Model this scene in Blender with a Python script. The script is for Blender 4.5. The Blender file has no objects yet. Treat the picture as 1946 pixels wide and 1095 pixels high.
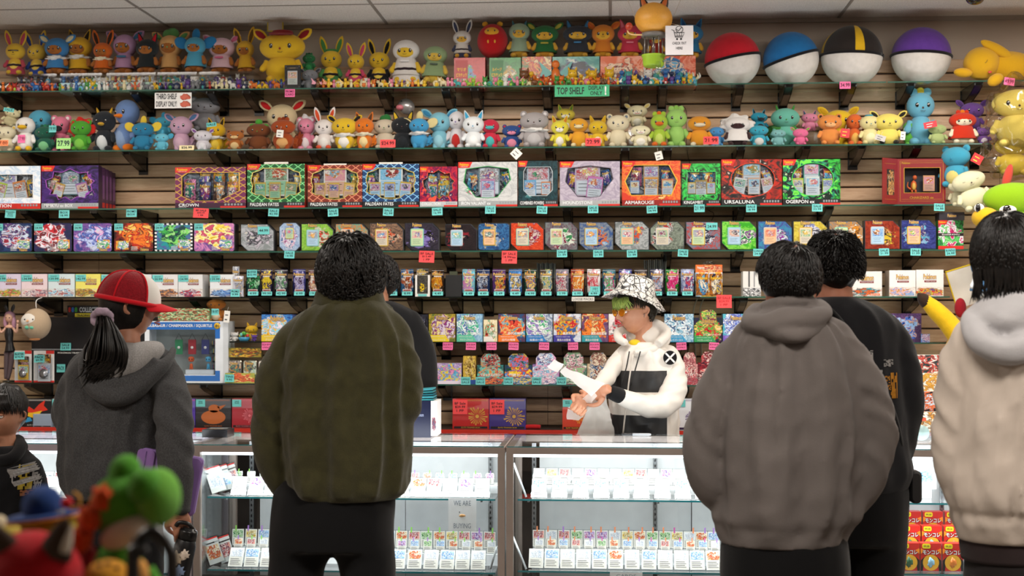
import bpy, math, random, re
from mathutils import Vector, Matrix, noise, Euler
F, YH, XC, EYE = 2700.0, 590.0, 973.0, 1.556      # focal length in pixels of the 1946x1095 frame, horizon row
TH = math.atan(.0702)
CT, ST = math.cos(TH), math.sin(TH)
scene = bpy.context.scene
COL = scene.collection
cam_d = bpy.data.cameras.new('camera')
cam_d.sensor_fit = 'HORIZONTAL'; cam_d.sensor_width = 36.0
cam_d.lens = 36.0 * F / 1946
cam_d.shift_y = (YH - 547.5) / 1946
cam_d.clip_start = .05; cam_d.clip_end = 60
cam_d.dof.use_dof = True; cam_d.dof.focus_distance = 6.0; cam_d.dof.aperture_fstop = 3.6
cam = bpy.data.objects.new('camera', cam_d); COL.objects.link(cam)
cam.location = (0, 0, EYE); cam.rotation_euler = (math.pi / 2, 0, TH)
scene.camera = cam
world = bpy.data.worlds.new('world'); scene.world = world; world.use_nodes = True
world.node_tree.nodes['Background'].inputs[0].default_value = (1.0, .93, .86, 1)
world.node_tree.nodes['Background'].inputs[1].default_value = .07
scene.view_settings.view_transform = 'Standard'; scene.view_settings.look = 'None'
scene.view_settings.gamma = 1; scene.view_settings.use_curve_mapping = False
scene.view_settings.exposure = -0.08
def area(name, loc, rot, sx, sy, power, col=(1, 1, 1), spread=math.pi):
 l = bpy.data.lights.new(name, 'AREA'); l.shape = 'RECTANGLE'; l.size = sx; l.size_y = sy
 l.energy = power; l.color = col; l.spread = spread
 o = bpy.data.objects.new(name, l); COL.objects.link(o)
 o.location = loc; o.rotation_euler = rot
 return o
CEIL = 3.145
PANELS = [(-3.15, 6.25, 36), (-.72, 6.25, 42), (1.72, 6.25, 62), (4.1, 6.25, 56),
          (-3.15, 2.6, 72), (.5, 2.6, 76), (3.5, 2.6, 98)]
for (x, y, pw) in PANELS:
 area('ceiling_lamp_light', (x, y, CEIL - .03), (0, 0, 0), 1.16, .56, pw, (1, .925, .84))
def W(px, py, Y, dz=0.0):
 u = (px - XC) / F; v = (YH - py) / F
 dx = -ST + CT * u; dy = CT + ST * u; t = Y / dy
 return Vector((t * dx, Y, EYE + t * v + dz))
def X(px, Y): return W(px, YH, Y).x
def Z(py, Y, px=973): return W(px, py, Y).z
def MPP(px, Y): return (X(px + 1, Y) - X(px - 1, Y)) / 2
def lin(c):
 if isinstance(c, str):
  c = c.lstrip('#'); c = [int(c[i:i + 2], 16) / 255 for i in (0, 2, 4)]
  c = [x / 12.92 if x <= .04045 else ((x + .055) / 1.055) ** 2.4 for x in c]
 return (c[0], c[1], c[2], 1.0)
MATS = {}
class NT:
 def __init__(s, name):
  s.m = bpy.data.materials.new(name); s.m.use_nodes = True
  s.t = s.m.node_tree; s.b = s.t.nodes['Principled BSDF']; s.out = s.t.nodes['Material Output']
 def n(s, kind, **kw):
  nd = s.t.nodes.new(kind)
  for k, v in kw.items(): setattr(nd, k, v)
  return nd
 def l(s, a, b): s.t.links.new(a, b)
 def ramp(s, fac, stops, mode='LINEAR'):
  r = s.n('ShaderNodeValToRGB'); r.color_ramp.interpolation = mode
  e = r.color_ramp.elements
  e[0].position = stops[0][0]; e[0].color = lin(stops[0][1])
  e[1].position = stops[-1][0]; e[1].color = lin(stops[-1][1])
  for p, c in stops[1:-1]:
   q = e.new(p); q.color = lin(c)
  s.l(fac, r.inputs[0]); return r.outputs[0]
 def mix(s, fac, a, b, blend='MIX'):
  m = s.n('ShaderNodeMix', data_type='RGBA', blend_type=blend)
  for i, v in ((0, fac), (6, a), (7, b)):
   if isinstance(v, (int, float)): m.inputs[i].default_value = v
   elif isinstance(v, (str, tuple)): m.inputs[i].default_value = lin(v)
   else: s.l(v, m.inputs[i])
  return m.outputs[2]
 def math(s, op, a, b=0.0, c=0.0):
  m = s.n('ShaderNodeMath', operation=op)
  for i, v in ((0, a), (1, b), (2, c)):
   if isinstance(v, (int, float)): m.inputs[i].default_value = v
   else: s.l(v, m.inputs[i])
  return m.outputs[0]
 def noise(s, vec, scale, detail=2, dist=0, rough=.5):
  q = s.n('ShaderNodeTexNoise'); q.inputs['Scale'].default_value = scale; q.inputs['Detail'].default_value = detail
  q.inputs['Distortion'].default_value = dist; q.inputs['Roughness'].default_value = rough
  if vec is not None: s.l(vec, q.inputs['Vector'])
  return q.outputs['Fac']
 def coord(s, which='Object', loc=(0, 0, 0), scale=(1, 1, 1)):
  tc = s.n('ShaderNodeTexCoord'); mp = s.n('ShaderNodeMapping')
  mp.inputs['Location'].default_value = loc; mp.inputs['Scale'].default_value = scale
  s.l(tc.outputs[which], mp.inputs['Vector']); return mp.outputs[0]
 def bump(s, h, strength, dist=.002):
  b = s.n('ShaderNodeBump'); b.inputs['Strength'].default_value = strength; b.inputs['Distance'].default_value = dist
  s.l(h, b.inputs['Height']); s.l(b.outputs[0], s.b.inputs['Normal'])
def plain(col, rough=.5, metal=0.0, coat=0.0, emit=0.0, name='painted'):
 k = ('plain', col, rough, metal, coat, emit)
 if k not in MATS:
  t = NT(name); t.b.inputs['Roughness'].default_value = rough; t.b.inputs['Metallic'].default_value = metal
  t.b.inputs['Coat Weight'].default_value = coat
  c = t.noise(t.coord(), 14, 2)
  a = lin(col); f = .93
  d = (a[0] * f, a[1] * f, a[2] * f)
  t.l(t.ramp(c, [(.35, d), (.65, a[:3])]), t.b.inputs['Base Color'])
  if emit:
   t.b.inputs['Emission Color'].default_value = lin(col); t.b.inputs['Emission Strength'].default_value = emit
  MATS[k] = t.m
 return MATS[k]
def plushm(col, fuzz=1.0):
 k = ('plush', col, fuzz)
 if k not in MATS:
  t = NT('plush_fabric'); v = t.coord()
  a = lin(col)[:3]
  n1 = t.noise(v, 35, 3)
  t.l(t.ramp(n1, [(.3, tuple(x * .88 for x in a)), (.7, a)]), t.b.inputs['Base Color'])
  t.b.inputs['Roughness'].default_value = .95
  t.b.inputs['Sheen Weight'].default_value = .15; t.b.inputs['Sheen Roughness'].default_value = .5
  t.b.inputs['Specular IOR Level'].default_value = .15
  t.bump(t.noise(v, 260, 3), .55 * fuzz, .003)
  MATS[k] = t.m
 return MATS[k]
def fabric(col, scale=500, bump=.5, var=.85, vs=9, rough=.95, sheen=.1, melange=0.0):
 k = ('fabric', col, scale, bump, var, melange)
 if k not in MATS:
  t = NT('cloth'); v = t.coord(); a = lin(col)[:3]
  c = t.ramp(t.noise(v, vs, 4), [(.3, tuple(x * var for x in a)), (.7, a)])
  if melange:
   sp = t.noise(t.coord(scale=(1, 1, .45)), 420, 2)
   c = t.mix(t.ramp(sp, [(.4, (0, 0, 0)), (.62, (1, 1, 1))]), c, tuple(min(1, x * (1 + melange)) for x in a))
  t.l(c, t.b.inputs['Base Color'])
  t.b.inputs['Roughness'].default_value = rough; t.b.inputs['Sheen Weight'].default_value = sheen
  t.b.inputs['Specular IOR Level'].default_value = .2
  t.bump(t.noise(v, scale, 3), bump, .002)
  MATS[k] = t.m
 return MATS[k]
def glassm(name='clear_glass', tint='#eef6f2', gloss=.9, rough=.02, ior=1.45, alpha=1.0):
 k = ('glass', name, tint, rough, alpha)
 if k not in MATS:
  t = NT(name)
  tr = t.n('ShaderNodeBsdfTransparent'); tr.inputs[0].default_value = lin(tint)
  gl = t.n('ShaderNodeBsdfGlossy'); gl.inputs['Roughness'].default_value = rough; gl.inputs['Color'].default_value = (gloss, gloss, gloss, 1)
  fr = t.n('ShaderNodeFresnel'); fr.inputs[0].default_value = ior
  mx = t.n('ShaderNodeMixShader'); t.l(t.math('MINIMUM', fr.outputs[0], .42), mx.inputs[0]); t.l(tr.outputs[0], mx.inputs[1]); t.l(gl.outputs[0], mx.inputs[2])
  sh = mx.outputs[0]
  if alpha < 1:
   df = t.n('ShaderNodeBsdfTranslucent'); df.inputs[0].default_value = lin(tint)
   d2 = t.n('ShaderNodeBsdfDiffuse'); d2.inputs[0].default_value = lin(tint)
   m0 = t.n('ShaderNodeMixShader'); t.l(df.outputs[0], m0.inputs[1]); t.l(d2.outputs[0], m0.inputs[2]); m0.inputs[0].default_value = .6
   m2 = t.n('ShaderNodeMixShader'); m2.inputs[0].default_value = 1 - alpha; t.l(sh, m2.inputs[1]); t.l(m0.outputs[0], m2.inputs[2]); sh = m2.outputs[0]
  t.l(sh, t.out.inputs[0]); MATS[k] = t.m
 return MATS[k]
def art(bg1, bg2, f1, f2, f3, seed=0, blob=.34, scale=5.0, rough=.28, foil=0.0):
 """printed abstract artwork on UVs: a swirling ground with a busy coloured mass in the middle"""
 k = ('art', bg1, bg2, f1, f2, f3, seed, blob, scale)
 if k not in MATS:
  t = NT('printed_art'); tc = t.n('ShaderNodeTexCoord'); uv = tc.outputs['UV']
  mp = t.n('ShaderNodeMapping'); mp.inputs['Location'].default_value = (seed * 3.7, seed * 1.9, seed * .7); t.l(uv, mp.inputs[0]); v = mp.outputs[0]
  g = t.ramp(t.noise(v, scale * .7, 3, 1.5), [(.38, bg1), (.5, bg2), (.56, bg1), (.66, bg2)])
  fg = t.ramp(t.noise(v, scale * 1.15, 4, 1.0, .55), [(.30, '#15131c'), (.38, f1), (.44, f1), (.47, f2), (.52, f2), (.535, '#2a2630'), (.56, f3), (.63, f3), (.66, '#d9d4c8'), (.70, f1)])
  sub = t.n('ShaderNodeVectorMath', operation='SUBTRACT'); t.l(uv, sub.inputs[0])
  r = random.Random(seed); sub.inputs[1].default_value = (.5 + r.uniform(-.12, .12), .5 + r.uniform(-.08, .08), 0)
  ln = t.n('ShaderNodeVectorMath', operation='LENGTH'); t.l(sub.outputs[0], ln.inputs[0])
  d = t.math('ADD', ln.outputs['Value'], t.math('MULTIPLY', t.math('SUBTRACT', t.noise(v, scale * .8, 3), .5), .9))
  mask = t.ramp(d, [(blob, (1, 1, 1)), (blob + .06, (0, 0, 0))])
  c = t.mix(mask, g, fg)
  t.l(c, t.b.inputs['Base Color'])
  t.b.inputs['Roughness'].default_value = rough
  if foil: t.b.inputs['Metallic'].default_value = foil
  MATS[k] = t.m
 return MATS[k]
def pattern(kind, c1, c2, seed=0):
 """small printed repeats: foil diamonds, checks, rays"""
 k = ('pat', kind, c1, c2)
 if k not in MATS:
  t = NT('printed_pattern'); tc = t.n('ShaderNodeTexCoord')
  if kind == 'checks':
   q = t.n('ShaderNodeTexChecker'); q.inputs['Scale'].default_value = 16; t.l(tc.outputs['UV'], q.inputs[0]); f = q.outputs['Fac']
  elif kind == 'diamonds':
   q = t.n('ShaderNodeTexVoronoi'); q.feature = 'DISTANCE_TO_EDGE'; q.inputs['Scale'].default_value = 9; q.inputs['Randomness'].default_value = .25
   mp = t.n('ShaderNodeMapping'); mp.inputs['Rotation'].default_value = (0, 0, .785); t.l(tc.outputs['UV'], mp.inputs[0]); t.l(mp.outputs[0], q.inputs['Vector'])
   f = t.math('LESS_THAN', q.outputs['Distance'], .07)
  elif kind == 'manga':
   q = t.n('ShaderNodeTexVoronoi'); q.inputs['Scale'].default_value = 26; q.distance = 'CHEBYCHEV'; t.l(tc.outputs['Object'], q.inputs['Vector'])
   q2 = t.n('ShaderNodeTexVoronoi'); q2.feature = 'DISTANCE_TO_EDGE'; q2.distance = 'EUCLIDEAN'; q2.inputs['Scale'].default_value = 26; t.l(tc.outputs['Object'], q2.inputs['Vector'])
   n = t.noise(tc.outputs['Object'], 75, 4, 1.5)
   f = t.math('MAXIMUM', t.math('GREATER_THAN', n, .565), t.math('LESS_THAN', q2.outputs['Distance'], .05))
  else:
   q = t.n('ShaderNodeTexWave'); q.inputs['Scale'].default_value = 4; q.inputs['Distortion'].default_value = 9; t.l(tc.outputs['UV'], q.inputs[0]); f = t.math('GREATER_THAN', q.outputs['Fac'], .72)
  t.l(t.mix(f, c2, c1) if kind == 'diamonds' else t.mix(f, c1, c2), t.b.inputs['Base Color']); t.b.inputs['Roughness'].default_value = .35
  MATS[k] = t.m
 return MATS[k]
def sgn(x): return -1.0 if x < 0 else 1.0
TXT = {}
def text_data(s, bold=0.0, cjk=False):
 k = (s, bold)
 if k not in TXT:
  c = bpy.data.curves.new('t', 'FONT'); c.body = s; c.size = 1; c.offset = bold; c.resolution_u = 2; c.fill_mode = 'FRONT'
  o = bpy.data.objects.new('t', c); COL.objects.link(o)
  dg = bpy.context.evaluated_depsgraph_get(); dg.update()
  me = o.evaluated_get(dg).to_mesh()
  vs = [v.co.copy() for v in me.vertices]; fs = [tuple(p.vertices) for p in me.polygons]
  o.evaluated_get(dg).to_mesh_clear(); bpy.data.objects.remove(o); bpy.data.curves.remove(c)
  if vs:
   x0 = min(v.x for v in vs); x1 = max(v.x for v in vs); y0 = min(v.y for v in vs); y1 = max(v.y for v in vs)
  else: x0 = x1 = y0 = y1 = 0
  TXT[k] = (vs, fs, x0, x1, y0, y1)
 return TXT[k]
class MB:
 def __init__(s): s.v = []; s.f = []; s.mi = []; s.sm = []; s.uv = []; s.mats = []; s.M = Matrix.Identity(4)
 def mid(s, m):
  if m not in s.mats: s.mats.append(m)
  return s.mats.index(m)
 def add(s, vs, fs, m, smooth=False, uvs=None, M=None):
  b = len(s.v); T = s.M @ M if M is not None else s.M
  s.v += [T @ Vector(p) for p in vs]; i = s.mid(m)
  for k, f in enumerate(fs):
   s.f.append(tuple(b + q for q in f)); s.mi.append(i); s.sm.append(smooth)
   s.uv.append(uvs[k] if uvs else None)
  return s
 def quad(s, a, b, c, d, m):   # with a 0..1 uv
  return s.add([a, b, c, d], [(0, 1, 2, 3)], m, False, [((0, 0), (1, 0), (1, 1), (0, 1))])
 def box(s, x0, x1, y0, y1, z0, z1, m, front=None, M=None):
  v = [(x0, y0, z0), (x1, y0, z0), (x1, y1, z0), (x0, y1, z0), (x0, y0, z1), (x1, y0, z1), (x1, y1, z1), (x0, y1, z1)]
  u = ((0, 0), (1, 0), (1, 1), (0, 1))
  s.add(v, [(3, 2, 1, 0), (4, 5, 6, 7), (1, 2, 6, 5), (2, 3, 7, 6), (3, 0, 4, 7)], m, False, [u] * 5, M)
  return s.add([v[0], v[1], v[5], v[4]], [(0, 1, 2, 3)], front or m, False, [u], M)
 def bevbox(s, x0, x1, y0, y1, z0, z1, r, m, M=None, n=3):
  """box with rounded vertical-plane outline (corners seen from the front), extruded in y with a soft edge"""
  out = rrect(x0, x1, z0, z1, r, n); return s.prism(out, y0, y1, m, M=M, edge=min(r, .4 * (y1 - y0)) * .5)
 def prism(s, poly, y0, y1, m, M=None, edge=0.0, side=None, uvface=True):
  """poly: (x, z) points anticlockwise seen from the front (-y)"""
  n = len(poly); xs = [p[0] for p in poly]; zs = [p[1] for p in poly]
  w = max(xs) - min(xs) or 1; h = max(zs) - min(zs) or 1; cx = sum(xs) / n; cz = sum(zs) / n
  def uvp(p): return ((p[0] - min(xs)) / w, (p[1] - min(zs)) / h)
  e = edge; kx = (w - 2 * e) / w; kz = (h - 2 * e) / h
  inn = [(min(xs) + w / 2 + (p[0] - min(xs) - w / 2) * kx, min(zs) + h / 2 + (p[1] - min(zs) - h / 2) * kz) for p in poly]
  if e:
   v = [(p[0], y0, p[1]) for p in inn] + [(p[0], y0 + e, p[1]) for p in poly] + [(p[0], y1, p[1]) for p in poly]
   rings = 3
  else:
   v = [(p[0], y0, p[1]) for p in poly] + [(p[0], y1, p[1]) for p in poly]; rings = 2
  s.add(v, [tuple(range(n))], m, False, [tuple(uvp(p) for p in poly)], M)
  fs = []
  for r in range(rings - 1):
   for i in range(n):
    j = (i + 1) % n; fs.append((r * n + i, (r + 1) * n + i, (r + 1) * n + j, r * n + j))
  fs.append(tuple(reversed(range((rings - 1) * n, rings * n))))
  return s.add(v, fs, side or m, False, None, M)
 def ell(s, c, r, m, n=20, k=14, M=None, pw=1.0, smooth=True, warp=0.0):
  vs = []; fs = []
  for j in range(k + 1):
   a = math.pi * j / k - math.pi / 2; ca, sa = math.cos(a), math.sin(a)
   for i in range(n):
    b = 2 * math.pi * i / n; x, y, z = ca * math.cos(b), ca * math.sin(b), sa
    if pw != 1: x, y, z = sgn(x) * abs(x) ** pw, sgn(y) * abs(y) ** pw, sgn(z) * abs(z) ** pw
    q = 1 + (warp * noise.noise((x * 2.3 + c[0] * 9, y * 2.3, z * 2.3)) if warp else 0)
    vs.append((c[0] + r[0] * x * q, c[1] + r[1] * y * q, c[2] + r[2] * z * q))
  for j in range(k):
   for i in range(n):
    i2 = (i + 1) % n; fs.append((j * n + i, j * n + i2, (j + 1) * n + i2, (j + 1) * n + i))
  return s.add(vs, fs, m, smooth, None, M)
 def lathe(s, prof, m, n=24, M=None, smooth=True, c=(0, 0, 0)):
  vs = []; fs = []
  for (r, z) in prof:
   for i in range(n):
    b = 2 * math.pi * i / n; vs.append((c[0] + r * math.cos(b), c[1] + r * math.sin(b), c[2] + z))
  for j in range(len(prof) - 1):
   for i in range(n):
    i2 = (i + 1) % n; fs.append((j * n + i, j * n + i2, (j + 1) * n + i2, (j + 1) * n + i))
  fs.append(tuple(reversed(range(n)))); fs.append(tuple(range((len(prof) - 1) * n, len(prof) * n)))
  return s.add(vs, fs, m, smooth, None, M)
 def tube(s, pts, rad, m, n=10, smooth=True, sub=4, flat=1.0, fold=None, M=None, up=None):
  P = [Vector(p) for p in pts]
  R = list(rad) if isinstance(rad, (list, tuple)) else [rad] * len(P)
  if len(P) > 2 and sub > 1: P, R = cr(P, R, sub)
  vs = []; fs = []; t0 = (P[1] - P[0]).normalized()
  nx = t0.orthogonal().normalized() if up is None else (Vector(up) - t0 * t0.dot(Vector(up))).normalized()
  for i, p in enumerate(P):
   t = (P[min(i + 1, len(P) - 1)] - P[max(i - 1, 0)]).normalized()
   nx = (nx - t * nx.dot(t)).normalized(); ny = t.cross(nx)
   for k in range(n):
    a = 2 * math.pi * k / n; d = nx * math.cos(a) + ny * math.sin(a) * flat
    rr = R[i] + (fold(i / (len(P) - 1), a, p) if fold else 0)
    vs.append(tuple(p + d * rr))
  for i in range(len(P) - 1):
   for k in range(n):
    k2 = (k + 1) % n; fs.append((i * n + k, i * n + k2, (i + 1) * n + k2, (i + 1) * n + k))
  fs.append(tuple(reversed(range(n)))); fs.append(tuple(range((len(P) - 1) * n, len(P) * n)))
  return s.add(vs, fs, m, smooth, None, M)
 def text(s, st, cx, cz, w, h, m, y, bold=0.0, M=None, align='c', keep=True):
  """lettering fitted in w x h, standing in the x-z plane at depth y and facing -y"""
  vs, fs, x0, x1, y0, y1 = text_data(st, bold)
  if not vs: return s
  sx = w / (x1 - x0); sz = h / (y1 - y0)
  if keep: sx = min(sx, sz * 1.25); sz = min(sz, sx * 1.8)
  ox = cx - sx * (x0 + x1) / 2 if align == 'c' else cx - sx * x0
  oz = cz - sz * (y0 + y1) / 2
  return s.add([(ox + v.x * sx, y, oz + v.y * sz) for v in vs], fs, m, False, None, M)
 def build(s, name, parent=None, loc=(0, 0, 0), mods=None):
  me = bpy.data.meshes.new(name); me.from_pydata([tuple(v) for v in s.v], [], s.f)
  for m in s.mats: me.materials.append(m)
  me.polygons.foreach_set('material_index', s.mi); me.polygons.foreach_set('use_smooth', s.sm)
  if any(u is not None for u in s.uv):
   ul = me.uv_layers.new(name='uv').data
   for p, u in zip(me.polygons, s.uv):
    if u is not None:
     for li, q in zip(p.loop_indices, u): ul[li].uv = q
  me.update()
  o = bpy.data.objects.new(name, me); COL.objects.link(o); o.location = loc
  if parent: o.parent = parent
  if mods:
   for kind, kw in mods:
    md = o.modifiers.new(kind.lower(), kind)
    for k, v in kw.items(): setattr(md, k, v)
  return o
def cr(P, R, sub):
 """Catmull-Rom through the points"""
 Q = []; S = []; n = len(P)
 for i in range(n - 1):
  p0, p1, p2, p3 = P[max(i - 1, 0)], P[i], P[i + 1], P[min(i + 2, n - 1)]
  r0, r1, r2, r3 = R[max(i - 1, 0)], R[i], R[i + 1], R[min(i + 2, n - 1)]
  for k in range(sub):
   t = k / sub; a = -.5 * t ** 3 + t * t - .5 * t; b = 1.5 * t ** 3 - 2.5 * t * t + 1; c = -1.5 * t ** 3 + 2 * t * t + .5 * t; d = .5 * t ** 3 - .5 * t * t
   Q.append(p0 * a + p1 * b + p2 * c + p3 * d); S.append(r0 * a + r1 * b + r2 * c + r3 * d)
 Q.append(P[-1]); S.append(R[-1]); return Q, S
def rrect(x0, x1, z0, z1, r, n=4):
 out = []
 for (cx, cz, a0) in ((x1 - r, z0 + r, -90), (x1 - r, z1 - r, 0), (x0 + r, z1 - r, 90), (x0 + r, z0 + r, 180)):
  for i in range(n + 1):
   a = math.radians(a0 + 90 * i / n); out.append((cx + r * math.cos(a), cz + r * math.sin(a)))
 return out
def scale_poly(pts, x0, x1, z0, z1):
 return [(x0 + (x1 - x0) * u, z0 + (z1 - z0) * v) for u, v in pts]
def tag(o, label, cat, group=None):
 o['label'] = label; o['category'] = cat
 if group: o['group'] = group
 return o
def thing(name, label, cat, loc=(0, 0, 0), rot=(0, 0, 0), group=None):
 o = bpy.data.objects.new(name, None); o.empty_display_size = .05; COL.objects.link(o)
 o.location = loc; o.rotation_euler = rot
 return tag(o, label, cat, group)
def struct(o): o['kind'] = 'structure'; return o
def RX(a): return Matrix.Rotation(a, 4, 'X')
def RY(a): return Matrix.Rotation(a, 4, 'Y')
def RZ(a): return Matrix.Rotation(a, 4, 'Z')
def T(x, y, z): return Matrix.Translation((x, y, z))
D, SF = 7.8, 7.5                   # wall face, front edge of the wall shelves
def woodm():
 t = NT('maple_laminate'); v = t.coord(scale=(1.3, 1, 14)); w = t.coord(loc=(3, 1, 5), scale=(.5, 1, 3))
 n = t.noise(v, 5, 6, 1.2, .6); n2 = t.noise(w, 3, 3)
 c = t.ramp(n, [(.3, '#b48f6e'), (.5, '#c6a382'), (.72, '#d2b292')])
 c = t.mix(t.math('MULTIPLY', n2, .35), c, '#b08c6c')
 t.l(c, t.b.inputs['Base Color']); t.b.inputs['Roughness'].default_value = .42
 t.bump(n, .08, .001); return t.m
WOOD = woodm()
GROOVE = plain('#3a2a20', .6, name='slat_groove')
def wallpaint():
 t = NT('painted_wall'); v = t.coord()
 t.l(t.ramp(t.noise(v, 3, 3), [(.3, '#a99a8d'), (.7, '#b1a294')]), t.b.inputs['Base Color'])
 t.b.inputs['Roughness'].default_value = .85; t.bump(t.noise(v, 220, 2), .15, .001); return t.m
def tilem():
 t = NT('ceiling_tile'); v = t.coord()
 t.l(t.ramp(t.noise(v, 160, 3), [(.35, '#c9c1b9'), (.6, '#e0d8d0')]), t.b.inputs['Base Color'])
 t.b.inputs['Roughness'].default_value = .95; t.bump(t.noise(v, 240, 4), .5, .002); return t.m
def carpetm():
 t = NT('carpet'); v = t.coord()
 t.l(t.ramp(t.noise(v, 90, 4), [(.3, '#5f5a55'), (.7, '#7d7770')]), t.b.inputs['Base Color'])
 t.b.inputs['Roughness'].default_value = .95; t.bump(t.noise(v, 300, 2), .6, .003); return t.m
PAINT = wallpaint()
XL, XR, YB = -4.6, 5.4, -1.6
m = MB(); m.box(XL, XR, YB, D + .12, -.08, 0, carpetm()); struct(m.build('floor'))
m = MB(); m.box(XL, XR, YB, D + .12, CEIL, CEIL + .06, tilem()); struct(m.build('ceiling'))
m = MB(); m.box(XL, XR, D + .03, D + .15, 0, CEIL, PAINT); struct(m.build('wall_back'))
m = MB(); m.box(XL - .1, XL, YB, D + .15, 0, CEIL, PAINT); struct(m.build('wall_left'))
m = MB(); m.box(XR, XR + .1, YB, D + .15, 0, CEIL, PAINT); struct(m.build('wall_right'))
m = MB(); m.box(XL, XR, YB - .1, YB, 0, CEIL, PAINT); struct(m.build('wall_front'))
GR = plain('#8d857d', .5, name='grid_paint')
m = MB(); xw = X(735, D)
for k in range(-4, 5):
 x = xw + k * 1.235
 if XL < x < XR: m.box(x - .008, x + .008, YB, D + .03, CEIL - .003, CEIL, GR)
for k in range(0, 15):
 y = 7.3 - k * .615
 if y > YB: m.box(XL, XR, y - .007, y + .007, CEIL - .002, CEIL, GR)
m.box(XL, XR, D + .012, D + .03, CEIL - .022, CEIL, plain('#9b9188', .5))
struct(m.build('trim_1'))
ztop = Z(113, D, 1800); xs = X(188, D)
P0 = .0766
seams = [XL, xs, X(1041, D), X(1900, D), XR]
for a, b in zip(seams[:-1], seams[1:]):
 m = MB(); z = ztop
 m.box(a, b, D + .018, D + .03, .1, ztop, GROOVE)
 while z > .2:
  lo = z - P0 + .0085
  pr = [(D, z - .004), (D + .004, z), (D + .018, z), (D + .018, lo), (D + .004, lo), (D, lo + .004)]
  vs = [(a + .0012, p[0], p[1]) for p in pr] + [(b - .0012, p[0], p[1]) for p in pr]
  n = len(pr); m.add(vs, [(i, (i + 1) % n, n + (i + 1) % n, n + i) for i in range(n)], WOOD)
  z -= P0
 o = struct(m.build('wall_panel'))
ORD_ = ['over the wall shelves above the red cap', 'over the wall shelves above the olive fleece', 'over the wall shelves above the clerk', 'over the wall shelves above the pale jacket', 'over the near floor by the display stand', 'over the near floor in the middle', 'over the near floor by the far side wall']
for (x, y, pw) in PANELS:
 r = thing('ceiling_light', f'recessed ceiling light panel, {ORD_[PANELS.index((x, y, pw))]}', 'ceiling light', (x, y, CEIL - .022), group='ceiling light panels')
 m = MB(); fm = plain('#d8d6d0', .4)
 for q in ((-.61, -.58, -.305, .305), (.58, .61, -.305, .305), (-.58, .58, -.305, -.28), (-.58, .58, .28, .305)): m.box(*q, 0, .02, fm)
 m.build('frame', r)
 m = MB(); m.box(-.58, .58, -.28, .28, .006, .012, plain('#fff2e0', .5, emit=2.0)); m.build('diffuser', r)
c = W(1853, 4, 7.15); r = thing('security_camera', 'white dome security camera with dark bubble on the ceiling', 'camera', (c.x, 7.15, CEIL))
wh = plain('#cfc9c2', .35)
m = MB(); m.lathe([(.0, 0), (.062, 0), (.064, -.012), (.058, -.04), (.05, -.046), (.0, -.046)], wh, 32); m.build('housing', r)
m = MB(); m.ell((0, 0, -.046), (.046, .046, .036), plain('#0b0b0d', .06, coat=1.0), 28, 18); m.build('dome', r)
m = MB(); m.ell((-.01, -.036, -.062), (.012, .008, .01), plain('#2f3038', .1), 12, 8); m.build('lens', r)
GL = glassm('shelf_glass', '#eef8f3', .9); GE = plain('#2f5a4c', .12, coat=.6, name='glass_edge')
BLK = plain('#0a0a0b', .22, name='black_bracket'); CLR = glassm('clear_plastic', '#f4f7f8', .9, .05)
SH = {1: 163.0, 2: 279.5, 3: 392.5, 4: 476.5, 5: 564.0, 6: 650.0, 7: 731.0, 8: 816.0}
SZ = {k: Z(v, SF) for k, v in SH.items()}
GT = .006
def shelf(k, x0, x1, where, back=D - .005, dark=False):
 r = thing('glass_shelf', f'long green-edged glass shelf {where}', 'shelf', (0, 0, SZ[k]), group='glass wall shelves')
 m = MB(); a, b = X(x0, SF), X(x1, SF)
 m.box(a, b, SF, back, -GT, 0, GL); m.build('pane', r)
 m = MB(); m.box(a, b, SF - .0012, SF - .0002, -GT - .0005, .0005, GE if not dark else plain('#101613', .2)); m.build('edge', r)
shelf(1, -70, 700, 'at the top, under the hooded plush toys')
shelf(1, 702, 1322, 'at the top, under the tiny figures and card boxes')
shelf(1, 1326, 1684, 'at the top, under the red, blue and yellow ball cushions')
shelf(1, 1687, 1946, 'at the top, under the purple ball cushion')
NMS = {2: 'full of plush toys', 3: 'carrying the large window boxes', 4: 'carrying the card tins and lunch-box tins'}
for k, cuts in ((2, (-70, 480, 1290, 1880)), (3, (-70, 640, 1305, 1890)), (4, (-70, 700, 1400, 1840)), ):
 for i in range(3):
  shelf(k, cuts[i] + 1, cuts[i + 1], NMS[k] + (', end by the penguin toys' if k == 2 else ', end by the wall seam') * (i == 0) + ', middle stretch' * (i == 1) + ', end by the bagged plush' * (i == 2))
shelf(5, -70, 455, 'under the white booster boxes behind the red cap', dark=True)
shelf(5, 457, 1330, 'holding the rows of booster packs', dark=True); shelf(5, 1332, 1805, 'holding three white booster boxes')
shelf(6, 436, 560, 'holding small toys beside the green fleece jacket', dark=True); shelf(6, 780, 1430, 'under the row of foreign booster boxes with pink notes', dark=True)
shelf(6, 1600, 1800, 'under the purple-blue booster box'); shelf(7, -70, 500, 'under the blister packs and framed toy box', dark=True)
shelf(7, 780, 1180, 'under the pop-up booster boxes'); shelf(7, 1182, 1800, 'under the pink pop-up boxes behind the clerk')
m = MB(); m.box(XL, X(1830, SF), SF, D - .003, SZ[8] - .02, SZ[8] - .0035, plain('#2a1d18', .6)); m.box(XL, X(1830, SF), SF - .006, SF, SZ[8] - .026, SZ[8] - .003, plain('#c8301f', .35))
m.box(XL, X(1830, SF), D - .06, D - .003, 0, SZ[8] - .02, plain('#1d1714', .7))
tag(m.build('base_ledge'), 'dark ledge with a red front strip under the slat wall', 'ledge')
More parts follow.
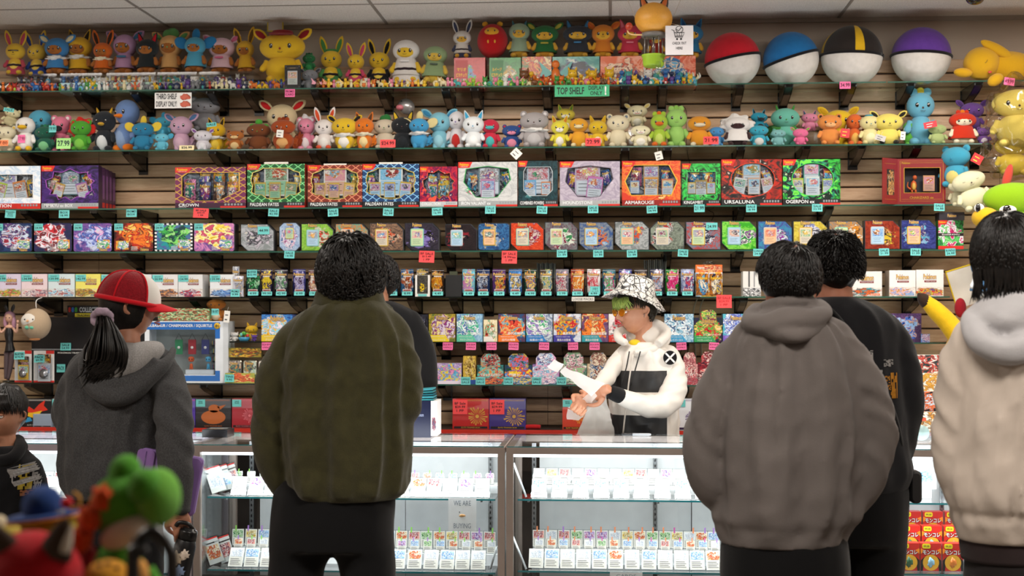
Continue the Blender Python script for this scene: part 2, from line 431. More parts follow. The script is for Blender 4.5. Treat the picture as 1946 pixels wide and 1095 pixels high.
BR = {1: [35, 183, 288, 427, 493, 618, 740, 858, 911, 1042, 1187, 1257, 1398, 1487, 1603, 1710, 1834],
      2: [86, 273, 430, 484, 614, 738, 860, 921, 1048, 1187, 1265, 1399, 1519, 1620, 1722, 1851],
      3: [11, 85, 214, 293, 433, 500, 621, 858, 926, 1080, 1264, 1401, 1561, 1724],
      4: [112, 268, 416, 543, 858, 928, 1080, 1265, 1397, 1723],
      5: [8, 112, 395, 506, 576, 795, 872, 930, 1085, 1265, 1404, 1722],
      6: [848, 929, 1078, 1297], 7: [93, 415, 851, 931, 1078, 1297]}
ORD = ['first', 'second', 'third', 'fourth', 'fifth', 'sixth', 'seventh', 'eighth', 'ninth', 'tenth', 'eleventh', 'twelfth', 'thirteenth', 'fourteenth', 'fifteenth', 'sixteenth', 'seventeenth', 'eighteenth']
def bracket_mesh():
 m = MB()
 m.box(-.026, .026, -.006, 0, -.105, -.008, BLK)
 m.prism([(-.3 + .012, -.008), (-.3 + .012, -.022), (-.2, -.05), (-.006, -.09), (-.006, -.008)][::-1], -.022, -.016, BLK, M=RZ(math.pi / 2) @ Matrix.Scale(1, 4))
 m.prism([(-.3 + .012, -.008), (-.3 + .012, -.022), (-.2, -.05), (-.006, -.09), (-.006, -.008)][::-1], .016, .022, BLK, M=RZ(math.pi / 2))
 m.box(-.022, .022, -.288, -.006, -.0095, -.0062, BLK)
 m.add([(-.022, -.288, -.022), (.022, -.288, -.022), (.022, -.2, -.05), (-.022, -.2, -.05), (.022, -.006, -.09), (-.022, -.006, -.09)], [(0, 1, 2, 3), (3, 2, 4, 5)], BLK)
 return m
bm_ = bracket_mesh(); proto = None
NM = {1: 'top shelf', 2: 'plush toy shelf', 3: 'window box shelf', 4: 'tin shelf', 5: 'booster pack shelf', 6: 'shelf with pink notes', 7: 'lowest glass shelf'}
for k, xs_ in BR.items():
 for px in xs_:
  p = W(px, 500, D)
  if proto is None:
   r = thing('shelf_bracket', '', 'bracket'); bm_.build('arm', r)
   c_ = MB(); c_.box(-.026, .026, -.304, -.27, -.0075, -.0062, CLR); c_.box(-.02, .02, -.302, -.298, -.026, -.006, CLR); c_.build('clip', r); proto = r
  else:
   r = proto.copy(); COL.objects.link(r)
   for ch in proto.children:
    q = ch.copy(); COL.objects.link(q); q.parent = r
  r.location = (p.x, D - .0005, SZ[k]); r['label'] = f'black plastic bracket under the {NM[k]}, {ORD[xs_.index(px)]} from the end above the child'; r['group'] = f'black brackets under the {NM[k]}'
cb = plain('#16130f', .6)
for pts, lab in (([(895, 187), (960, 190), (1040, 189), (1062, 186), (1120, 190), (1160, 184)], 'thin black cable drooping behind the green shelf sign'),
                 ([(1262, 180), (1270, 196), (1302, 205), (1304, 245), (1308, 300), (1340, 390), (1356, 405), (1352, 420)], 'thin cable running down the slat wall by the red window box')):
 m = MB(); m.tube([W(a, b, D - .01) for a, b in pts], .0016, cb, 6); tag(m.build('cable'), lab, 'cable')
for i, x0 in enumerate((1326, 1338)):
 m = MB(); m.tube([W(x0, 566, D - .012), W(x0 - 8, 590, D - .015), W(x0 - 6, 640, D - .012), W(x0 - 3, 700, D - .012)], .0035, plain('#a09688', .4), 8)
 tag(m.build('cable'), ['pale grey cable hanging beside the red note', 'second pale grey cable beside the red note, nearer the note'][i], 'cable')
WHITE = plain('#ece9e4', .35, name='white_print'); YEL = plain('#f4c21c', .35, name='yellow_print'); BLU = plain('#1f3f93', .35, name='blue_print')
REDP = plain('#d22a24', .35, name='red_print'); INK = plain('#15181c', .6, name='ink'); GOLD = plain('#c79a3a', .3, .6, name='gold_print')
DARK = plain('#121217', .35, name='dark_board'); FILM = glassm('clear_film', '#f6f8fa', .8, .06, 1.3)
PK = 'Pok\u00e9mon'
def wordmark(m, cx, cz, w, y, M=None, h=None):
 h = h or w * .42
 m.text(PK, cx, cz, w * 1.05, h * 1.1, BLU, y, .05, M, keep=False); m.text(PK, cx, cz, w, h * .95, YEL, y - .0005, .01, M, keep=False)
def place(k, px0, px1, py1, Yf, name, label, cat, group, rotz=0, base=None):
 x0, x1 = X(px0, Yf), X(px1, Yf); z0 = SZ[k] if base is None else base
 w = x1 - x0; h = W((px0 + px1) / 2, py1, Yf).z - z0
 r = thing(name, label, cat, ((x0 + x1) / 2, Yf, z0 + .0005), (0, 0, rotz), group)
 return r, w, h
SHAPES = {
 'hex': [(.12, .5), (.25, .2), (.75, .2), (.88, .5), (.75, .82), (.25, .82)],
 'hexw': [(.06, .55), (.16, .24), (.84, .24), (.94, .55), (.80, .90), (.20, .90)],
 'oct': [(.14, .36), (.28, .24), (.72, .24), (.86, .36), (.86, .76), (.80, .86), (.20, .86), (.14, .76)],
 'shield': [(.14, .84), (.10, .55), (.30, .22), (.5, .20), (.66, .22), (.88, .6), (.84, .84), (.5, .9)],
 'jag': [(.10, .50), (.18, .42), (.15, .34), (.26, .34), (.30, .22), (.42, .28), (.52, .2), (.62, .28), (.76, .26), (.78, .36), (.88, .42), (.86, .56), (.92, .64), (.82, .72), (.80, .84), (.66, .82), (.5, .92), (.36, .84), (.22, .86), (.20, .72), (.08, .66)],
 'round': [(.52 + .36 * math.cos(a * .3142), .56 + .36 * math.sin(a * .3142)) for a in range(20)],
 'scal': [(.08, .36), (.16, .30), (.26, .30), (.34, .22), (.5, .19), (.66, .22), (.74, .30), (.84, .30), (.92, .36), (.90, .5), (.93, .62), (.90, .80), (.8, .84), (.72, .9), (.28, .9), (.2, .84), (.10, .80), (.07, .62), (.10, .5)],
 'rect': [(.14, .26), (.88, .26), (.88, .80), (.14, .80)],
 'pent': [(.10, .30), (.24, .18), (.62, .18), (.90, .42), (.90, .86), (.18, .86), (.10, .76)],
}
def ring_front(m, w, h, poly, frontm, rimm, depth, edgem):
 pts = scale_poly(poly, -w / 2, w / 2, 0, h)
 cx = sum(p[0] for p in pts) / len(pts); cz = sum(p[1] for p in pts) / len(pts)
 ang = sorted(set([round(math.atan2(p[1] - cz, p[0] - cx), 5) for p in pts] + [round(math.atan2(q[1] - cz, q[0] - cx), 5) for q in ((-w / 2, 0), (w / 2, 0), (w / 2, h), (-w / 2, h))]))
 def hit(a, P):
  d = (math.cos(a), math.sin(a)); best = None
  for i in range(len(P)):
   (ax, az), (bx, bz) = P[i], P[(i + 1) % len(P)]; ex, ez = bx - ax, bz - az
   den = d[0] * ez - d[1] * ex
   if abs(den) < 1e-12: continue
   t = ((ax - cx) * ez - (az - cz) * ex) / den; u = ((ax - cx) * d[1] - (az - cz) * d[0]) / den
   if t > 0 and -1e-4 <= u <= 1.0001 and (best is None or t > best): best = t
  best = best or 0
  return (cx + d[0] * best, cz + d[1] * best)
 I = [hit(a, pts) for a in ang]; O = [hit(a, [(-w / 2, 0), (w / 2, 0), (w / 2, h), (-w / 2, h)]) for a in ang]
 uv = lambda p: ((p[0] + w / 2) / w, p[1] / h)
 n = len(ang)
 for i in range(n):
  j = (i + 1) % n; a, b, c, d = O[i], O[j], I[j], I[i]
  m.add([(a[0], 0, a[1]), (b[0], 0, b[1]), (c[0], 0, c[1]), (d[0], 0, d[1])], [(0, 1, 2, 3)], frontm, False, [(uv(a), uv(b), uv(c), uv(d))])
  m.add([(d[0], 0, d[1]), (c[0], 0, c[1]), (c[0], depth, c[1]), (d[0], depth, d[1])], [(0, 1, 2, 3)], rimm)
 for i in range(n):
  j = (i + 1) % n; s = 1.035
  f = lambda p, q: (cx + (p[0] - cx) * q, -.0006, cz + (p[1] - cz) * q)
  m.add([f(I[i], s), f(I[j], s), f(I[j], 1), f(I[i], 1)], [(0, 1, 2, 3)], edgem)
 return I
def shell(m, w, h, d, side, y0=0.0):
 v = [(-w / 2, y0, 0), (w / 2, y0, 0), (w / 2, d, 0), (-w / 2, d, 0), (-w / 2, y0, h), (w / 2, y0, h), (w / 2, d, h), (-w / 2, d, h)]
 u = ((0, 0), (1, 0), (1, 1), (0, 1))
 m.add(v, [(3, 2, 1, 0), (4, 5, 6, 7), (1, 2, 6, 5), (2, 3, 7, 6), (3, 0, 4, 7)], side, False, [u] * 5)
def pmix(i, warm=None):
 R = random.Random(i * 7 + 3)
 P = ['#2f6fb5', '#d9862b', '#b8333a', '#3d9b6a', '#7d55a8', '#e4c24a', '#5bb5d6', '#dc7fa6', '#6b4a34', '#3b4f7d']
 return R.sample(P, 3)
def card_art(i, tone=None):
 a, b, c = pmix(i); return art(tone or '#dfe6ea', a, b, c, '#f0ead8', i, .30, 4.5)
def mini_card(parent, cx, cz, w, y, i, border='#e3c560', tilt=0.0, tone=None, name='card', h=None):
 m = MB(); h = h or w * 1.39; M = T(cx, y, cz) @ RY(tilt)
 m.box(-w / 2, w / 2, 0, .0012, -h / 2, h / 2, plain(border, .3), M=M)
 m.quad(*[M @ Vector(p) for p in ((-w * .44, -.0005, -h * .04), (w * .44, -.0005, -h * .04), (w * .44, -.0005, h * .4), (-w * .44, -.0005, h * .4))], card_art(i, tone))
 m.quad(*[M @ Vector(p) for p in ((-w * .44, -.0005, -h * .46), (w * .44, -.0005, -h * .46), (w * .44, -.0005, -h * .06), (-w * .44, -.0005, -h * .06))], plain(border, .4) if tone is None else plain(tone, .4))
 for q in range(3): m.box(-w * .36, w * (.3 - .1 * (q % 2)), -.0009, 0, -h * (.36 - .1 * q), -h * (.345 - .1 * q), INK, M=M)
 return m.build(name, parent)
def window_box(px0, px1, py1, shape, label, cols, title, seed, cards, edge='#e0c050', side='#b3261f', depth=.06, badge=True, titlew=.5, band='#1a1a1e', bandh=.13, tx=.05, tone='#cfd6dc', sub=None, Y=SF + .008, group='window boxes on the third shelf'):
 r, w, h = place(3, px0, px1, py1, Y, 'window_box', label, 'boxed card set', group)
 m = MB(); fm = cols if not isinstance(cols, tuple) else art(*cols)
 ring_front(m, w, h, SHAPES[shape], fm, DARK, .02, plain(edge, .25, .2)); shell(m, w, h, depth, plain(side, .35))
 if bandh:
  m.box(-w / 2, w / 2, -.0008, 0, 0, h * bandh, plain(band, .35))
  m.box(w * .14, w / 2, -.0014, -.0008, 0, h * bandh * .35, REDP)
  for q in range(6): m.box(w * (.2 + q * .045), w * (.228 + q * .045), -.0016, -.0008, h * bandh * .48, h * bandh * .84, plain('#8d9094', .4))
 m.build('carton', r)
 if title:
  m = MB(); m.text(title, -w * .5 + w * tx, h * .075, w * titlew, h * .075, plain('#eceff0', .35), -.0022, .012, align='l')
  if sub: m.text(sub, -w * .5 + w * tx, h * .025, w * titlew * .6, h * .03, plain('#cfd3d6', .35), -.0022, 0, align='l')
  m.build('title_lettering', r)
 if badge:
  m = MB(); m.prism([(-w / 2, h), (-w / 2, h * .87), (-w * .5 + w * .19, h * .87), (-w * .5 + w * .24, h)][::1], -.0014, 0, REDP)
  m.text(PK, -w * .5 + w * .10, h * .945, w * .15, h * .06, YEL, -.002, .02, keep=False); m.text('TRADING CARD GAME', -w * .5 + w * .10, h * .895, w * .12, h * .016, WHITE, -.002, keep=False)
  m.build('corner_badge', r)
 m = MB(); pts = scale_poly(SHAPES[shape], -w / 2, w / 2, 0, h); m.prism(pts, .019, .0205, art('#23242b', tone, '#55606c', '#8a8f98', '#30323a', seed + 50, .5, 3)); m.build('backing_tray', r)
 for i, c in enumerate(cards):
  cx, cz, cw = c[0] * w - w / 2, c[1] * h, c[2] * w; kind = c[3]; tilt = c[4] if len(c) > 4 else 0; bc = c[5] if len(c) > 5 else '#d8b64c'
  if kind == 'c': mini_card(r, cx, cz, cw, .009 - .0015 * i, seed * 11 + i, bc, tilt, tone)
  else: inner_pack(r, cx, cz, cw, .012 - .0012 * i, seed * 13 + i, tilt)
 m = MB(); m.prism(pts, .0004, .0007, FILM); m.build('clear_window', r)
 return r
PILLOW = None
def pillow(w, h, d, nx=6, nz=10):
 vs = []; fs = []; uv = []
 for j in range(nz + 1):
  v = j / nz
  for i in range(nx + 1):
   u = i / nx
   b = d * (max(0, math.sin(math.pi * u)) ** .6) * (min(1, max(0, (min(v, 1 - v) - .09) / .16)) ** .7)
   z = h * v + (.0012 * (i % 2) if j in (0, nz) else 0)
   vs.append(((u - .5) * w * (1 - .03 * (b > 0)), -b, z))
 for j in range(nz):
  for i in range(nx):
   a = j * (nx + 1) + i; fs.append((a, a + 1, a + nx + 2, a + nx + 1)); uv.append(((i / nx, j / nz), ((i + 1) / nx, j / nz), ((i + 1) / nx, (j + 1) / nz), (i / nx, (j + 1) / nz)))
 return vs, fs, uv
def inner_pack(r, cx, cz, w, y, i, tilt=0.0):
 m = MB(); h = w * 1.75; vs, fs, uv = pillow(w, h, .003, 4, 6); a, b, c = pmix(i + 40)
 M = T(cx, y, cz) @ RY(tilt) @ T(0, 0, -h / 2)
 m.add(vs, fs, art(a, '#1c2033', b, c, '#f5ead0', i + 40, .36, 4, .2, .3), True, uv, M)
 m.text(PK, 0, h * .8, w * .8, h * .14, YEL, -.0045, .02, M, keep=False)
 m.build('booster_pack', r)
CY, PI_, RD, GRN, ORG = '#6cc7c4', '#ef6fa4', '#ee4a4c', '#a3dc86', '#f08a5a'
NCOL = {CY: 'cyan', PI_: 'pink', RD: 'red', GRN: 'green', ORG: 'orange', '#f2f0ea': 'white', '#f0dfae': 'cream'}
def note(px, py, w, h, col, lines, what, Y=SF - .004, group=None, tilt=0.0, ink='#16323a', name='price_note', bold=.006, cat='price note', label=None):
 p = W(px, py, Y); s = MPP(px, Y); W_, H_ = w * s, h * s
 r = thing(name, label or f'{NCOL.get(col, "pale")} handwritten price note {what}', cat, (p.x, Y, p.z), (0, tilt, 0), group)
 m = MB(); n = 5; vs = []; fs = []; uv = []
 for j in range(n + 1):
  v = j / n; dy = -.006 * (1 - v) ** 2 * (W_ / .05) * .6
  for i in (0, 1): vs.append(((i - .5) * W_, dy, -H_ / 2 + H_ * v))
 for j in range(n): a = j * 2; fs.append((a, a + 1, a + 3, a + 2)); uv.append(((0, j / n), (1, j / n), (1, (j + 1) / n), (0, (j + 1) / n)))
 m.add(vs, fs, plain(col, .75, name='note_paper'), False, uv); m.build('paper', r)
 if lines:
  m = MB(); im = plain(ink, .7, name='marker_ink'); k = len(lines)
  for i, t in enumerate(lines):
   big = 1.0
   hh = H_ * .78 / k; zz = H_ * .40 - hh * (i + .5)
   dy = -.006 * (1 - (zz / H_ + .5)) ** 2 * (W_ / .05) * .6 - .0016
   m.text(t, 0, zz, W_ * .84, hh * .72, im, dy, bold)
  m.build('handwriting', r)
 return r
E3 = [(.30, .60, .30, 'c', 0), (.16, .55, .18, 'p', .15), (.80, .6, .18, 'p', -.1)]
wb = window_box
four = lambda: [(.14, .62, .15, 'p'), (.86, .62, .15, 'p'), (.5, .66, .42, 'c', 0, '#e8e6dc'), (.22, .40, .2, 'c'), (.48, .40, .2, 'c'), (.76, .40, .2, 'c', .1)]
wb(-45, 77, 316, 'rect', 'white boxed card collection with a rainbow stripe top, cut by the frame edge', ('#e9eef4', '#b9cfe6', '#f7f7f7', '#e6d4e8', '#cfe0ee', 1, .15), 'COLLECTION', 1, [(.45, .62, .34, 'c', 0, '#e9e9e4'), (.35, .42, .2, 'c', .25, '#b8cf4a'), (.68, .44, .2, 'c', -.2, '#d98a4a'), (.86, .5, .14, 'p', -.15)], '#ffffff', '#c02a22', band='#c02a22')
sp0 = wb(79, 187, 315, 'jag', 'black and violet jagged-window box at the front of a row of five', ('#1c1830', '#4b2a78', '#17141f', '#8a3fa8', '#2c2350', 2, .25), 'MIMIKYU ex BOX', 2, [(.5, .62, .32, 'c', 0, '#4a6f78'), (.22, .58, .16, 'p', .2), (.80, .62, .16, 'p', -.3), (.3, .44, .17, 'c', .3, '#c8a23e'), (.72, .42, .2, 'c', -.25, '#a56fb0')], '#b55fd0', '#32183c', depth=.052, band='#9aa0a2')
for i in range(4):
 q = MB(); w = X(187, SF) - X(79, SF); h = Z(315, SF, 130) - SZ[3]
 r = thing('window_box', ['second', 'third', 'fourth', 'last'][i] + ' violet-sided box behind the jagged-window box', 'boxed card set', (sp0.location.x, SF + .008 + .054 * (i + 1), SZ[3] + .0005), group='violet boxes queued one behind another')
 q.box(-w / 2, w / 2, 0, .05, 0, h - .004 * (i + 1), plain('#4a2450', .35)); q.box(w / 2 - .001, w / 2 + .0006, .006, .044, .01, h * .16, REDP); q.box(w / 2 - .001, w / 2 + .0006, .012, .038, h * .25, h * .8, plain('#7d4b86', .35)); q.build('carton', r)
wb(333, 467, 318, 'pent', 'maroon and gold box with nine purple packs behind a slanted window', pattern('diamonds', '#c39a3c', '#6e2450'), 'CROWN', 3, [(.20 + .0 * i, .45 + .0 * i, .17, 'p') for i in range(1)] + [(.42 + .2 * (i % 3), .66 - .28 * (i // 3), .17, 'p') for i in range(6)], '#d4a94a', '#4c1238', band='#3b1230', sub='ZENITH')
wb(470, 579, 312, 'scal', 'green diamond-patterned box, first of three with scalloped windows', pattern('diamonds', '#7fd48a', '#12572a'), 'PALDEAN FATES', 4, four(), '#d8c36a', '#b4231c', tone='#9fd0a8', depth=.08)
wb(585, 688, 314, 'scal', 'rust-orange diamond-patterned box between the green and blue ones', pattern('diamonds', '#d98a6a', '#7a2a1c'), 'PALDEAN FATES', 5, four(), '#d8c36a', '#7c1a14', tone='#e0b49a')
wb(689, 796, 312, 'scal', 'blue diamond-patterned box with a scalloped window', pattern('diamonds', '#7fb8e0', '#143a68'), 'PALDEAN FATES', 6, four(), '#d8c36a', '#1a3358', tone='#a8cfe8')
wb(798, 869, 317, 'jag', 'narrow crimson and purple starburst box', ('#5a1240', '#c22438', '#e0523c', '#8a1c50', '#3c1448', 7, .42), 'COLLECTION', 7, [(.34, .62, .26, 'p'), (.66, .62, .26, 'p'), (.34, .42, .26, 'p'), (.64, .42, .3, 'p')], '#f0684a', '#a31f22', band='#b9bcbe')
wb(871, 983, 308, 'shield', 'silver-white box with a green-outlined shield window and pink stripe', ('#c8c9c8', '#a9abad', '#e6e4e2', '#d24a7a', '#4fae7c', 8, .2), 'IRON VALIANT ex', 8, [(.52, .60, .36, 'c', 0, '#7a8f92'), (.24, .56, .16, 'p', .2), (.82, .62, .15, 'p', -.25), (.5, .40, .24, 'c', 0, '#c889a8')], '#3fae5c', '#b82a22', band='#9c9fa0', titlew=.5)
wb(985, 1060, 306, 'oct', 'dark teal box with two half-cards under one large card', ('#20434a', '#0f2228', '#2f6a70', '#7fb3b0', '#12191c', 9, .2), 'COMBINED POWERS', 9, [(.5, .62, .56, 'c', 0, '#b9c2cc'), (.3, .40, .3, 'c', 0, '#6fb4d8'), (.7, .40, .24, 'c', 0, '#e08a52')], '#c9d2d6', '#b82a22', band='#26282b', titlew=.6)
wb(1064, 1178, 307, 'shield', 'pale mauve-grey swirled box with a dark window', ('#b8aebb', '#9a8fa2', '#cfc4d2', '#a296ac', '#8c8098', 10, .2), 'HOUNDSTONE', 10, [(.46, .62, .42, 'c', 0, '#c9b8cc'), (.2, .6, .14, 'p', .15), (.78, .64, .14, 'p', -.25), (.58, .42, .26, 'c', .1, '#cf79b4')], '#5a5260', '#b82a22', band='#a7a9aa')
wb(1182, 1293, 306, 'hexw', 'orange-red box with a wide golden hexagon window', ('#c8341c', '#ef7a2c', '#f4c13a', '#8c1c14', '#f0a04a', 11, .3), 'ARMAROUGE', 11, [(.25, .65, .18, 'p'), (.75, .65, .18, 'p'), (.5, .68, .26, 'c', 0, '#c9a878'), (.22, .42, .16, 'c', 0, '#7ea2d0'), (.5, .42, .24, 'c', 0, '#e8a03c'), (.78, .42, .2, 'c', 0, '#e08a62')], '#e8b83c', '#c22c22', band='#8f1d16')
wb(1296, 1369, 311, 'rect', 'narrow black and bright green box with a square window', ('#0f1a12', '#2fc24c', '#14381c', '#5ae06a', '#0a0f0c', 12, .3), 'KINGAMBIT', 12, [(.34, .64, .28, 'p'), (.68, .64, .28, 'p'), (.26, .42, .22, 'c'), (.5, .42, .3, 'c', 0, '#b59a52'), (.76, .42, .22, 'c')], '#58e07a', '#18301c', band='#15181a')
wb(1371, 1486, 303, 'round', 'black and red box with a big round window of fanned cards', ('#2a201f', '#b2281c', '#d8432a', '#4a2c26', '#1a1514', 13, .4), 'URSALUNA', 13, [(.5, .68, .3, 'c', 0, '#c7a58a'), (.28, .6, .15, 'p', .3), (.76, .6, .15, 'p', -.3), (.3, .42, .2, 'c', .2, '#e6ddd6'), (.54, .42, .2, 'c', 0, '#d9b49a'), (.76, .44, .18, 'c', -.2, '#cfc6c0')], '#e0482c', '#2a1a1a', band='#202022')
wb(1488, 1597, 303, 'round', 'leafy bright green box, nearest the gap in the shelf', ('#2fae3a', '#0f3a20', '#6fe04a', '#1d7f5e', '#0d2218', 14, .5), 'OGERPON ex', 14, [(.5, .70, .28, 'c', 0, '#3f9a86'), (.24, .62, .17, 'p', .05), (.8, .62, .17, 'p', -.05), (.26, .42, .2, 'c', 0, '#b7cf45'), (.52, .42, .24, 'c', 0, '#e5ece2'), (.78, .42, .18, 'c', 0, '#b7cf45')], '#46d85a', '#c22c22', band='#15181a')
r, w, h = place(3, 1706, 1797, 302, SF + .01, 'premium_box', 'dark red and gold premium box with a small orange statuette behind its window', 'boxed card set', None)
DR = plain('#7c1a1e', .3, coat=.3); m = MB(); ring_front(m, w, h, SHAPES['rect'], DR, plain('#2a0b0d', .4), .06, GOLD); shell(m, w, h, .16, DR)
for q in (.04, .08): m.box(-w * (.5 - q), w * (.5 - q), -.0008, 0, h * (.03 + q), h * (.034 + q), GOLD); m.box(-w * (.5 - q), w * (.5 - q), -.0008, 0, h * (.99 - q), h * (.994 - q), GOLD)
for sx in (-1, 1): m.box(sx * w * .45 - .0008, sx * w * .45 + .0008, -.0008, 0, h * .08, h * .94, GOLD)
m.build('carton', r)
m = MB(); m.text('CHARIZARD ex', 0, h * .15, w * .5, h * .05, GOLD, -.002, .012); m.text(PK, -w * .33, h * .91, w * .18, h * .05, GOLD, -.002, .012); m.build('title_lettering', r)
m = MB(); m.box(-w * .38, w * .38, .059, .061, h * .24, h * .82, plain('#1d1a22', .5)); m.build('backing_tray', r)
m = MB(); og = plain('#d8602a', .5); m.ell((-w * .14, .03, h * .42), (.016, .013, .026), og, warp=.2); m.ell((-w * .12, .027, h * .60), (.011, .012, .012), og); m.ell((-w * .145, .02, h * .40), (.011, .01, .02), plain('#e8b24c', .5)); m.tube([(-w * .2, .03, h * .34), (-w * .27, .03, h * .4), (-w * .26, .03, h * .5)], [.006, .004, .002], og, 8)
for sx in (-1, 1): m.tube([(-w * .14 + sx * .008, .028, h * .33), (-w * .14 + sx * .01, .025, h * .27)], .006, og, 8)
m.build('statuette', r)
mini_card(r, w * .17, h * .47, w * .24, .02, 77, '#d89a6a', 0, '#c99a86')
m = MB(); m.box(-w * .36, w * .38, .0004, .0007, h * .26, h * .80, FILM); m.build('clear_window', r)
m = MB(); M = T(-w / 2, 0, 0) @ RZ(math.radians(38)); fw = .115
m.box(-fw, 0, 0, .004, 0, h, DR, M=M); m.box(-fw * .72, -fw * .25, -.0012, 0, h * .2, h * .76, art('#16181c', '#2a2320', '#7a4a2a', '#c89a5a', '#3a2a22', 15, .5), M=M)
m.box(-fw * .85, -fw * .14, -.0008, 0, h * .1, h * .105, GOLD, M=M); m.box(-fw * .85, -fw * .14, -.0008, 0, h * .88, h * .885, GOLD, M=M); m.build('side_flap', r)
G3 = 'price notes on the window box shelf'
for px, py, ls, what in ((20, 407, ['PALDEA', 'BOX', '$18.03'], 'under the rainbow-striped white box'), (122, 407, ['BOX', '18.99'], 'under the jagged-window violet box'), (250, 405, ['PROMO', 'BOX'], 'on the empty gap of the window box shelf'),
                         (520, 404, ['SALE', '42.99'], 'under the green diamond-patterned box'), (633, 404, ['SALE', '42.99'], 'under the rust-orange diamond-patterned box'), (738, 403, ['SALE', '42.99'], 'under the blue diamond-patterned box'),
                         (831, 402, ['SALE', '16.99'], 'under the crimson starburst box'), (932, 399, ['SALE', '19.99'], 'under the silver box with the shield window'), (1030, 399, ['SALE', '24.99'], 'under the dark teal box'),
                         (1127, 398, ['SALE', '17.99'], 'under the mauve-grey swirled box'), (1239, 398, ['SALE', '34.99'], 'under the orange-red hexagon-window box'), (1329, 396, ['21.99'], 'under the narrow black and green box'),
                         (1428, 396, ['SALE', '18.99'], 'under the black box with the round window'), (1553, 395, ['SALE', '33.99'], 'under the leafy green box'), (1785, 394, ['SALE', '56.88'], 'under the dark red premium box')):
 note(px, py, 20, 14.5, CY, ls, what, group=G3, tilt=random.Random(px).uniform(-.06, .06))
note(382, 405, 29, 18, RD, ['BF SALE', '$54.99', '1 PP'], 'under the maroon and gold box', tilt=.05)
def tin_note(r, w, h, t='24.99'):
 m = MB(); x0, z0 = -w * .48, h * .74; m.box(x0, x0 + .048, -.0022, -.0016, z0, z0 + .037, plain(CY, .75)); m.text(t, x0 + .024, z0 + .014, .038, .012, INK, -.0032, .01); m.text('LUNCH', x0 + .024, z0 + .028, .03, .006, INK, -.0032); m.build('price_sticker', r)
lunch = [(-12, 61, 'dark blue and crimson', ('#1b2a52', '#27487a', '#a8324a', '#c9d6ea', '#5a3a78')), (64, 137, 'navy and scarlet', ('#1f2a4a', '#332a5a', '#c22a36', '#e8e4ee', '#7a1c28')), (139, 213, 'blue and lilac', ('#3b3f86', '#8a5aa0', '#b9c6ee', '#4a5fb0', '#d9a8dc')),
         (216, 292, 'black and flame-orange', ('#2b1a1c', '#8a2a22', '#e87a2c', '#b3281e', '#f3c05a')), (293, 367, 'teal with a checkered border', ('#1f8f96', '#5a3f9a', '#3faa4e', '#123c44', '#7fd46a')), (368, 446, 'pink and yellow', ('#5a3f8a', '#d88ab8', '#f2cf4a', '#f7e9a8', '#c94a6a'))]
for i, (a, b, nm, c) in enumerate(lunch):
 r, w, h = place(4, a, b, 424, SF + .012, 'lunchbox_tin', f'{nm} lunch-box tin with rounded corners on the tin shelf', 'tin', 'lunch-box tins in a row')
 body = plain('#3a3c48', .25, .7); m = MB()
 m.bevbox(-w / 2, w / 2, 0, .085, 0, h, .012, body); m.build('tin_body', r)
 m = MB()
 if i == 4: m.prism(rrect(-w * .485, w * .485, h * .015, h * .985, .01), -.001, 0, pattern('checks', '#e9e9e9', '#1a1a22')); m.prism(rrect(-w * .43, w * .43, h * .07, h * .93, .008), -.0018, -.001, art(*c, 20 + i, .4, 4))
 else: m.prism(rrect(-w * .485, w * .485, h * .015, h * .985, .01), -.001, 0, art(*c, 20 + i, .42, 3.5))
 m.build('lid_artwork', r)
 m = MB(); q = (w * .12, h * .12) if i != 3 else (-w * .44, h * .08)
 m.box(q[0], q[0] + w * .32, -.0026, -.0014, q[1], q[1] + h * .3, art('#e8c23a', '#d23a2c', '#3b6fb5', '#f2efe6', '#3faa6a', 30 + i, .5, 3)); wordmark(m, w * .28, h * .08, w * .2, -.003)
 for k in range(3): m.box(-w * .06, w * .1, -.0024, -.0014, h * (.06 + .05 * k), h * (.075 + .05 * k), WHITE)
 m.build('contents_sticker', r)
 if i: tin_note(r, w, h, ['', '24.99', '24.99', '24.99', '24.99', '29.99'][i])
 else: tin_note(r, w, h, '24.99')
 m = MB(); m.tube([(-w * .16, .04, h - .001), (-w * .15, .04, h + .007), (w * .15, .04, h + .007), (w * .16, .04, h - .001)], .002, plain('#20222a', .3, .5), 6, sub=3); m.build('handle', r)
def oct_poly(w, h, c, which):
 o = []
 o += [(-w / 2 + c, 0), (-w / 2, c)][::1] if 'bl' in which else [(-w / 2, 0)]
 o = o[::-1] if False else o
 pts = []
 pts += ([(-w / 2, c), (-w / 2 + c, 0)] if 'bl' in which else [(-w / 2, 0)])
 pts += ([(w / 2 - c, 0), (w / 2, c)] if 'br' in which else [(w / 2, 0)])
 pts += ([(w / 2, h - c), (w / 2 - c, h)] if 'tr' in which else [(w / 2, h)])
 pts += ([(-w / 2 + c, h), (-w / 2, h - c)] if 'tl' in which else [(-w / 2, h)])
 return pts
TG, TP, TB = '#7c8486', '#5f6a72', '#8f9798'
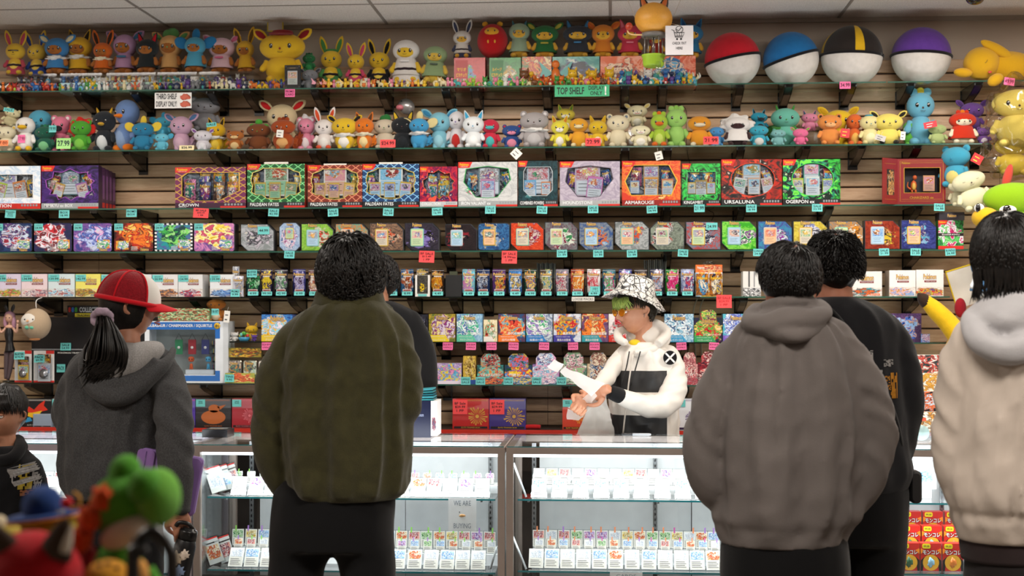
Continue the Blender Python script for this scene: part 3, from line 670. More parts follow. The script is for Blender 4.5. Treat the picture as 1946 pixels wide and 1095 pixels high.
tins = [(457, 521, 426, 'tall silver tin with a dark lower corner', (TB, '#b9bcc2', '#cfc6d4', '#4a4a50', '#8a8f96'), 'tr bl', 0), (530, 571, 423, 'narrow pale blue eight-sided tin', ('#8fa8cf', '#b9cfe6', '#c78ab4', '#e8e4f0', '#5a7ab0'), 'tl tr bl br', 1),
  (572, 634, 425, 'lime green tin with red zigzag stripes', ('#6fae3a', '#9fd058', '#c9d6c0', '#d2453a', '#3f7a3a'), 'tr', 1), (637, 700, 425, 'orange tin half behind the olive fleece shopper', ('#e07a2c', '#4fae9a', '#c93a2c', '#f0b45a', '#3f7a6a'), 'tr', 1),
  (702, 767, 424, 'copper-coloured tin with a bright card', ('#9a7a62', '#5a4a44', '#d05a3a', '#c9b29a', '#3a2f2c'), 'tr', 1), (769, 835, 424, 'charcoal tin with a lavender figure', ('#2f2c36', '#3f3a48', '#8f82c4', '#6a5aa0', '#1f1c24'), 'tr bl', 1),
  (846, 907, 426, 'black tin with dark red artwork', ('#232024', '#332a2c', '#8f2a34', '#4a2a30', '#15131a'), 'tr bl', 1), (908, 969, 424, 'blue tin with rounded gold-framed card', ('#2c4a7c', '#3f7ab0', '#c9b98a', '#8aa8d0', '#1c2c50'), '', 1),
  (970, 1034, 423, 'bright red tin with a red-framed card', ('#c43a26', '#e85a34', '#8f2a5a', '#d9c8c0', '#a3281e'), 'tr bl', 1), (1035, 1098, 422, 'grey tin with green and magenta artwork', (TG, '#6a4a5a', '#3f8f5a', '#e2e6dc', '#8a2a4a'), 'tr bl', 1),
  (1100, 1166, 422, 'grey tin with deep blue artwork', ('#3a5a94', TB, '#1f3f86', '#d9783a', '#6fa8dc'), 'tr bl', 1), (1168, 1234, 421, 'grey tin with an orange and slate figure', (TG, '#b9bec0', '#d9542c', '#5f7a94', '#f0b44a'), 'tr bl', 1),
  (1235, 1301, 421, 'grey-green tin with a black and white figure', ('#8f9a8c', '#5f685f', '#1f2226', '#d9dcd8', '#b03a36'), 'tl tr bl', 1), (1303, 1370, 421, 'tin with red and blue diagonal stripes', ('#6f8296', '#b8433a', '#2f4f8f', '#dfe4ea', '#1f2c4a'), 'tr bl', 1),
  (1371, 1438, 420, 'vivid green tin with a green ribboned figure', ('#3fae2f', '#8fe05a', '#2f8f4a', '#e6efe2', '#7a4a8a'), 'tr bl', 1), (1440, 1506, 420, 'purple and teal tin', ('#4a4f9a', '#3f8fb4', '#8f3a9a', '#cfe6ea', '#2f2a5a'), 'tr', 1),
  (1507, 1573, 420, 'mustard yellow tin above the shorter grey-hoodie man', ('#b8a23a', '#e0cf5a', '#7f86b8', '#dfe0ea', '#4a4a5a'), 'tr', 1), (1575, 1641, 420, 'amber tin with a black and orange figure', ('#c98a3a', TG, '#2a2422', '#e0902c', '#e8dcc8'), 'tr', 1),
  (1643, 1711, 419, 'brick red tin with a spiky yellow figure', ('#7c2a20', '#a8402a', '#e0bf3a', '#3f3230', '#c98a4a'), 'tr', 1), (1712, 1780, 418, 'indigo tin with an aqua serpent shape', ('#2a2f6a', '#3f4a94', '#3fa8c4', '#8fb4d8', '#5a3a7a'), 'tr', 1)]
for i, (a, b, ty, nm, c, cut, cardw) in enumerate(tins):
 r, w, h = place(4, a, b, ty, SF + .012, 'card_tin', nm, 'tin', 'card tins in a row on the fourth shelf')
 cc = w * .2; m = MB(); poly = oct_poly(w, h, cc, cut.split()) if cut else rrect(-w / 2, w / 2, 0, h, .018)
 m.prism(poly, 0, .072, art(*c, 60 + i, .3, 4.5, .22, .25), edge=.004, side=plain('#4b4e55', .3, .6)); m.build('tin_body', r)
 if cardw:
  cx = -w * .14 if i != 1 else 0; cw = w * .33; m = MB(); ch = cw * 1.36; zc = h * (.48 if i != 1 else .62)
  fr = plain(['#c9ccd0', '#d8b64c', '#8fd0c0'][i % 3], .3, .3); m.prism(rrect(cx - cw * .58, cx + cw * .58, zc - ch * .57, zc + ch * .57, .008), -.003, .0, fr, edge=.0012); m.build('card_frame', r)
  mini_card(r, cx, zc, cw, -.0042, 90 + i, ['#d8c8a8', '#c9d6a0', '#a8c4d8', '#e0b48a'][i % 4], 0, ['#c9c0b0', '#b8d0a8', '#a8c8e0', '#e6b890'][i % 4])
 m = MB(); wordmark(m, -w * .14 if i != 1 else 0, h * .93, w * .26, -.003); m.text('TRADING CARD GAME', -w * .14 if i != 1 else 0, h * .87, w * .2, h * .012, WHITE, -.003, keep=False); m.build('wordmark', r)
 if i == 0: m = MB(); m.box(w * .02, w * .36, -.004, -.0034, h * .62, h * .9, plain(CY, .75)); m.text('44.99', w * .19, h * .76, w * .26, h * .1, INK, -.005, .01); m.build('price_sticker', r)
 if i == 13: m = MB(); m.box(w * .08, w * .4, -.006, -.0054, h * .7, h * .95, plain(CY, .75)); m.text('24.99', w * .24, h * .82, w * .25, h * .1, INK, -.007, .01); m.build('price_sticker', r)
r, w, h = place(4, 1783, 1831, 419, SF + .012, 'booster_bundle_box', 'upright green, black and red card box at the end of the tin shelf', 'boxed card set', None)
m = MB(); m.box(-w / 2, w / 2, 0, .06, 0, h, plain('#1e7a34', .35), art('#1f1a20', '#2f9a4a', '#c22a6a', '#e6e0e6', '#4fc05a', 97, .5, 4)); m.box(-w / 2, w / 2, -.001, 0, 0, h * .12, REDP); m.box(-w / 2, w / 2, -.001, 0, h * .46, h * .56, plain('#2a2024', .4)); m.text('BOOSTER BUNDLE', 0, h * .51, w * .7, h * .05, WHITE, -.0018, .01); m.build('carton', r)
m = MB(); m.prism([(-w / 2, h), (-w / 2, h * .86), (-w * .2, h * .86), (-w * .12, h)], -.0014, 0, REDP); m.text(PK, -w * .34, h * .94, w * .26, h * .06, YEL, -.002, .02); m.build('corner_badge', r)
zt = SZ[4] + h + .001; x0, x1 = X(1786, SF), X(1834, SF); r = thing('flat_card_box', 'dark flat card box lying on top of the green and red upright box', 'boxed card set', ((x0 + x1) / 2 - .0, SF + .012, zt)); w = x1 - x0
m = MB(); m.box(-w / 2, w / 2, 0, .1, 0, .042, plain('#2b2830', .3)); wordmark(m, 0, .024, w * .34, -.001); m.build('carton', r)
G4 = 'price notes on the tin shelf'
for px, py, ls, what in ((550, 484, ['SALE', '14.99'], 'under the narrow eight-sided tin'), (1068, 482, ['SALE', '21.99'], 'under the grey tin with green and magenta art'), (1137, 482, ['SALE', '21.99'], 'under the grey tin with deep blue art'), (1201, 482, ['SALE', '21.99'], 'under the grey tin with orange and slate art'),
                         (1298, 481, ['SALE', '26.99'], 'between the black-and-white and the striped tin'), (1441, 480, ['LUNCH', '24.99'], 'left of the shorter grey-hoodie head'), (1680, 479, ['SALE', '21.99'], 'under the brick red tin'), (1740, 479, ['SALE', '21.99'], 'under the indigo tin'), (1806, 479, ['BUNDLE', '26.99'], 'under the upright green and red card box')):
 note(px, py, 19.5, 14, CY, ls, what.replace('left of', 'beside'), group=G4, tilt=random.Random(px).uniform(-.06, .06))
note(811, 488, 29, 22, RD, ['BF SALE', '$13.49', '1 PP'], 'under the charcoal tin with lavender art', tilt=.04, ink='#3a1014')
note(968, 489, 29, 24, RD, ['BF SALE', '14.99/ea', '1 PP'], 'under the blue and bright red tins', tilt=.02, ink='#3a1014')
note(1376, 573, 29, 25, RD, ['BF SALE', '$24.99', '1 PP'], 'under the two-pack box beside grey cables', tilt=.0, ink='#c02a30')
m = None
def booster_box(px0, px1, py1, label, base, c, seed, price=None, Y=SF + .01, depth=.12, side=None):
 r, w, h = place(5, px0, px1, py1, Y, 'booster_box', label, 'booster box', 'white booster boxes on the fifth shelf')
 bm = plain(base, .28, coat=.4); m = MB(); m.box(-w / 2, w / 2, 0, depth, 0, h, bm if not side else plain(side, .3)); m.box(-w / 2, w / 2, -.0006, 0, 0, h, bm)
 m.box(-w / 2, w / 2, -.0012, -.0006, 0, h * .36, bm, art('#c3b8ac', base, c[0], c[1], c[2], seed, .42, 5)); m.build('carton', r)
 m = MB(); cx = w * .10 if price else 0
 wordmark(m, cx, h * .74, w * .46, -.0016); m.box(cx - w * .2, cx + w * .24, -.0016, -.0008, h * .53, h * .60, plain('#7c1f2a', .4)); m.text('TRADING CARD GAME', cx + w * .02, h * .565, w * .36, h * .03, WHITE, -.0022, keep=False); m.build('wordmark', r)
 m = MB(); m.prism([(w * .1, h * .04), (w * .44, h * .04), (w * .42, h * .12), (w * .12, h * .12)], -.002, -.001, plain(c[0], .35)); m.text('BOOSTERS', w * .27, h * .08, w * .26, h * .04, WHITE, -.0026, .01); m.build('set_title', r)
 if price: m = MB(); m.box(-w * .5, -w * .08, -.003, -.0024, h * .68, h * .98, plain(CY, .75)); m.text('SEALED', -w * .29, h * .9, w * .3, h * .05, INK, -.0038); m.text(price, -w * .29, h * .79, w * .36, h * .1, INK, -.0038, .01); m.build('price_sticker', r)
bbs = [(-8, 40, 521, 'lilac-topped booster box at the frame edge', '#d5cade', ('#e0a23a', '#5fa85a', '#c2453a'), '129.99'), (41, 90, 521, 'pale pink booster box', '#e3cfd4', ('#b8434f', '#e6e0e0', '#6a4a6a'), '134.99'), (92, 142, 521, 'pale ice-blue booster box', '#cfdde0', ('#5f9fc0', '#e2edf0', '#a8403c'), '139.99'),
       (144, 191, 521, 'bright yellow booster box', '#e5da6a', ('#5f6a52', '#c9a83a', '#8a3a34'), '142.99'), (193, 239, 522, 'white booster box mostly hidden by the red cap', '#dedfe0', ('#3b5fa0', '#c23a3a', '#d9b24a'), '131.99'), (240, 288, 522, 'white booster box just above the cap front', '#dcdde0', ('#7a4fa0', '#b9c4d0', '#3b5fa0'), None),
       (290, 338, 522, 'white booster box with grey-orange band, first clear of the cap brim', '#dedcdc', ('#8a5a4a', '#3f4a5a', '#e09a5a'), '120.99'), (339, 385, 522, 'white booster box with red spiky band beside a silver stack', '#dcdcdc', ('#c8343a', '#2f3f6a', '#d9ccd0'), '124.99'), (399, 446, 522, 'white booster box with a blue wave band', '#dfe2e4', ('#3f6fb4', '#8fb4d8', '#2a3f70'), '139.99')]
for i, b in enumerate(bbs): booster_box(b[0], b[1], b[2], b[3] + ' on the fifth shelf', b[4], b[5], 110 + i, b[6])
booster_box(1616, 1676, 516, 'white booster box with a red-orange band, by the black-haired man', '#e4e0dc', ('#e0682c', '#4a4440', '#3f8f9a'), 120, side='#c9c4bc')
booster_box(1690, 1740, 514, 'white booster box with a pastel band in the middle of three', '#e6e3df', ('#5f8fc8', '#e0b4b0', '#c98a2c'), 121, side='#b9a89a')
booster_box(1741, 1793, 513, 'white booster box with a red and gold band, last of three', '#e6e4e0', ('#c23038', '#c9c23a', '#6a3f8a'), 122, side='#d9d4cc')
r, w, h = place(5, 1412, 1446, 516, SF + .01, 'booster_box', 'white booster box with a black and white band beside the grey-hoodie head', 'booster box', None)
m = MB(); m.box(-w / 2, w / 2, 0, .12, 0, h, plain('#dcdad6', .3)); m.box(-w / 2, w / 2, -.001, 0, 0, h * .34, DARK, art('#2a2a2c', '#e4e4e4', '#101010', '#8a8a8a', '#f2f2f2', 123, .6, 6)); m.build('carton', r)
m = MB(); m.box(-w * .2, -w * .12, -.0012, 0, h * .38, h, plain('#4a4a4e', .5)); m.box(w * .1, w * .16, -.0012, 0, h * .38, h, plain('#8a8a8e', .5)); m.build('seam_tape', r)
PACKV = {}
def make_pack(h, w):
 m = MB(); vs, fs, uv = pillow(w, h, .006, 6, 10); m.add(vs, fs, plain('#888888', .3), True, uv)
 m.add([(v[0], .0005, v[2]) for v in vs], [tuple(reversed(f)) for f in fs], plain('#9a9ca0', .3, .6))
 wordmark(m, 0, h * .80, w * .84, -.0075, h=h * .12); m.box(-w * .3, w * .3, -.0072, -.006, h * .70, h * .725, WHITE)
 m.box(-w * .34, w * .34, -.0068, -.006, h * .12, h * .20, plain('#e8e6e0', .4)); m.box(-w * .30, w * .30, -.0074, -.0066, h * .135, h * .185, plain('#8a2a30', .4))
 m.box(-w * .48, w * .48, -.0012, -.0004, h * .94, h * .96, plain('#c9c9cc', .3, .6))
 return m
PMESH = make_pack(.115, .068).build('booster_pack'); PDATA = PMESH.data; bpy.data.objects.remove(PMESH)
def pack(px0, px1, py1, zb, Y, label, c, seed, group='booster packs standing in black trays', tilt=0.0, thick=1):
 x0, x1 = X(px0, Y), X(px1, Y); w = x1 - x0; h = W(px0, py1, Y).z - zb
 o = bpy.data.objects.new('booster_pack', PDATA); COL.objects.link(o); tag(o, label, 'booster pack', group)
 o.location = ((x0 + x1) / 2, Y, zb); o.scale = (w / .068, 1, h / .115); o.rotation_euler = (0, tilt, 0)
 o.material_slots[0].link = 'OBJECT'; o.material_slots[0].material = art(*c, seed, .40, 4.5, .22, .35)
 return o
pk = [(468, 494, 'black with a green ghostly shape, the first in the tray', ('#17202a', '#1f4a4a', '#3f9a5a', '#0f1418', '#8fd0a0')), (496, 518, 'dark purple with a yellow figure', ('#2a2248', '#17142c', '#e8cf3a', '#c9b02c', '#3a2f5a')), (522, 547, 'black with white and green artwork', ('#1a1a20', '#2f2a3a', '#d9dce0', '#4f9a5a', '#8a7a9a')),
      (557, 581, 'indigo with a lilac winged shape', ('#232a5a', '#3f3f8a', '#8a82c4', '#c9c4e0', '#4a2f5a')), (586, 610, 'brown and white pack beside the fleece collar', ('#5a3a3a', '#2a1f28', '#e0c8a8', '#a8503a', '#e6e0dc')), (735, 755, 'sky blue, half behind the dark curly hair', ('#4a9ac4', '#2a6a9a', '#d0e8f0', '#e0b84a', '#3a4f6a')),
      (762, 786, 'navy with an orange beast shape', ('#26406a', '#3f7aa8', '#c8683a', '#7a3a2c', '#e6dcd0')), (820, 844, 'black with fiery gold artwork', ('#201a14', '#4a3018', '#e8a82c', '#c8681c', '#f4dc8a')), (879, 903, 'sky blue and pink, next to the plain black holder', ('#4fa8c8', '#8fd0dc', '#e08ab8', '#b88ad0', '#f0e6a8')),
      (906, 931, 'navy with a silver figure', ('#233a6a', '#14244a', '#c9d0dc', '#7a8aa8', '#3a2a3a')), (936, 961, 'violet with a red flame shape', ('#3a2a5a', '#6a3a7a', '#c8503a', '#d9b04a', '#2a1a3a')), (967, 992, 'royal blue with a gold streak', ('#2a5a9a', '#4f8fd0', '#e0c46a', '#1a3f7a', '#d9e8f4')),
      (996, 1020, 'deep green with an orange bird shape', ('#1f4a34', '#1a2f2a', '#e09a2c', '#3f5fa8', '#f0d06a')), (1026, 1050, 'dark brown with coloured masks', ('#3a302a', '#5a4a3a', '#8fa85a', '#d9c8a0', '#4a8fb0')), (1056, 1081, 'grey with a dark four-legged shape', ('#6a6470', '#8f8a9a', '#5a3a3f', '#d9cfd0', '#c84a6a')),
      (1085, 1110, 'orange flame pack above the loose packs sign', ('#7a2f28', '#c8502c', '#f0a03a', '#e0702c', '#f6dc9a')), (1116, 1141, 'white dotted pack with a red swirl', ('#eae4e6', '#f4f2f2', '#c82a3a', '#e0808a', '#f0c8cc')), (1145, 1170, 'teal with pink and green mass beside the hat brim', ('#2f6a7a', '#1f4a5a', '#d84a9a', '#4fae6a', '#e0d8e8')),
      (1176, 1201, 'violet pack right above the bucket hat brim', ('#4a4a94', '#2a2f6a', '#8ac4e8', '#c48ad8', '#e6e8f4')), (1205, 1230, 'black pack rising over the bucket hat', ('#2a2426', '#4a3f3a', '#c8a04a', '#8a3a3a', '#e6dcc8')), (1235, 1261, 'dark slate pack with grey stack behind it', ('#2a3040', '#4a4a6a', '#a85a3a', '#8aa8c8', '#d0c8d8')),
      (1265, 1290, 'black with hot pink mass and lime green base', ('#17201a', '#2fae3a', '#e83a8a', '#c82a6a', '#f0a8c8')), (1294, 1319, 'white-blue with red and blue figures, last in line', ('#5a6aa0', '#b9c4dc', '#d84a5a', '#3f4f94', '#e8ecf4'))]
GP = 'price strips under the booster packs'
prices = ['4.99', '99.99', '42.99', '6.99', '19.99', '4.49', '8.99', '4.49', '6.49', '4.49', '5.49', '4.49', '14.99', '5.49', '3.99', '6.99', '4.99', '5.49', '4.49', '7.99', '5.49', '5.99', '5.99']
zb = SZ[5] + .014
BKT = plain('#0d0d10', .3, name='black_tray')
for i, (a, b, nm, c) in enumerate(pk):
 pack(a, b, 512, zb, SF + .018, f'booster pack, {nm}', c, 130 + i)
 r = thing('pack_tray', f'black tray of the pack, {nm}', 'display tray', ((X(a, SF) + X(b, SF)) / 2, SF + .004, SZ[5]), group='black pack trays')
 w = X(b, SF) - X(a, SF) + .012; m = MB(); m.box(-w / 2, w / 2, 0, .07, 0, .012, BKT); m.box(-w / 2, w / 2, 0, .003, 0, .022, BKT)
 m.box(-w / 2, -w / 2 + .003, .0, .07, 0, .085, BKT); m.box(w / 2 - .003, w / 2, 0, .07, 0, .085, BKT); m.box(-w / 2, w / 2, .067, .07, 0, .1, BKT); m.build('tray', r)
 note((a + b) / 2, 558, 20, 7.5, CY, [prices[i]], '', Y=SF - .002, group=GP, label=f'cyan price strip, pack {nm}')
pack(442, 455, 507, SZ[5] + .03, SF + .03, 'grey wrapped promo pack behind the white one', ('#8f96a0', '#c9ccd0', '#5a6a8a', '#d9d4c8', '#a8a8b0'), 170, None)
pack(443, 463, 525, SZ[5] + .001, SF + .004, 'pale lilac promo pack in front of the last white box', ('#c0c4d8', '#e4e4ec', '#8a94b8', '#d8c8a0', '#9aa0b8'), 171, None)
note(447, 557, 17, 14, CY, ['PROMO', '9.99'], 'on the pale lilac promo pack', Y=SF - .004)
note(479, 520, 19, 14, CY, ['BLISTER', '$22.99'], 'on the first black booster pack', Y=SF + .006)
note(1131, 552, 19, 15, CY, ['151', '9.99'], 'on the white dotted booster pack', Y=SF + .004)
r, w, h = place(5, 789, 817, 523, SF + .004, 'card_display_case', 'white-edged display card with a black and yellow pack', 'card display', None)
m = MB(); m.box(-w / 2, w / 2, 0, .004, 0, h, WHITE); m.box(-w * .36, w * .36, -.001, 0, h * .14, h * .99, plain('#3f3c34', .3), art('#2a2a2a', '#55524a', '#e8cf2c', '#c9a81c', '#1a1a1a', 175, .22, 3)); m.box(-w * .3, w * .3, -.002, -.001, h * .02, h * .12, plain(CY, .7)); m.build('holder', r)
pack(791, 815, 510, SZ[5] + .06, SF + .02, 'black pack peeking above the white display card', ('#2a2a2a', '#444038', '#e8cf2c', '#8a7a3a', '#c9c4b8'), 176, None)
r, w, h = place(5, 847, 877, 523, SF + .004, 'black_card_holder', 'plain matte black square holder among the booster packs', 'card display', None)
m = MB(); m.box(-w / 2, w / 2, 0, .05, 0, h, plain('#101012', .6)); m.build('shell', r); m = MB(); m.box(-w * .3, w * .2, .03, .05, h, h + .02, plain('#4a5040', .3)); m.build('loose_packs', r)
for (a, b, y0, yb, lab) in ((1024, 1052, 499, 509, 'row of upright grey slim packs behind the brown masks pack'), (1228, 1263, 493, 512, 'fan of upright dark slim packs above the bucket hat')):
 n = 12; r = thing('slim_pack_stack', lab, 'pack stack', (X((a + b) / 2, 7.62), 7.62, SZ[5])); h = Z(y0, 7.62, a) - SZ[5]; w = X(b, 7.62) - X(a, 7.62)
 for i in range(n):
  m = MB(); x = -w / 2 + w * i / (n - 1); m.box(x - w * .028, x + w * .028, 0, .1, 0, h - .004 * abs(math.sin(i * 2.1)), plain(['#5f6a68', '#3f4a4c', '#7c8480'][i % 3], .35), M=RY((i - 6) * .008)); m.build('slim_pack', r)
r, w, h = place(5, 1322, 1373, 518, SF + .004, 'two_pack_box', 'open box with two yellow-blue booster packs and an orange header', 'boxed card set', None)
m = MB(); m.box(-w / 2, w / 2, .01, .08, 0, h, plain('#e6e0d6', .3), art('#e8eef0', '#7fb8dc', '#f0a03c', '#f4cf4a', '#e8e8f0', 178, .6, 4)); m.build('carton', r)
m = MB(); m.box(-w / 2, w / 2, .012, .016, h, h * 1.32, REDP, art('#d8502c', '#e88a3c', '#c83024', '#e8c48a', '#a83a2c', 179, .4)); m.text(PK, -w * .3, h * 1.2, w * .26, h * .1, WHITE, .0105, .02); m.build('header', r)
for s_ in (-1, 1): inner_pack(r, s_ * w * .25, h * .5, w * .46, .006, 181 + s_)
m = MB(); m.text('TWO', 0, h * .05, w * .1, h * .04, WHITE, .009); m = MB(); m.ell((0, .03, h * 1.36), (w * .2, .02, .012), glassm('clear_plastic', '#f4f7f8', .9, .05), warp=.8); m.build('crumpled_film', r)
JT = ['\u30af\u30ea\u30e0\u30be\u30f3\u30d8\u30a4\u30ba', '\u30b5\u30a4\u30d0\u30fc\u30b8\u30e3\u30c3\u30b8', '\u5909\u5e7b\u306e\u4eee\u9762', '\u53e4\u4ee3\u306e\u5486\u54ee', '\u672a\u6765\u306e\u4e00\u9583', '\u9ed2\u708e\u306e\u652f\u914d\u8005', '\u30af\u30ec\u30a4\u30d0\u30fc\u30b9\u30c8', '\u30d0\u30a4\u30aa\u30ec\u30c3\u30c8', '\u30b9\u30ab\u30fc\u30ec\u30c3\u30c8', '\u30c8\u30ea\u30d7\u30ec\u30c3\u30c8\u30d3\u30fc\u30c8']
def jbox(k, px0, px1, py1, label, c, strip, seed, title, group, Y=SF + .012, word=True, head=None, depth=.1):
 r, w, h = place(k, px0, px1, py1, Y, 'display_box', label, 'booster box', group)
 m = MB(); m.box(-w / 2, w / 2, 0, depth, 0, h, plain(c[0], .3), art(*c, seed, .44, 4.5, .2)); m.build('carton', r)
 if strip:
  m = MB(); m.prism([(-w / 2, 0), (w * .28, 0), (w * .12, h * .24), (-w / 2, h * .24)], -.0016, 0, plain(strip, .35)); m.text(title, -w * .12, h * .07, w * .5, h * .09, WHITE, -.0022, .01, keep=True); m.text('POKEMON CARD GAME', -w * .16, h * .18, w * .5, h * .035, WHITE, -.0022, keep=False); m.build('title_strip', r)
  m = MB(); m.text(title, w * .14, h * .3, w * .6, h * .1, plain('#f4f2ec', .35), -.002, .02); m.build('title_lettering', r)
 if word: m = MB(); wordmark(m, 0, h * .86, w * .42, -.002); m.build('wordmark', r)
 if head:
  m = MB(); hw, hh = head; m.prism([(-hw * w / 2, h * .9), (hw * w / 2, h * .9), (hw * w / 2, h + hh * .6), (hw * w * .3, h + hh), (-hw * w * .3, h + hh), (-hw * w / 2, h + hh * .6)], -.0012, .002, art(c[1], c[2], c[3], c[4], c[0], seed + 5, .5, 4)); m.build('header', r)
 return r, w, h
G6 = 'foreign booster boxes on the sixth shelf'
j6 = [(497, 556, 598, 'deep blue booster box with a yellow strip beside the fleece jacket', ('#2a4f94', '#4f8fd0', '#f0b43a', '#8fd0e8', '#e8e0f0'), '#e0bf2c', 0), (792, 813, 598, 'narrow black box beside the black t-shirt sleeve', ('#1c1a20', '#3a3a44', '#5a5a6a', '#2a2a30', '#8a8a94'), None, 0),
      (815, 865, 597, 'gold and green booster box with a yellow strip', ('#b89a3a', '#4a6a3a', '#e8d48a', '#8a3a7a', '#d9c8e0'), '#e8cf2a', 0), (868, 917, 597, 'ice-blue booster box with a mint green strip', ('#6a9ac0', '#a8cce0', '#3fae8a', '#e8f0f4', '#4a7ab0'), '#5fc0a0', 1),
      (919, 945, 608, 'small white and gold card box between two large ones', ('#d9c89a', '#efe6cc', '#c8503a', '#4fae7a', '#e6dcc8'), '#e9e4da', 2), (947, 998, 597, 'dark red and blue booster box with an orange strip', ('#6a2f34', '#2f4f7a', '#d84a3a', '#e8b06a', '#3fa0c0'), '#ef7a2c', 3),
      (1000, 1050, 597, 'white booster box with green rays and a blue strip', ('#c9d4dc', '#4a5f8a', '#4fae7a', '#f0f0f4', '#8a7ac0'), '#2a7ac0', 4), (1052, 1104, 597, 'white booster box with red and gold birds and an indigo strip', ('#dfe2e8', '#b9c4dc', '#c8303a', '#e0b43a', '#3f5fa0'), '#3f3a9a', 5),
      (1106, 1156, 597, 'purple and orange flame booster box with a teal strip', ('#5a3a5a', '#7a5a86', '#f08a3c', '#d8502c', '#f6d08a'), '#2f9aa8', 5), (1157, 1206, 597, 'white dotted booster box with a red strip behind the glasses', ('#e6dede', '#f4f0f0', '#c83a44', '#f0c8cc', '#8a8a8a'), '#d83a34', 6),
      (1263, 1318, 597, 'pale blue snow booster box with a blue strip beside the hood', ('#5f94b8', '#c0dce8', '#8ab8d0', '#eef4f8', '#3f6a94'), '#3f9ac8', 6), (1319, 1373, 604, 'dark booster box with red and green dragons and a rainbow strip', ('#3a1f4a', '#1f3a3a', '#c82a34', '#4fae4a', '#e8c46a'), '#2f9a5a', 9),
      (1374, 1424, 597, 'turquoise booster box with a lilac strip by the grey sweater', ('#3fa0b8', '#6ac0d0', '#c9d8f0', '#5a6ac0', '#e8ecf4'), '#7a5ac0', 7), (1694, 1751, 596, 'purple and blue booster box behind the black sweater', ('#5a3f6a', '#3a2a4a', '#3f6ac0', '#c8a08a', '#8ab0e0'), None, 8)]
for i, b in enumerate(j6):
 jbox(6, b[0], b[1], b[2], b[3], b[4], b[5], 200 + i, JT[b[6]], G6, head=(.55, .04) if i == 11 else None, word=i not in (1, 4, 13))
r, w, h = place(6, 1750, 1767, 635, SF + .004, 'card_pack_box', 'small blue and violet card box at the shelf end', 'boxed card set', None); m = MB(); m.box(-w / 2, w / 2, 0, .05, 0, h, DARK, art('#4a6ac0', '#8ab0e0', '#5a3f8a', '#e8e4f4', '#c88ab0', 216, .5)); m.build('carton', r)
GK = 'pink notes under the foreign booster boxes'
for px, what in ((507, 'under the deep blue box by the fleece'), (851, 'under the gold and green box'), (895, 'under the ice-blue box'), (934, 'under the small white and gold box'), (976, 'under the dark red box with the orange strip'), (1034, 'under the white box with green rays'), (1089, 'under the white box with red birds'), (1130, 'under the purple flame box'), (1295, 'under the pale blue snow box'), (1357, 'under the dark dragon box')):
 note(px, 658, 19, 14, PI_, ['BOX 89.99', '4.99/PACK'], what, group=GK, tilt=random.Random(px).uniform(-.05, .05), ink='#7a2248')
G7 = 'pop-up booster boxes on the seventh shelf'
j7 = [(828, 877, 691, 'white and violet card box lowest by the t-shirt sleeve', ('#d9c8dc', '#8a6ab0', '#f0cf3a', '#5fb0d8', '#e08ab8'), 0), (880, 904, 677, 'small gold card box with blue base', ('#a8883a', '#d9b44a', '#f0d86a', '#7a5a2a', '#c9a85a'), 0), (907, 957, 694, 'teal and orange pop-up booster box', ('#2a2f34', '#3f8f8a', '#e08a3c', '#5fc0b4', '#c94a3a'), 1),
      (959, 1011, 694, 'green and yellow pop-up booster box', ('#1f4a2a', '#2a3a6a', '#f0cf3a', '#d84a3a', '#4f8ad0'), 1), (1012, 1063, 693, 'pink and blue pop-up booster box behind the paper', ('#5a5a94', '#c88ab8', '#e8b0c8', '#8ac0e0', '#f0e8f0'), 1), (1065, 1115, 692, 'sage green pop-up booster box behind the bag handle', ('#3a5a4a', '#6a8a7a', '#8fc08a', '#c06a8a', '#e0e4d8'), 1),
      (1116, 1158, 692, 'sandy pop-up booster box beside the sleeve', ('#a8947a', '#d9c4a0', '#4a6a94', '#e6d8c0', '#8a3a34'), 1), (1295, 1326, 692, 'rose pop-up booster box at the clerk\'s back', ('#b86a70', '#d9a8a4', '#c83a4a', '#f0d0c8', '#8a2a34'), 1), (1327, 1372, 690, 'crimson pop-up booster box by the grey sleeve', ('#a82a34', '#4a1c28', '#e05a5a', '#e8c8c0', '#6a1c2a'), 1)]
for i, b in enumerate(j7):
 r, w, h = jbox(7, b[0], b[1], b[2], b[3], b[4], None, 230 + i, '', G7, head=(.74, .06) if b[5] else None, word=False)
 m = MB()
 if b[5]: m.box(-w / 2, w / 2, -.002, -.0006, 0, h * .36, DARK, art('#1f1d24', b[4][3], b[4][2], b[4][4], b[4][0], 245 + i, .5, 5)); m.text(['', '', '\u30ea\u30df\u30c3\u30af\u30b9\u30d0\u30a6\u30c8', '\u5bc6\u65cf\u30c9\u30fc\u30e0', '\u30c9\u30ea\u30fc\u30e0\u30ea\u30fc\u30b0', '\u30bf\u30c3\u30b0\u30dc\u30eb\u30c8', '\u30ca\u30a4\u30c8\u30e6\u30cb\u30be\u30f3', '\u30ed\u30b9\u30c8\u30a2\u30d3\u30b9', '\u30b9\u30da\u30fc\u30b9\u30b8\u30e3\u30b0\u30e9\u30fc'][i], 0, h * .48, w * .74, h * .16, WHITE, -.0024, .03)
 else: m.box(-w / 2, w / 2, -.001, -.0004, 0, h * .16, plain(['#e8dcec', '#2a4f9a'][i], .35))
 m.build('title_panel', r)
for px, py, what in ((885, 724, 'under the small gold card box'), (913, 724, 'on the teal and orange pop-up box'), (966, 724, 'on the green and yellow pop-up box'), (1020, 724, 'on the pink and blue pop-up box'), (1067, 724, 'on the sage green pop-up box'), (1296, 724, 'on the rose pop-up box')):
 note(px, py, 18, 14.5, CY, ['5.49/PACK', 'SALE'], what, group='cyan notes on the pop-up boxes')
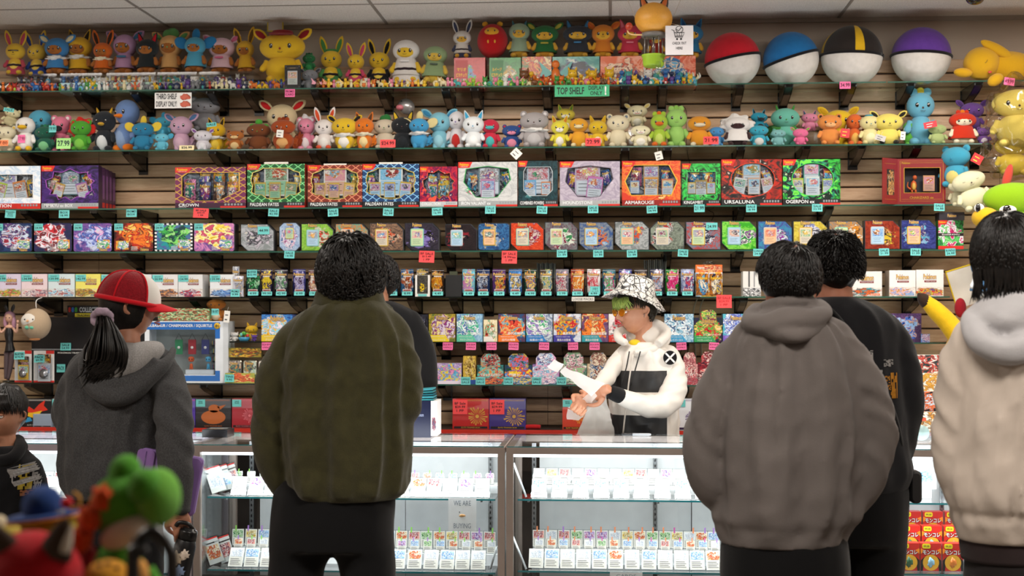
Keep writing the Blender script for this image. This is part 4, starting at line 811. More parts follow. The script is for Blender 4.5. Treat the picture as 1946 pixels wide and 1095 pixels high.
def etb(px0, px1, py1, label, c, seed, ray='#c79a3a', text='ELITE TRAINER BOX', emblem=True, Y=SF + .03, noteb=None):
 r, w, h = place(8, px0, px1, py1, Y, 'trainer_box', label, 'boxed card set', 'large square card boxes on the ledge')
 r.location.z = SZ[8] - .003; m = MB(); m.box(-w / 2, w / 2, 0, .09, 0, h, plain(c, .3, coat=.3)); m.build('carton', r)
 m = MB(); rm = plain(ray, .35)
 if emblem:
  R = random.Random(seed); cx, cz = w * .18, h * .42
  for q in range(22):
   a = q * math.tau / 22 + R.uniform(-.05, .05); r1, r2 = w * .06, w * R.uniform(.2, .3)
   p = lambda rr, d: (max(-w * .48, min(w * .48, cx + rr * math.cos(a + d))), max(h * .12, min(h * .92, cz + rr * math.sin(a + d))))
   (ax, az), (bx, bz), (ex, ez) = p(r2, -.07), p(r1, 0), p(r2, .07)
   m.add([(ax, -.001, az), (bx, -.001, bz), (ex, -.001, ez)], [(0, 1, 2)], rm)
  m.lathe([(0, 0), (w * .05, 0), (w * .05, .001), (0, .001)], rm, 20, M=T(cx, -.0012, cz) @ RX(math.pi / 2), smooth=False)
 for q in (.04, .07): m.box(-w * .46, w * .46, -.0008, 0, h * (1 - q), h * (1.008 - q), rm)
 m.box(-w * .46, w * .46, -.0008, 0, h * .02, h * .09, plain('#1a1514', .4)); m.text(text, 0, h * .055, w * .7, h * .04, rm, -.0016, .01); m.build('foil_print', r)
 if noteb:
  m = MB(); m.box(-w * .49, -w * .49 + noteb[0], -.0026, -.002, h * .97 - noteb[1], h * .97, plain(noteb[2], .75)); zc = h * .97 - noteb[1] / 2
  for q, t in enumerate(noteb[3]): m.text(t, -w * .49 + noteb[0] / 2, zc + noteb[1] * (.25 - .25 * q), noteb[0] * .75, noteb[1] * .17, INK, -.0034, .008)
  m.build('price_sticker', r)
 return r, w, h
bf = (.078, .078, RD, ['BF Sale', '$29.99', '1 PP']); cn = (.05, .038, CY, ['SALE', '29.99'])
etb(860, 929, 757, 'bright red square card box with gold rays and a red note', '#b4201c', 1, noteb=bf)
etb(930, 999, 757, 'deep purple square card box with gold rays and a red note', '#3c2a78', 2, noteb=bf)
r, w, h = etb(372, 439, 757, 'black square card box with a big orange-brown emblem', '#231d1c', 3, '#b5622c', noteb=cn, emblem=False)
m = MB(); ob = plain('#b5622c', .4); m.prism([(w * .3 * math.cos(a) * 1.15, h * .36 + h * .24 * math.sin(a)) for a in [i * math.tau / 24 for i in range(24)]], -.0016, 0, ob); m.prism([(w * .02 + w * .16 * math.cos(a), h * .66 + h * .14 * math.sin(a)) for a in [i * math.tau / 18 for i in range(18)]], -.0016, 0, ob); m.prism([(w * .1, h * .72), (w * .36, h * .8), (w * .2, h * .62)], -.0016, 0, ob); m.build('emblem', r)
etb(441, 490, 757, 'red square card box half behind the fleece sleeve', '#a82430', 4, '#d8707a', noteb=cn)
etb(359, 371, 757, 'sliver of a violet card box beside the woman\'s elbow', '#4a2a9a', 5, '#e02a6a', text='ELITE', emblem=False)
r, w, h = etb(36, 100, 757, 'black square card box with red and yellow bird shapes', '#15161c', 6, '#e8e4dc', noteb=cn, emblem=False)
m = MB(); m.prism(scale_poly([(.1, .62), (.3, .72), (.45, .6), (.6, .8), (.78, .95), (.74, .75), (.86, .6), (.62, .52), (.4, .46)], -w / 2, w / 2, 0, h), -.0016, 0, plain('#d8331f', .35)); m.prism(scale_poly([(.12, .5), (.4, .5), (.7, .58), (.62, .46), (.68, .36), (.4, .32), (.2, .4)], -w / 2, w / 2, 0, h), -.002, 0, plain('#e8b828', .35)); m.prism(scale_poly([(.16, .3), (.34, .34), (.4, .2), (.2, .14)], -w / 2, w / 2, 0, h), -.002, 0, plain('#2f9ad0', .35)); m.build('emblem', r)
r, w, h = etb(63, 98, 786, 'translucent pale blue card box leaning in front of the black one', '#8fa0b4', 7, '#dfe6ec', text='BOX', emblem=False, Y=SF + .004)
r, w, h = etb(99, 130, 757, 'pale grey card box partly behind the woman\'s arm', '#a8b0b4', 8, '#4a5a6a', text='BOX', emblem=False, noteb=cn)
r, w, h = etb(1069, 1115, 757, 'orange-red card box behind the plastic bag', '#c83a1c', 9, '#f0a02c', noteb=cn)
etb(1284, 1330, 757, 'white card box with purple spiky pattern behind the clerk', '#e2e2e6', 10, '#5a2a7a', noteb=cn)
r = thing('red_cloth_roll', 'small rolled red cloth on the ledge beside the purple card box', 'cloth', (X(1012, SF), SF + .04, SZ[8] + .009)); m = MB(); m.tube([(-.04, 0, 0), (0, .004, .001), (.04, 0, 0)], [.012, .013, .012], fabric('#b01c20'), 12); m.build('roll', r)
def unit(name, fn):
 m = MB(); fn(m); o = m.build(name); d = o.data; bpy.data.objects.remove(o); return d
_g = plain('#777777')
U = {'ball': unit('ball', lambda m: m.ell((0, 0, 0), (1, 1, 1), _g, 24, 16)),
     'puff': unit('puff', lambda m: m.ell((0, 0, 0), (1, 1, 1), _g, 32, 22, warp=.45)),
     'point': unit('point', lambda m: m.lathe([(.46, 0), (.5, .12), (.44, .38), (.28, .7), (.1, .93), (.0, 1)], _g, 18)),
     'long': unit('long', lambda m: m.lathe([(.22, 0), (.34, .15), (.5, .42), (.46, .68), (.28, .88), (.0, 1)], _g, 18)),
     'cape': unit('cape', lambda m: m.lathe([(.0, 1), (.5, 1), (.66, .85), (.85, .5), (1.0, .06), (.97, 0), (.9, .03), (.0, .04)], _g, 28)),
     'beak': unit('beak', lambda m: m.lathe([(.5, 0), (.46, .25), (.28, .7), (.0, 1)], _g, 16)),
     'disc': unit('disc', lambda m: m.lathe([(0, -.5), (.9, -.5), (1, -.2), (1, .2), (.9, .5), (0, .5)], _g, 28)),
     'ring': unit('ring', lambda m: m.tube([(math.cos(a * math.tau / 20), math.sin(a * math.tau / 20), .03 * math.sin(a * 3)) for a in range(21)], .2, _g, 10, sub=1)),
     'smile': unit('smile', lambda m: m.tube([(-1, 0, .35), (-.5, -.08, 0), (0, -.1, .12), (.5, -.08, 0), (1, 0, .35)], .09, _g, 6)),
     'leaf': unit('leaf', lambda m: m.ell((0, 0, .5), (.38, .1, .5), _g, 14, 10)),
     'curl': unit('curl', lambda m: m.tube([(0, 0, 0), (.4, 0, .3), (.5, 0, .8), (.1, 0, 1), (-.1, 0, .7)], [.22, .2, .18, .16, .05], _g, 10)),
     'limb': unit('limb', lambda m: m.tube([(0, 0, 0), (.02, 0, -.35), (0, -.05, -.75), (0, -.1, -1)], [.26, .25, .27, .16], _g, 12))}
EYE_ = plain('#0c0a0c', .08, coat=1.0, name='eye_gloss')
def part(name, r, sh, mat, loc, sc, rot=(0, 0, 0)):
 o = bpy.data.objects.new(name, U[sh]); COL.objects.link(o); o.parent = r
 o.location = loc; o.scale = (sc, sc, sc) if isinstance(sc, (int, float)) else sc; o.rotation_euler = rot
 o.material_slots[0].link = 'OBJECT'; o.material_slots[0].material = mat
 return o
def plush(x0, x1, yt, yb, ear, c1, c2, c3, label, k=2, Y=7.60, base=None, yaw=0.0, roll=0.0, ex=(), group='plush toys on the second shelf', face='eyes', cat='plush toy', name='plush_toy', Hh=None, pitch=0.0):
 px = (x0 + x1) / 2; bz = (SZ[k] + .001) if base is None else base
 H = Hh or (Z(yt, Y, px) - bz); Wd = X(x1, Y) - X(x0, Y)
 r = thing(name, label, cat, (X(px, Y), Y, bz), (pitch, roll, yaw), group)
 A, B, C_ = plushm(c1), plushm(c2), plushm(c3)
 hf = {'none': (.74, .265), 'round': (.68, .25), 'point': (.60, .235), 'long': (.52, .20), 'wide': (.60, .25), 'fin': (.60, .22), 'tuft': (.68, .245), 'horn': (.64, .24)}[ear]
 kx = max(.78, min(1.6, Wd / (.53 * H)))
 if ear in ('long', 'wide', 'fin'): kx = max(.88, min(1.45, Wd / (.58 * H)))
 hz, hr = hf[0] * H, hf[1] * H; d = min(.062, hr * .9); bodyr = hf[0] * H * .40
 hood = 'hood' in ex; lie = 'lie' in ex
 skin = B if hood else A
 bw = bodyr * .82 * kx
 part('body', r, 'ball', skin if not hood else B, (0, 0, bodyr * .98), (bw, min(.075, bodyr * .8), bodyr * .98))
 if not hood and 'nobelly' not in ex: part('belly', r, 'ball', B, (0, -min(.075, bodyr * .8) * .34, bodyr * .86), (bw * .72, min(.075, bodyr * .8) * .74, bodyr * .76))
 part('head', r, 'ball', A, (0, -.004, hz), (hr * 1.06 * kx, d, hr * .92))
 fy = -.004 - d
 if hood: part('face', r, 'ball', B, (0, fy * .42, hz - hr * .12), (hr * .80 * kx, d * .66, hr * .62)); fy = fy * 1.02 - .002
 ez = hz - hr * (.12 if hood else .02); exx = hr * .42 * kx; es = hr * .13
 if face == 'eyes':
  for s in (-1, 1):
   part('eye', r, 'ball', EYE_, (s * exx, fy * .90, ez), (es, es * .5, es * 1.25)); part('eye_highlight', r, 'ball', WHITE, (s * exx + es * .3, fy * .90 - es * .45, ez + es * .5), es * .3)
 elif face == 'sleep':
  for s in (-1, 1): part('eye', r, 'smile', plainb('#2a2020'), (s * exx, fy * .93, ez), (es * 1.1, es, es))
 elif face == 'shades': part('sunglasses', r, 'disc', EYE_, (0, fy * .95, ez), (hr * .6 * kx, hr * .16, hr * .12), (0, 0, 0))
 if 'beak' in ex: part('beak', r, 'beak', C_, (0, fy * .80, hz - hr * .28), (hr * .62, hr * .34, hr * .62), (math.radians(96), 0, 0))
 elif 'bill' in ex: part('bill', r, 'ball', C_, (0, fy * 1.0, hz - hr * .25), (hr * .52 * kx, hr * .42, hr * .24))
 elif 'noface' not in ex:
  if 'muzzle' in ex: part('muzzle', r, 'ball', B, (0, fy * .86, hz - hr * .36), (hr * .46 * kx, hr * .28, hr * .30))
  part('nose', r, 'ball', plainb('#2a1a18') if 'muzzle' in ex else plainb(c3 if c3 < '#999999' else '#4a2a24'), (0, fy * 1.0 - (hr * .14 if 'muzzle' in ex else 0), hz - hr * .22), hr * .07)
  part('mouth', r, 'smile', plainb('#3a2420') if 'lips' not in ex else plainb('#c8202c'), (0, fy * .98 - (hr * .12 if 'muzzle' in ex else 0), hz - hr * .46), hr * (.17 if 'lips' not in ex else .36))
 tz = hz + hr * .62
 if ear == 'round':
  for s in (-1, 1):
   e = part('ear', r, 'ball', A, (s * hr * .78 * kx, 0, tz + hr * .1), (hr * .36, hr * .2, hr * .36)); part('inner_ear', e, 'ball', C_, (0, -.5, 0), (.62, .6, .62))
 elif ear in ('point', 'long', 'wide'):
  L = H - tz; L = max(L, hr * .5) * (1.12 if ear != 'wide' else 1.2)
  ang = {'point': .34, 'long': .30, 'wide': .95}[ear]
  for s in (-1, 1):
   e = part('ear', r, 'point' if ear == 'point' else 'long', A, (s * hr * (.52 if ear != 'wide' else .7) * kx, 0, tz - hr * .12), (hr * (.66 if ear != 'long' else .7), hr * .3, L), (0, s * ang, 0)); part('inner_ear', e, 'point' if ear == 'point' else 'long', C_, (0, -.36, .12), (.6, .5, .72))
 elif ear == 'fin':
  for s in (-1, 1): part('fin', r, 'leaf', C_, (s * hr * .8 * kx, 0, hz), (hr * 1.5, hr * 1.2, hr * 1.5), (0, s * 1.05, 0))
  part('crest', r, 'leaf', C_, (0, 0, hz + hr * .5), (hr * 1.1, hr * 2, H - hz - hr * .5), (0, .1, 0))
 elif ear == 'tuft':
  for q in (-.5, 0, .5): part('tuft', r, 'leaf', C_ if q == 0 else A, (q * hr * .6, 0, tz), (hr * .8, hr * 1.6, max(H - tz, hr * .4)), (0, q * .9, 0))
 elif ear == 'horn':
  for s in (-1, 1): part('horn', r, 'beak', C_, (s * hr * .5 * kx, 0, tz), (hr * .3, hr * .3, hr * .7), (0, s * .35, 0))
 if 'quad' in ex:
  for s in (-1, 1): part('leg', r, 'limb', A, (s * bw * .42, -.02, bodyr * .95), (bodyr * .95, bodyr * .85, bodyr * .95))
  part('tail', r, 'puff', B if 'tailb' in ex else A, (bw * 1.0, .02, bodyr * .9), (bodyr * .45, bodyr * .38, bodyr * .6), (0, .5, 0))
 else:
  for s in (-1, 1):
   part('arm', r, 'limb', skin if 'clothed' not in ex else C_, (s * bw * .86, -.012, bodyr * 1.5), (bodyr * .85, bodyr * .7, bodyr * .85), (-.35, -s * .45, 0))
   part('foot', r, 'ball', B if hood else (C_ if 'feet' in ex else A), (s * bw * .62, -.03, bodyr * .24), (bodyr * .30, bodyr * .42, bodyr * .25))
 for e in ex:
  if e == 'cape' or hood and e == 'hood': part('cape', r, 'cape', A, (0, .0, bodyr * .55), (bw * 1.22, min(.085, bodyr * .95), hz - hr * .62 - bodyr * .55 + .01))
  elif e == 'collar': part('collar', r, 'puff', plushm('#f0e6c8') if 'creamc' in ex else plushm('#eeece8'), (0, -.01, hz - hr * .95), (bw * 1.08, min(.08, bodyr * .9), hr * .26))
  elif e == 'mane': part('mane', r, 'puff', C_, (0, .012, hz), (hr * 1.3 * kx, d * .7, hr * 1.2))
  elif e == 'robe': part('robe', r, 'cape', C_, (0, 0, 0), (bw * 1.25, min(.08, bodyr * .9), hz - hr * .7)); part('sash', r, 'ring', plushm('#2a1c24'), (0, 0, bodyr * 1.0), (bw * .98, min(.072, bodyr * .8), bodyr * .6))
  elif e == 'bigtail': part('tail', r, 'puff', C_, (bw * 1.25, .03, bodyr * 1.0), (bodyr * .5, bodyr * .4, bodyr * .95), (0, .35, 0))
  elif e == 'bow': part('bow', r, 'disc', C_, (0, fy * .95, hz - hr * 1.0), (hr * .4, hr * .1, hr * .16))
  elif e == 'leafhat': part('leaf', r, 'leaf', C_, (0, 0, hz + hr * .7), (hr * 1.4, hr * 3, hr * .9), (0, .5, 0)); part('leaf', r, 'leaf', C_, (0, 0, hz + hr * .7), (hr * 1.2, hr * 3, hr * .8), (0, -.7, 0))
  elif e == 'balls':
   for (q, v, s) in ((-.9, .55, .42), (.0, 1.1, .5), (.95, .5, .42)): part('pom', r, 'ball', C_, (q * hr, .0, hz + hr * v), s * hr)
  elif e == 'beret': part('hat', r, 'disc', C_, (0, 0, hz + hr * .85), (hr * .62, hr * .5, hr * .34))
  elif e == 'cap': part('cap', r, 'disc', plushm('#8a1c20'), (0, 0, hz + hr * .86), (hr * .72, hr * .6, hr * .42)); part('brim', r, 'disc', plushm('#7a181c'), (0, -d * .75, hz + hr * .78), (hr * .8, hr * .55, hr * .1))
  elif e == 'wings':
   for s in (-1, 1): part('wing', r, 'leaf', C_, (s * bw, .02, bodyr * .7), (bodyr * 1.6, bodyr * 2, bodyr * 1.7), (0, s * .9, 0))
  elif e == 'shellback': part('shell', r, 'puff', C_, (0, .03, bodyr * 1.3), (bw * 1.35, .06, bodyr * 1.0))
 return r
def plainb(c): return plain(c, .45, name='stitching')
P = plush
RZ_ = SZ[1] + .108
def top(a, b, yt, yb, ear, c1, c2, c3, lab, ex=(), **kw):
 return P(a, b, yt, yb, ear, c1, c2, c3, lab, k=1, Y=7.64 + .05 * (int(a) // 40 % 2), base=kw.pop('base', RZ_ + .001), ex=ex, group=kw.pop('group', 'hooded plush toys on the top shelf'), **kw)
top(6, 54, 57, 133, 'long', '#e0b83a', '#efd060', '#b8485a', 'yellow long-eared plush in sunglasses and a pink and blue robe, end of the top row', ('robe', 'clothed'), face='shades', yaw=.1)
top(50, 97, 58, 133, 'long', '#e6c04a', '#efd060', '#2f4a9a', 'yellow long-eared plush in a deep blue robe', ('robe', 'clothed'), roll=-.08)
top(84, 134, 58, 135, 'wide', '#3f7fb8', '#a8662c', '#d9cfa8', 'brown-faced plush in a sky blue hood and cape with big blue ears', ('hood', 'collar'))
top(127, 176, 54, 135, 'point', '#e0ae2c', '#a8662c', '#2a2218', 'brown-faced plush in a golden yellow hood with dark inner ears', ('hood', 'collar'))
top(172, 220, 56, 135, 'long', '#cf6420', '#a8662c', '#3a2418', 'brown-faced plush in an orange hood with a cream fluffy collar', ('hood', 'collar', 'creamc'))
top(214, 262, 50, 134, 'wide', '#b98fb4', '#a8662c', '#3f6a8a', 'brown-faced plush in a lilac hood with blue inner ears', ('hood', 'bow'))
top(258, 303, 60, 133, 'point', '#22282a', '#a8662c', '#c8202c', 'brown-faced plush in a charcoal black hood with red inner ears', ('hood',))
top(300, 349, 52, 133, 'wide', '#dba86a', '#a8662c', '#5f9a5a', 'brown-faced plush in a tan hood with green leafy ears', ('hood', 'leafhat'))
top(347, 396, 54, 133, 'fin', '#4fa0bf', '#a8662c', '#2a7ab0', 'brown-faced plush in an aqua hood with hanging blue side flaps', ('hood',))
top(394, 449, 58, 133, 'wide', '#e0bcc8', '#a8662c', '#d0668a', 'brown-faced plush in a white and pink hood with a bow', ('hood', 'bow'))
top(449, 489, 51, 133, 'long', '#dba92e', '#a8662c', '#6a4a1c', 'brown-faced plush in a mustard spotted hood beside the giant yellow plush', ('hood',), roll=-.06)
plush(486, 588, 44, 152, 'wide', '#e3b72a', '#edc63c', '#8a1c20', 'giant yellow plush with wide drooping ears and a dark red cap on the top shelf', k=1, Y=7.62, ex=('cap', 'nobelly', 'feet0'), group=None, base=SZ[1] + .045)
p = W(523, 46, 7.72); r = thing('yellow_frame_sign', 'blank card in a yellow frame behind the giant yellow plush', 'sign', (p.x, 7.72, p.z)); m = MB()
for q in ((-.045, .045, -.03, -.024), (-.045, .045, .024, .03), (-.045, -.039, -.024, .024), (.039, .045, -.024, .024)): m.box(q[0], q[1], 0, .006, q[2], q[3], plain('#dcc43a', .4))
m.build('frame', r); m = MB(); m.box(-.039, .039, .002, .005, -.024, .024, plain('#cfc9c6', .4)); m.build('card', r); r.location.z = p.z - .01
m = MB(); m.box(-.004, .004, .006, .012, -.12, .02, plain('#8a7a3a', .4)); m.build('stand', r)
r2 = thing('card_display_case', 'black screw-down case with a graded card beside the giant yellow plush', 'card case', (X(556, 7.52), 7.52, SZ[1] + .001)); m = MB()
w = X(571, 7.52) - X(541, 7.52); h = Z(124, 7.52, 556) - SZ[1]; m.box(-w / 2, w / 2, 0, .015, 0, h, plain('#1c1d20', .25, coat=.5)); m.build('case', r2)
for sx in (-1, 1):
 for sz in (.07, .93): m = MB(); m.ell((sx * w * .42, -.001, h * sz), (.0025, .0015, .0025), plain('#8a8a8e', .3, .8), 10, 8); m.build('screw', r2)
mini_card(r2, 0, h * .46, w * .62, -.003, 301, '#b0b4b8', 0, '#a8b0ac'); m = MB(); m.box(-w * .36, w * .36, -.0014, 0, h * .82, h * .92, plain('#3a3430', .4)); m.text('GRADED', 0, h * .87, w * .4, h * .04, plain('#b8a070', .4), -.002); m.build('label_plate', r2)
note(551, 177, 19, 15, PI_, ['PROMO', 'CARD'], 'under the black screw-down case', ink='#7a2248')
G1 = 'dressed plush toys in the middle of the top shelf'; b0 = SZ[1] + .04
red_cush = lambda a, b, lab: (lambda r: part('cushion', r, 'puff', plushm('#8a141c'), (0, 0, .02), ((X(b, 7.62) - X(a, 7.62)) / 2, .07, .024)))(thing('cushion', lab, 'cushion', (X((a + b) / 2, 7.62), 7.62, SZ[1] + .001), group='red cushions on the top shelf'))
red_cush(606, 652, 'small dark red cushion under the plush in the green robe'); red_cush(655, 702, 'small dark red cushion under the pink-robed plush'); red_cush(738, 800, 'wide dark red cushion under the white-robed plush')
top(603, 657, 68, 140, 'long', '#e3bb32', '#edd05a', '#4a8a4a', 'yellow long-eared plush with a green beret and green robe', ('robe', 'clothed', 'beret'), base=b0, group=G1)
top(655, 698, 80, 145, 'long', '#e3bb32', '#edd05a', '#c8466a', 'yellow long-eared plush in a pink flowered robe', ('robe', 'clothed'), base=b0, group=G1)
top(694, 748, 73, 142, 'long', '#e6be30', '#edd05a', '#17171b', 'yellow long-eared plush in a black jacket', ('robe', 'clothed'), base=b0, group=G1)
top(748, 796, 75, 142, 'none', '#e4e0dd', '#e3bb32', '#e4e0dd', 'yellow-faced plush in a white hood and white robe', ('hood', 'robe', 'bow'), base=b0, group=G1)
top(803, 846, 87, 148, 'none', '#8fa67a', '#d9b44a', '#5a6a5a', 'plush in a floppy sage green cap leaning on a brown toy', ('hood', 'bow'), base=b0, group=G1, roll=.06)
plush(572, 606, 125, 170, 'wide', '#7c7e84', '#8f9096', '#3a3c42', 'small dark grey plush with an open mouth beside the card case', k=1, Y=7.58, ex=('feet', 'wings'), group=None)
plush(575, 600, 100, 128, 'tuft', '#2f7a4a', '#3f9a5a', '#1f5a3a', 'small coiled dark green plush above the grey one', k=1, Y=7.68, base=SZ[1] + .115, group=None)
m = MB(); m.box(X(572, 7.68), X(604, 7.68), 7.64, 7.72, SZ[1] + .001, SZ[1] + .114, CLR); tag(m.build('acrylic_riser'), 'clear block lifting the coiled green plush', 'riser')
bxs = [(863, 922, 110, 'red card box with a blue picture, under the masked plush', ('#b8282a', '#c8383a', '#5a94c8', '#4fae4a', '#e8e0c8'), .2), (930, 990, 110, 'green card box with a blue picture', ('#2a7a3a', '#3a9a4a', '#5a94c8', '#c8a03a', '#e8e0c8'), .2), (992, 1048, 108, 'orange and green flowered card box', ('#d8602c', '#3f8a5a', '#e8a04a', '#c83a2a', '#f0d8a0'), .5),
       (1050, 1139, 108, 'teal card box with a dark winged shape', ('#3f8f8a', '#6ab0a4', '#2a2a3a', '#4a5a8a', '#c8d8d0'), .36), (1141, 1228, 107, 'orange and pink card box behind the tiny figures', ('#e0704a', '#f0b09a', '#e8c4a8', '#f0d8c0', '#c8604a'), .4), (1230, 1322, 107, 'salmon card box with a pale blue figure', ('#d8583a', '#f0a088', '#6fb0d8', '#f0d8c0', '#3f7ab0'), .34)]
for i, (a, b, yt, lab, c, bl) in enumerate(bxs):
 Yb = 7.60; w = X(b, Yb) - X(a, Yb); h = Z(yt, Yb, (a + b) / 2) - SZ[1]
 r = thing('large_card_box', lab, 'boxed card set', (X((a + b) / 2, Yb), Yb, SZ[1] + .001), group='card boxes under the plush toys of the top shelf'); m = MB()
 m.box(-w / 2, w / 2, 0, .12, 0, h, plain(c[0], .35), art(*c, 310 + i, bl, 3.5)); m.build('carton', r)
 if i < 2:
  m = MB(); m.box(-w * .46, -w * .06, -.001, 0, h * .08, h * .92, plain(c[0], .35)); m.text(['\u30de\u30ea\u30aa', '\u30eb\u30a4\u30fc\u30b8'][i], -w * .26, h * .62, w * .3, h * .12, YEL, -.0018, .03); m.text('\u30d4\u30ab\u30c1\u30e5\u30a6', -w * .26, h * .45, w * .34, h * .12, YEL, -.0018, .03); m.text('\u30b9\u30da\u30b7\u30e3\u30ebBOX', -w * .26, h * .3, w * .3, h * .08, WHITE, -.0018, .02); m.build('title_lettering', r)
def topr(a, b, yt, ear, c1, c2, c3, lab, ex=(), **kw): return P(a, b, yt, 107, ear, c1, c2, c3, lab, k=1, Y=7.67, base=Z(108, 7.60, (a + b) / 2) + .003, ex=ex, group='costumed plush toys above the card boxes', **kw)
topr(855, 902, 37, 'long', '#d8d2cc', '#dba83a', '#3a3f58', 'yellow-faced plush with shaggy white hair and a dark vest', ('hood', 'robe', 'clothed'))
r = thing('round_plush_doll', 'red egg-shaped plush with a yellow face patch on the top shelf', 'plush toy', (X(936, 7.66), 7.66, Z(108, 7.6, 936) + .003)); hh = Z(41, 7.66, 936) - r.location.z
part('body', r, 'ball', plushm('#b4141a'), (0, 0, hh * .46), (.083, .075, hh * .47)); part('face', r, 'ball', plushm('#dba02c'), (0, -.052, hh * .66), (.040, .026, .026))
for s in (-1, 1): part('eye', r, 'ball', EYE_, (s * .018, -.078, hh * .68), (.004, .003, .005)); part('ear', r, 'ball', plushm('#dba02c'), (s * .04, 0, hh * .93), (.016, .01, .014))
for s in (-1, 0, 1): part('mark', r, 'ball', plushm('#e0a83a'), (s * .018, -.068, hh * .40), (.006, .006, .012))
topr(966, 1008, 34, 'horn', '#8fa48a', '#dba93c', '#4a7a8a', 'yellow-faced plush in a sage green horned hood', ('hood',))
topr(1007, 1064, 36, 'wide', '#2a6a3a', '#dba93c', '#a8a040', 'yellow-faced plush in a dark green hood with long yellow whiskers', ('hood', 'bow'))
topr(1068, 1128, 35, 'point', '#33363e', '#dba93c', '#3f7aa8', 'yellow-faced plush in a charcoal hood with blue horns', ('hood', 'bow'))
topr(1122, 1170, 34, 'wide', '#d9822c', '#e3ae38', '#c8602a', 'yellow-bellied plush in an orange winged hood', ('hood', 'nobelly'))
topr(1172, 1222, 35, 'point', '#c83a52', '#dba93c', '#e07a8a', 'yellow-faced plush in a raspberry pink hood half behind the hanging balloon', ('hood', 'bow'))
topr(1230, 1264, 50, 'point', '#8a2a20', '#dba93c', '#5a1a18', 'brown and red hooded plush behind the hanging balloon', ('hood',))
topr(1284, 1336, 33, 'point', '#2f7aa8', '#dba93c', '#1f4a7a', 'yellow-faced plush in a blue crested hood, nearest the ball cushions', ('hood', 'bow'), roll=.05)
def ball_cushion(x0, x1, yt, top_, label, tilt, yaw, stripes=None):
 Yb = 7.64; R = (X(x1, Yb) - X(x0, Yb)) / 2
 r = thing('ball_cushion', label, 'cushion', (X((x0 + x1) / 2, Yb), Yb, SZ[1] + R * .99), (0, tilt, yaw), 'round ball cushions on the top shelf')
 for nm, sg, cc in (('upper_half', 1, top_), ('lower_half', -1, '#d9d4cf')):
  m = MB(); prof = [(R * math.cos(a), sg * R * .99 * math.sin(a)) for a in [i * math.pi / 28 for i in range(15)]]
  if sg < 0: prof = prof[::-1]
  n = 40; vs = []; fs = []
  mats = [plushm(cc, .5)] + ([plushm(stripes, .5)] if stripes and sg > 0 else [])
  for (q, z) in prof:
   for i in range(n): b = math.tau * i / n; vs.append((q * math.cos(b), q * math.sin(b), z))
  for j in range(len(prof) - 1):
   for i in range(n):
    mm = mats[1] if len(mats) > 1 and (i % 10) in (0, 1) else mats[0]
    if mm not in m.mats: m.mid(mm)
  m.add(vs, [], mats[0])
  for j in range(len(prof) - 1):
   for i in range(n):
    i2 = (i + 1) % n; mm = mats[1] if len(mats) > 1 and (i % 10) in (3, 4) else mats[0]
    m.f.append((j * n + i, j * n + i2, (j + 1) * n + i2, (j + 1) * n + i)); m.mi.append(m.mid(mm)); m.sm.append(True); m.uv.append(None)
  m.build(nm, r)
 m = MB(); m.tube([(R * 1.0 * math.cos(a * math.tau / 40), R * 1.0 * math.sin(a * math.tau / 40), 0) for a in range(41)], .008, plushm('#141216', .3), 8, sub=1); m.build('seam_band', r)
 return r
ball_cushion(1339, 1445, 57, '#c01d2c', 'round cushion with a red upper half and white lower half', -.20, .1)
ball_cushion(1450, 1556, 53, '#1f6aa8', 'round cushion with a blue upper half and white lower half', -.30, .1)
ball_cushion(1560, 1677, 55, '#2a2422', 'round cushion with black and yellow striped upper half', .04, -.52, '#d9ae20')
ball_cushion(1694, 1807, 50, '#5f3a94', 'round cushion with a purple upper half, last on the shelf', .05, .1)
note(1606, 162, 21, 14, PI_, ['34.99'], 'under the black and yellow striped ball cushion', ink='#5a1c3a', bold=.02)
r = thing('lying_plush', 'sleeping yellow plush sprawled at the end of the top shelf', 'plush toy', (X(1880, 7.55), 7.55, SZ[1] + .001)); yl = plushm('#dba81e'); s_ = MPP(1880, 7.55)
ox = lambda px, py: ((px - 1880) * s_, Z(py, 7.55, 1880) - SZ[1])
def lp(nm, px, py, rx, rz, m_, dy=0, ry=None, rot=0): q = ox(px, py); return part(nm, r, 'ball', m_, (q[0], dy, q[1]), (rx * s_, ry or rz * s_, rz * s_), (0, rot, 0))
lp('body', 1918, 128, 52, 30, yl, .0, .08, .05); lp('head', 1864, 122, 35, 32, yl, -.02, .085); lp('ear', 1888, 98, 34, 10, yl, -.06, .02, .5); lp('arm', 1826, 141, 18, 9, yl, -.05, .03, .1); lp('leg', 1882, 158, 16, 11, yl, -.10, .03, -.5)
q = ox(1865, 124); part('eye', r, 'smile', plainb('#2a2020'), (q[0], -.105, q[1]), (.01, .01, .01), (0, -.9, 0)); q = ox(1872, 143); part('mouth', r, 'ball', plainb('#c8483a'), (q[0], -.095, q[1]), (.010, .006, .007))
note(1918, 155, 20, 15, PI_, ['49.99'], 'on the sleeping yellow plush', Y=7.4, ink='#7a2248', bold=.02, tilt=.15)
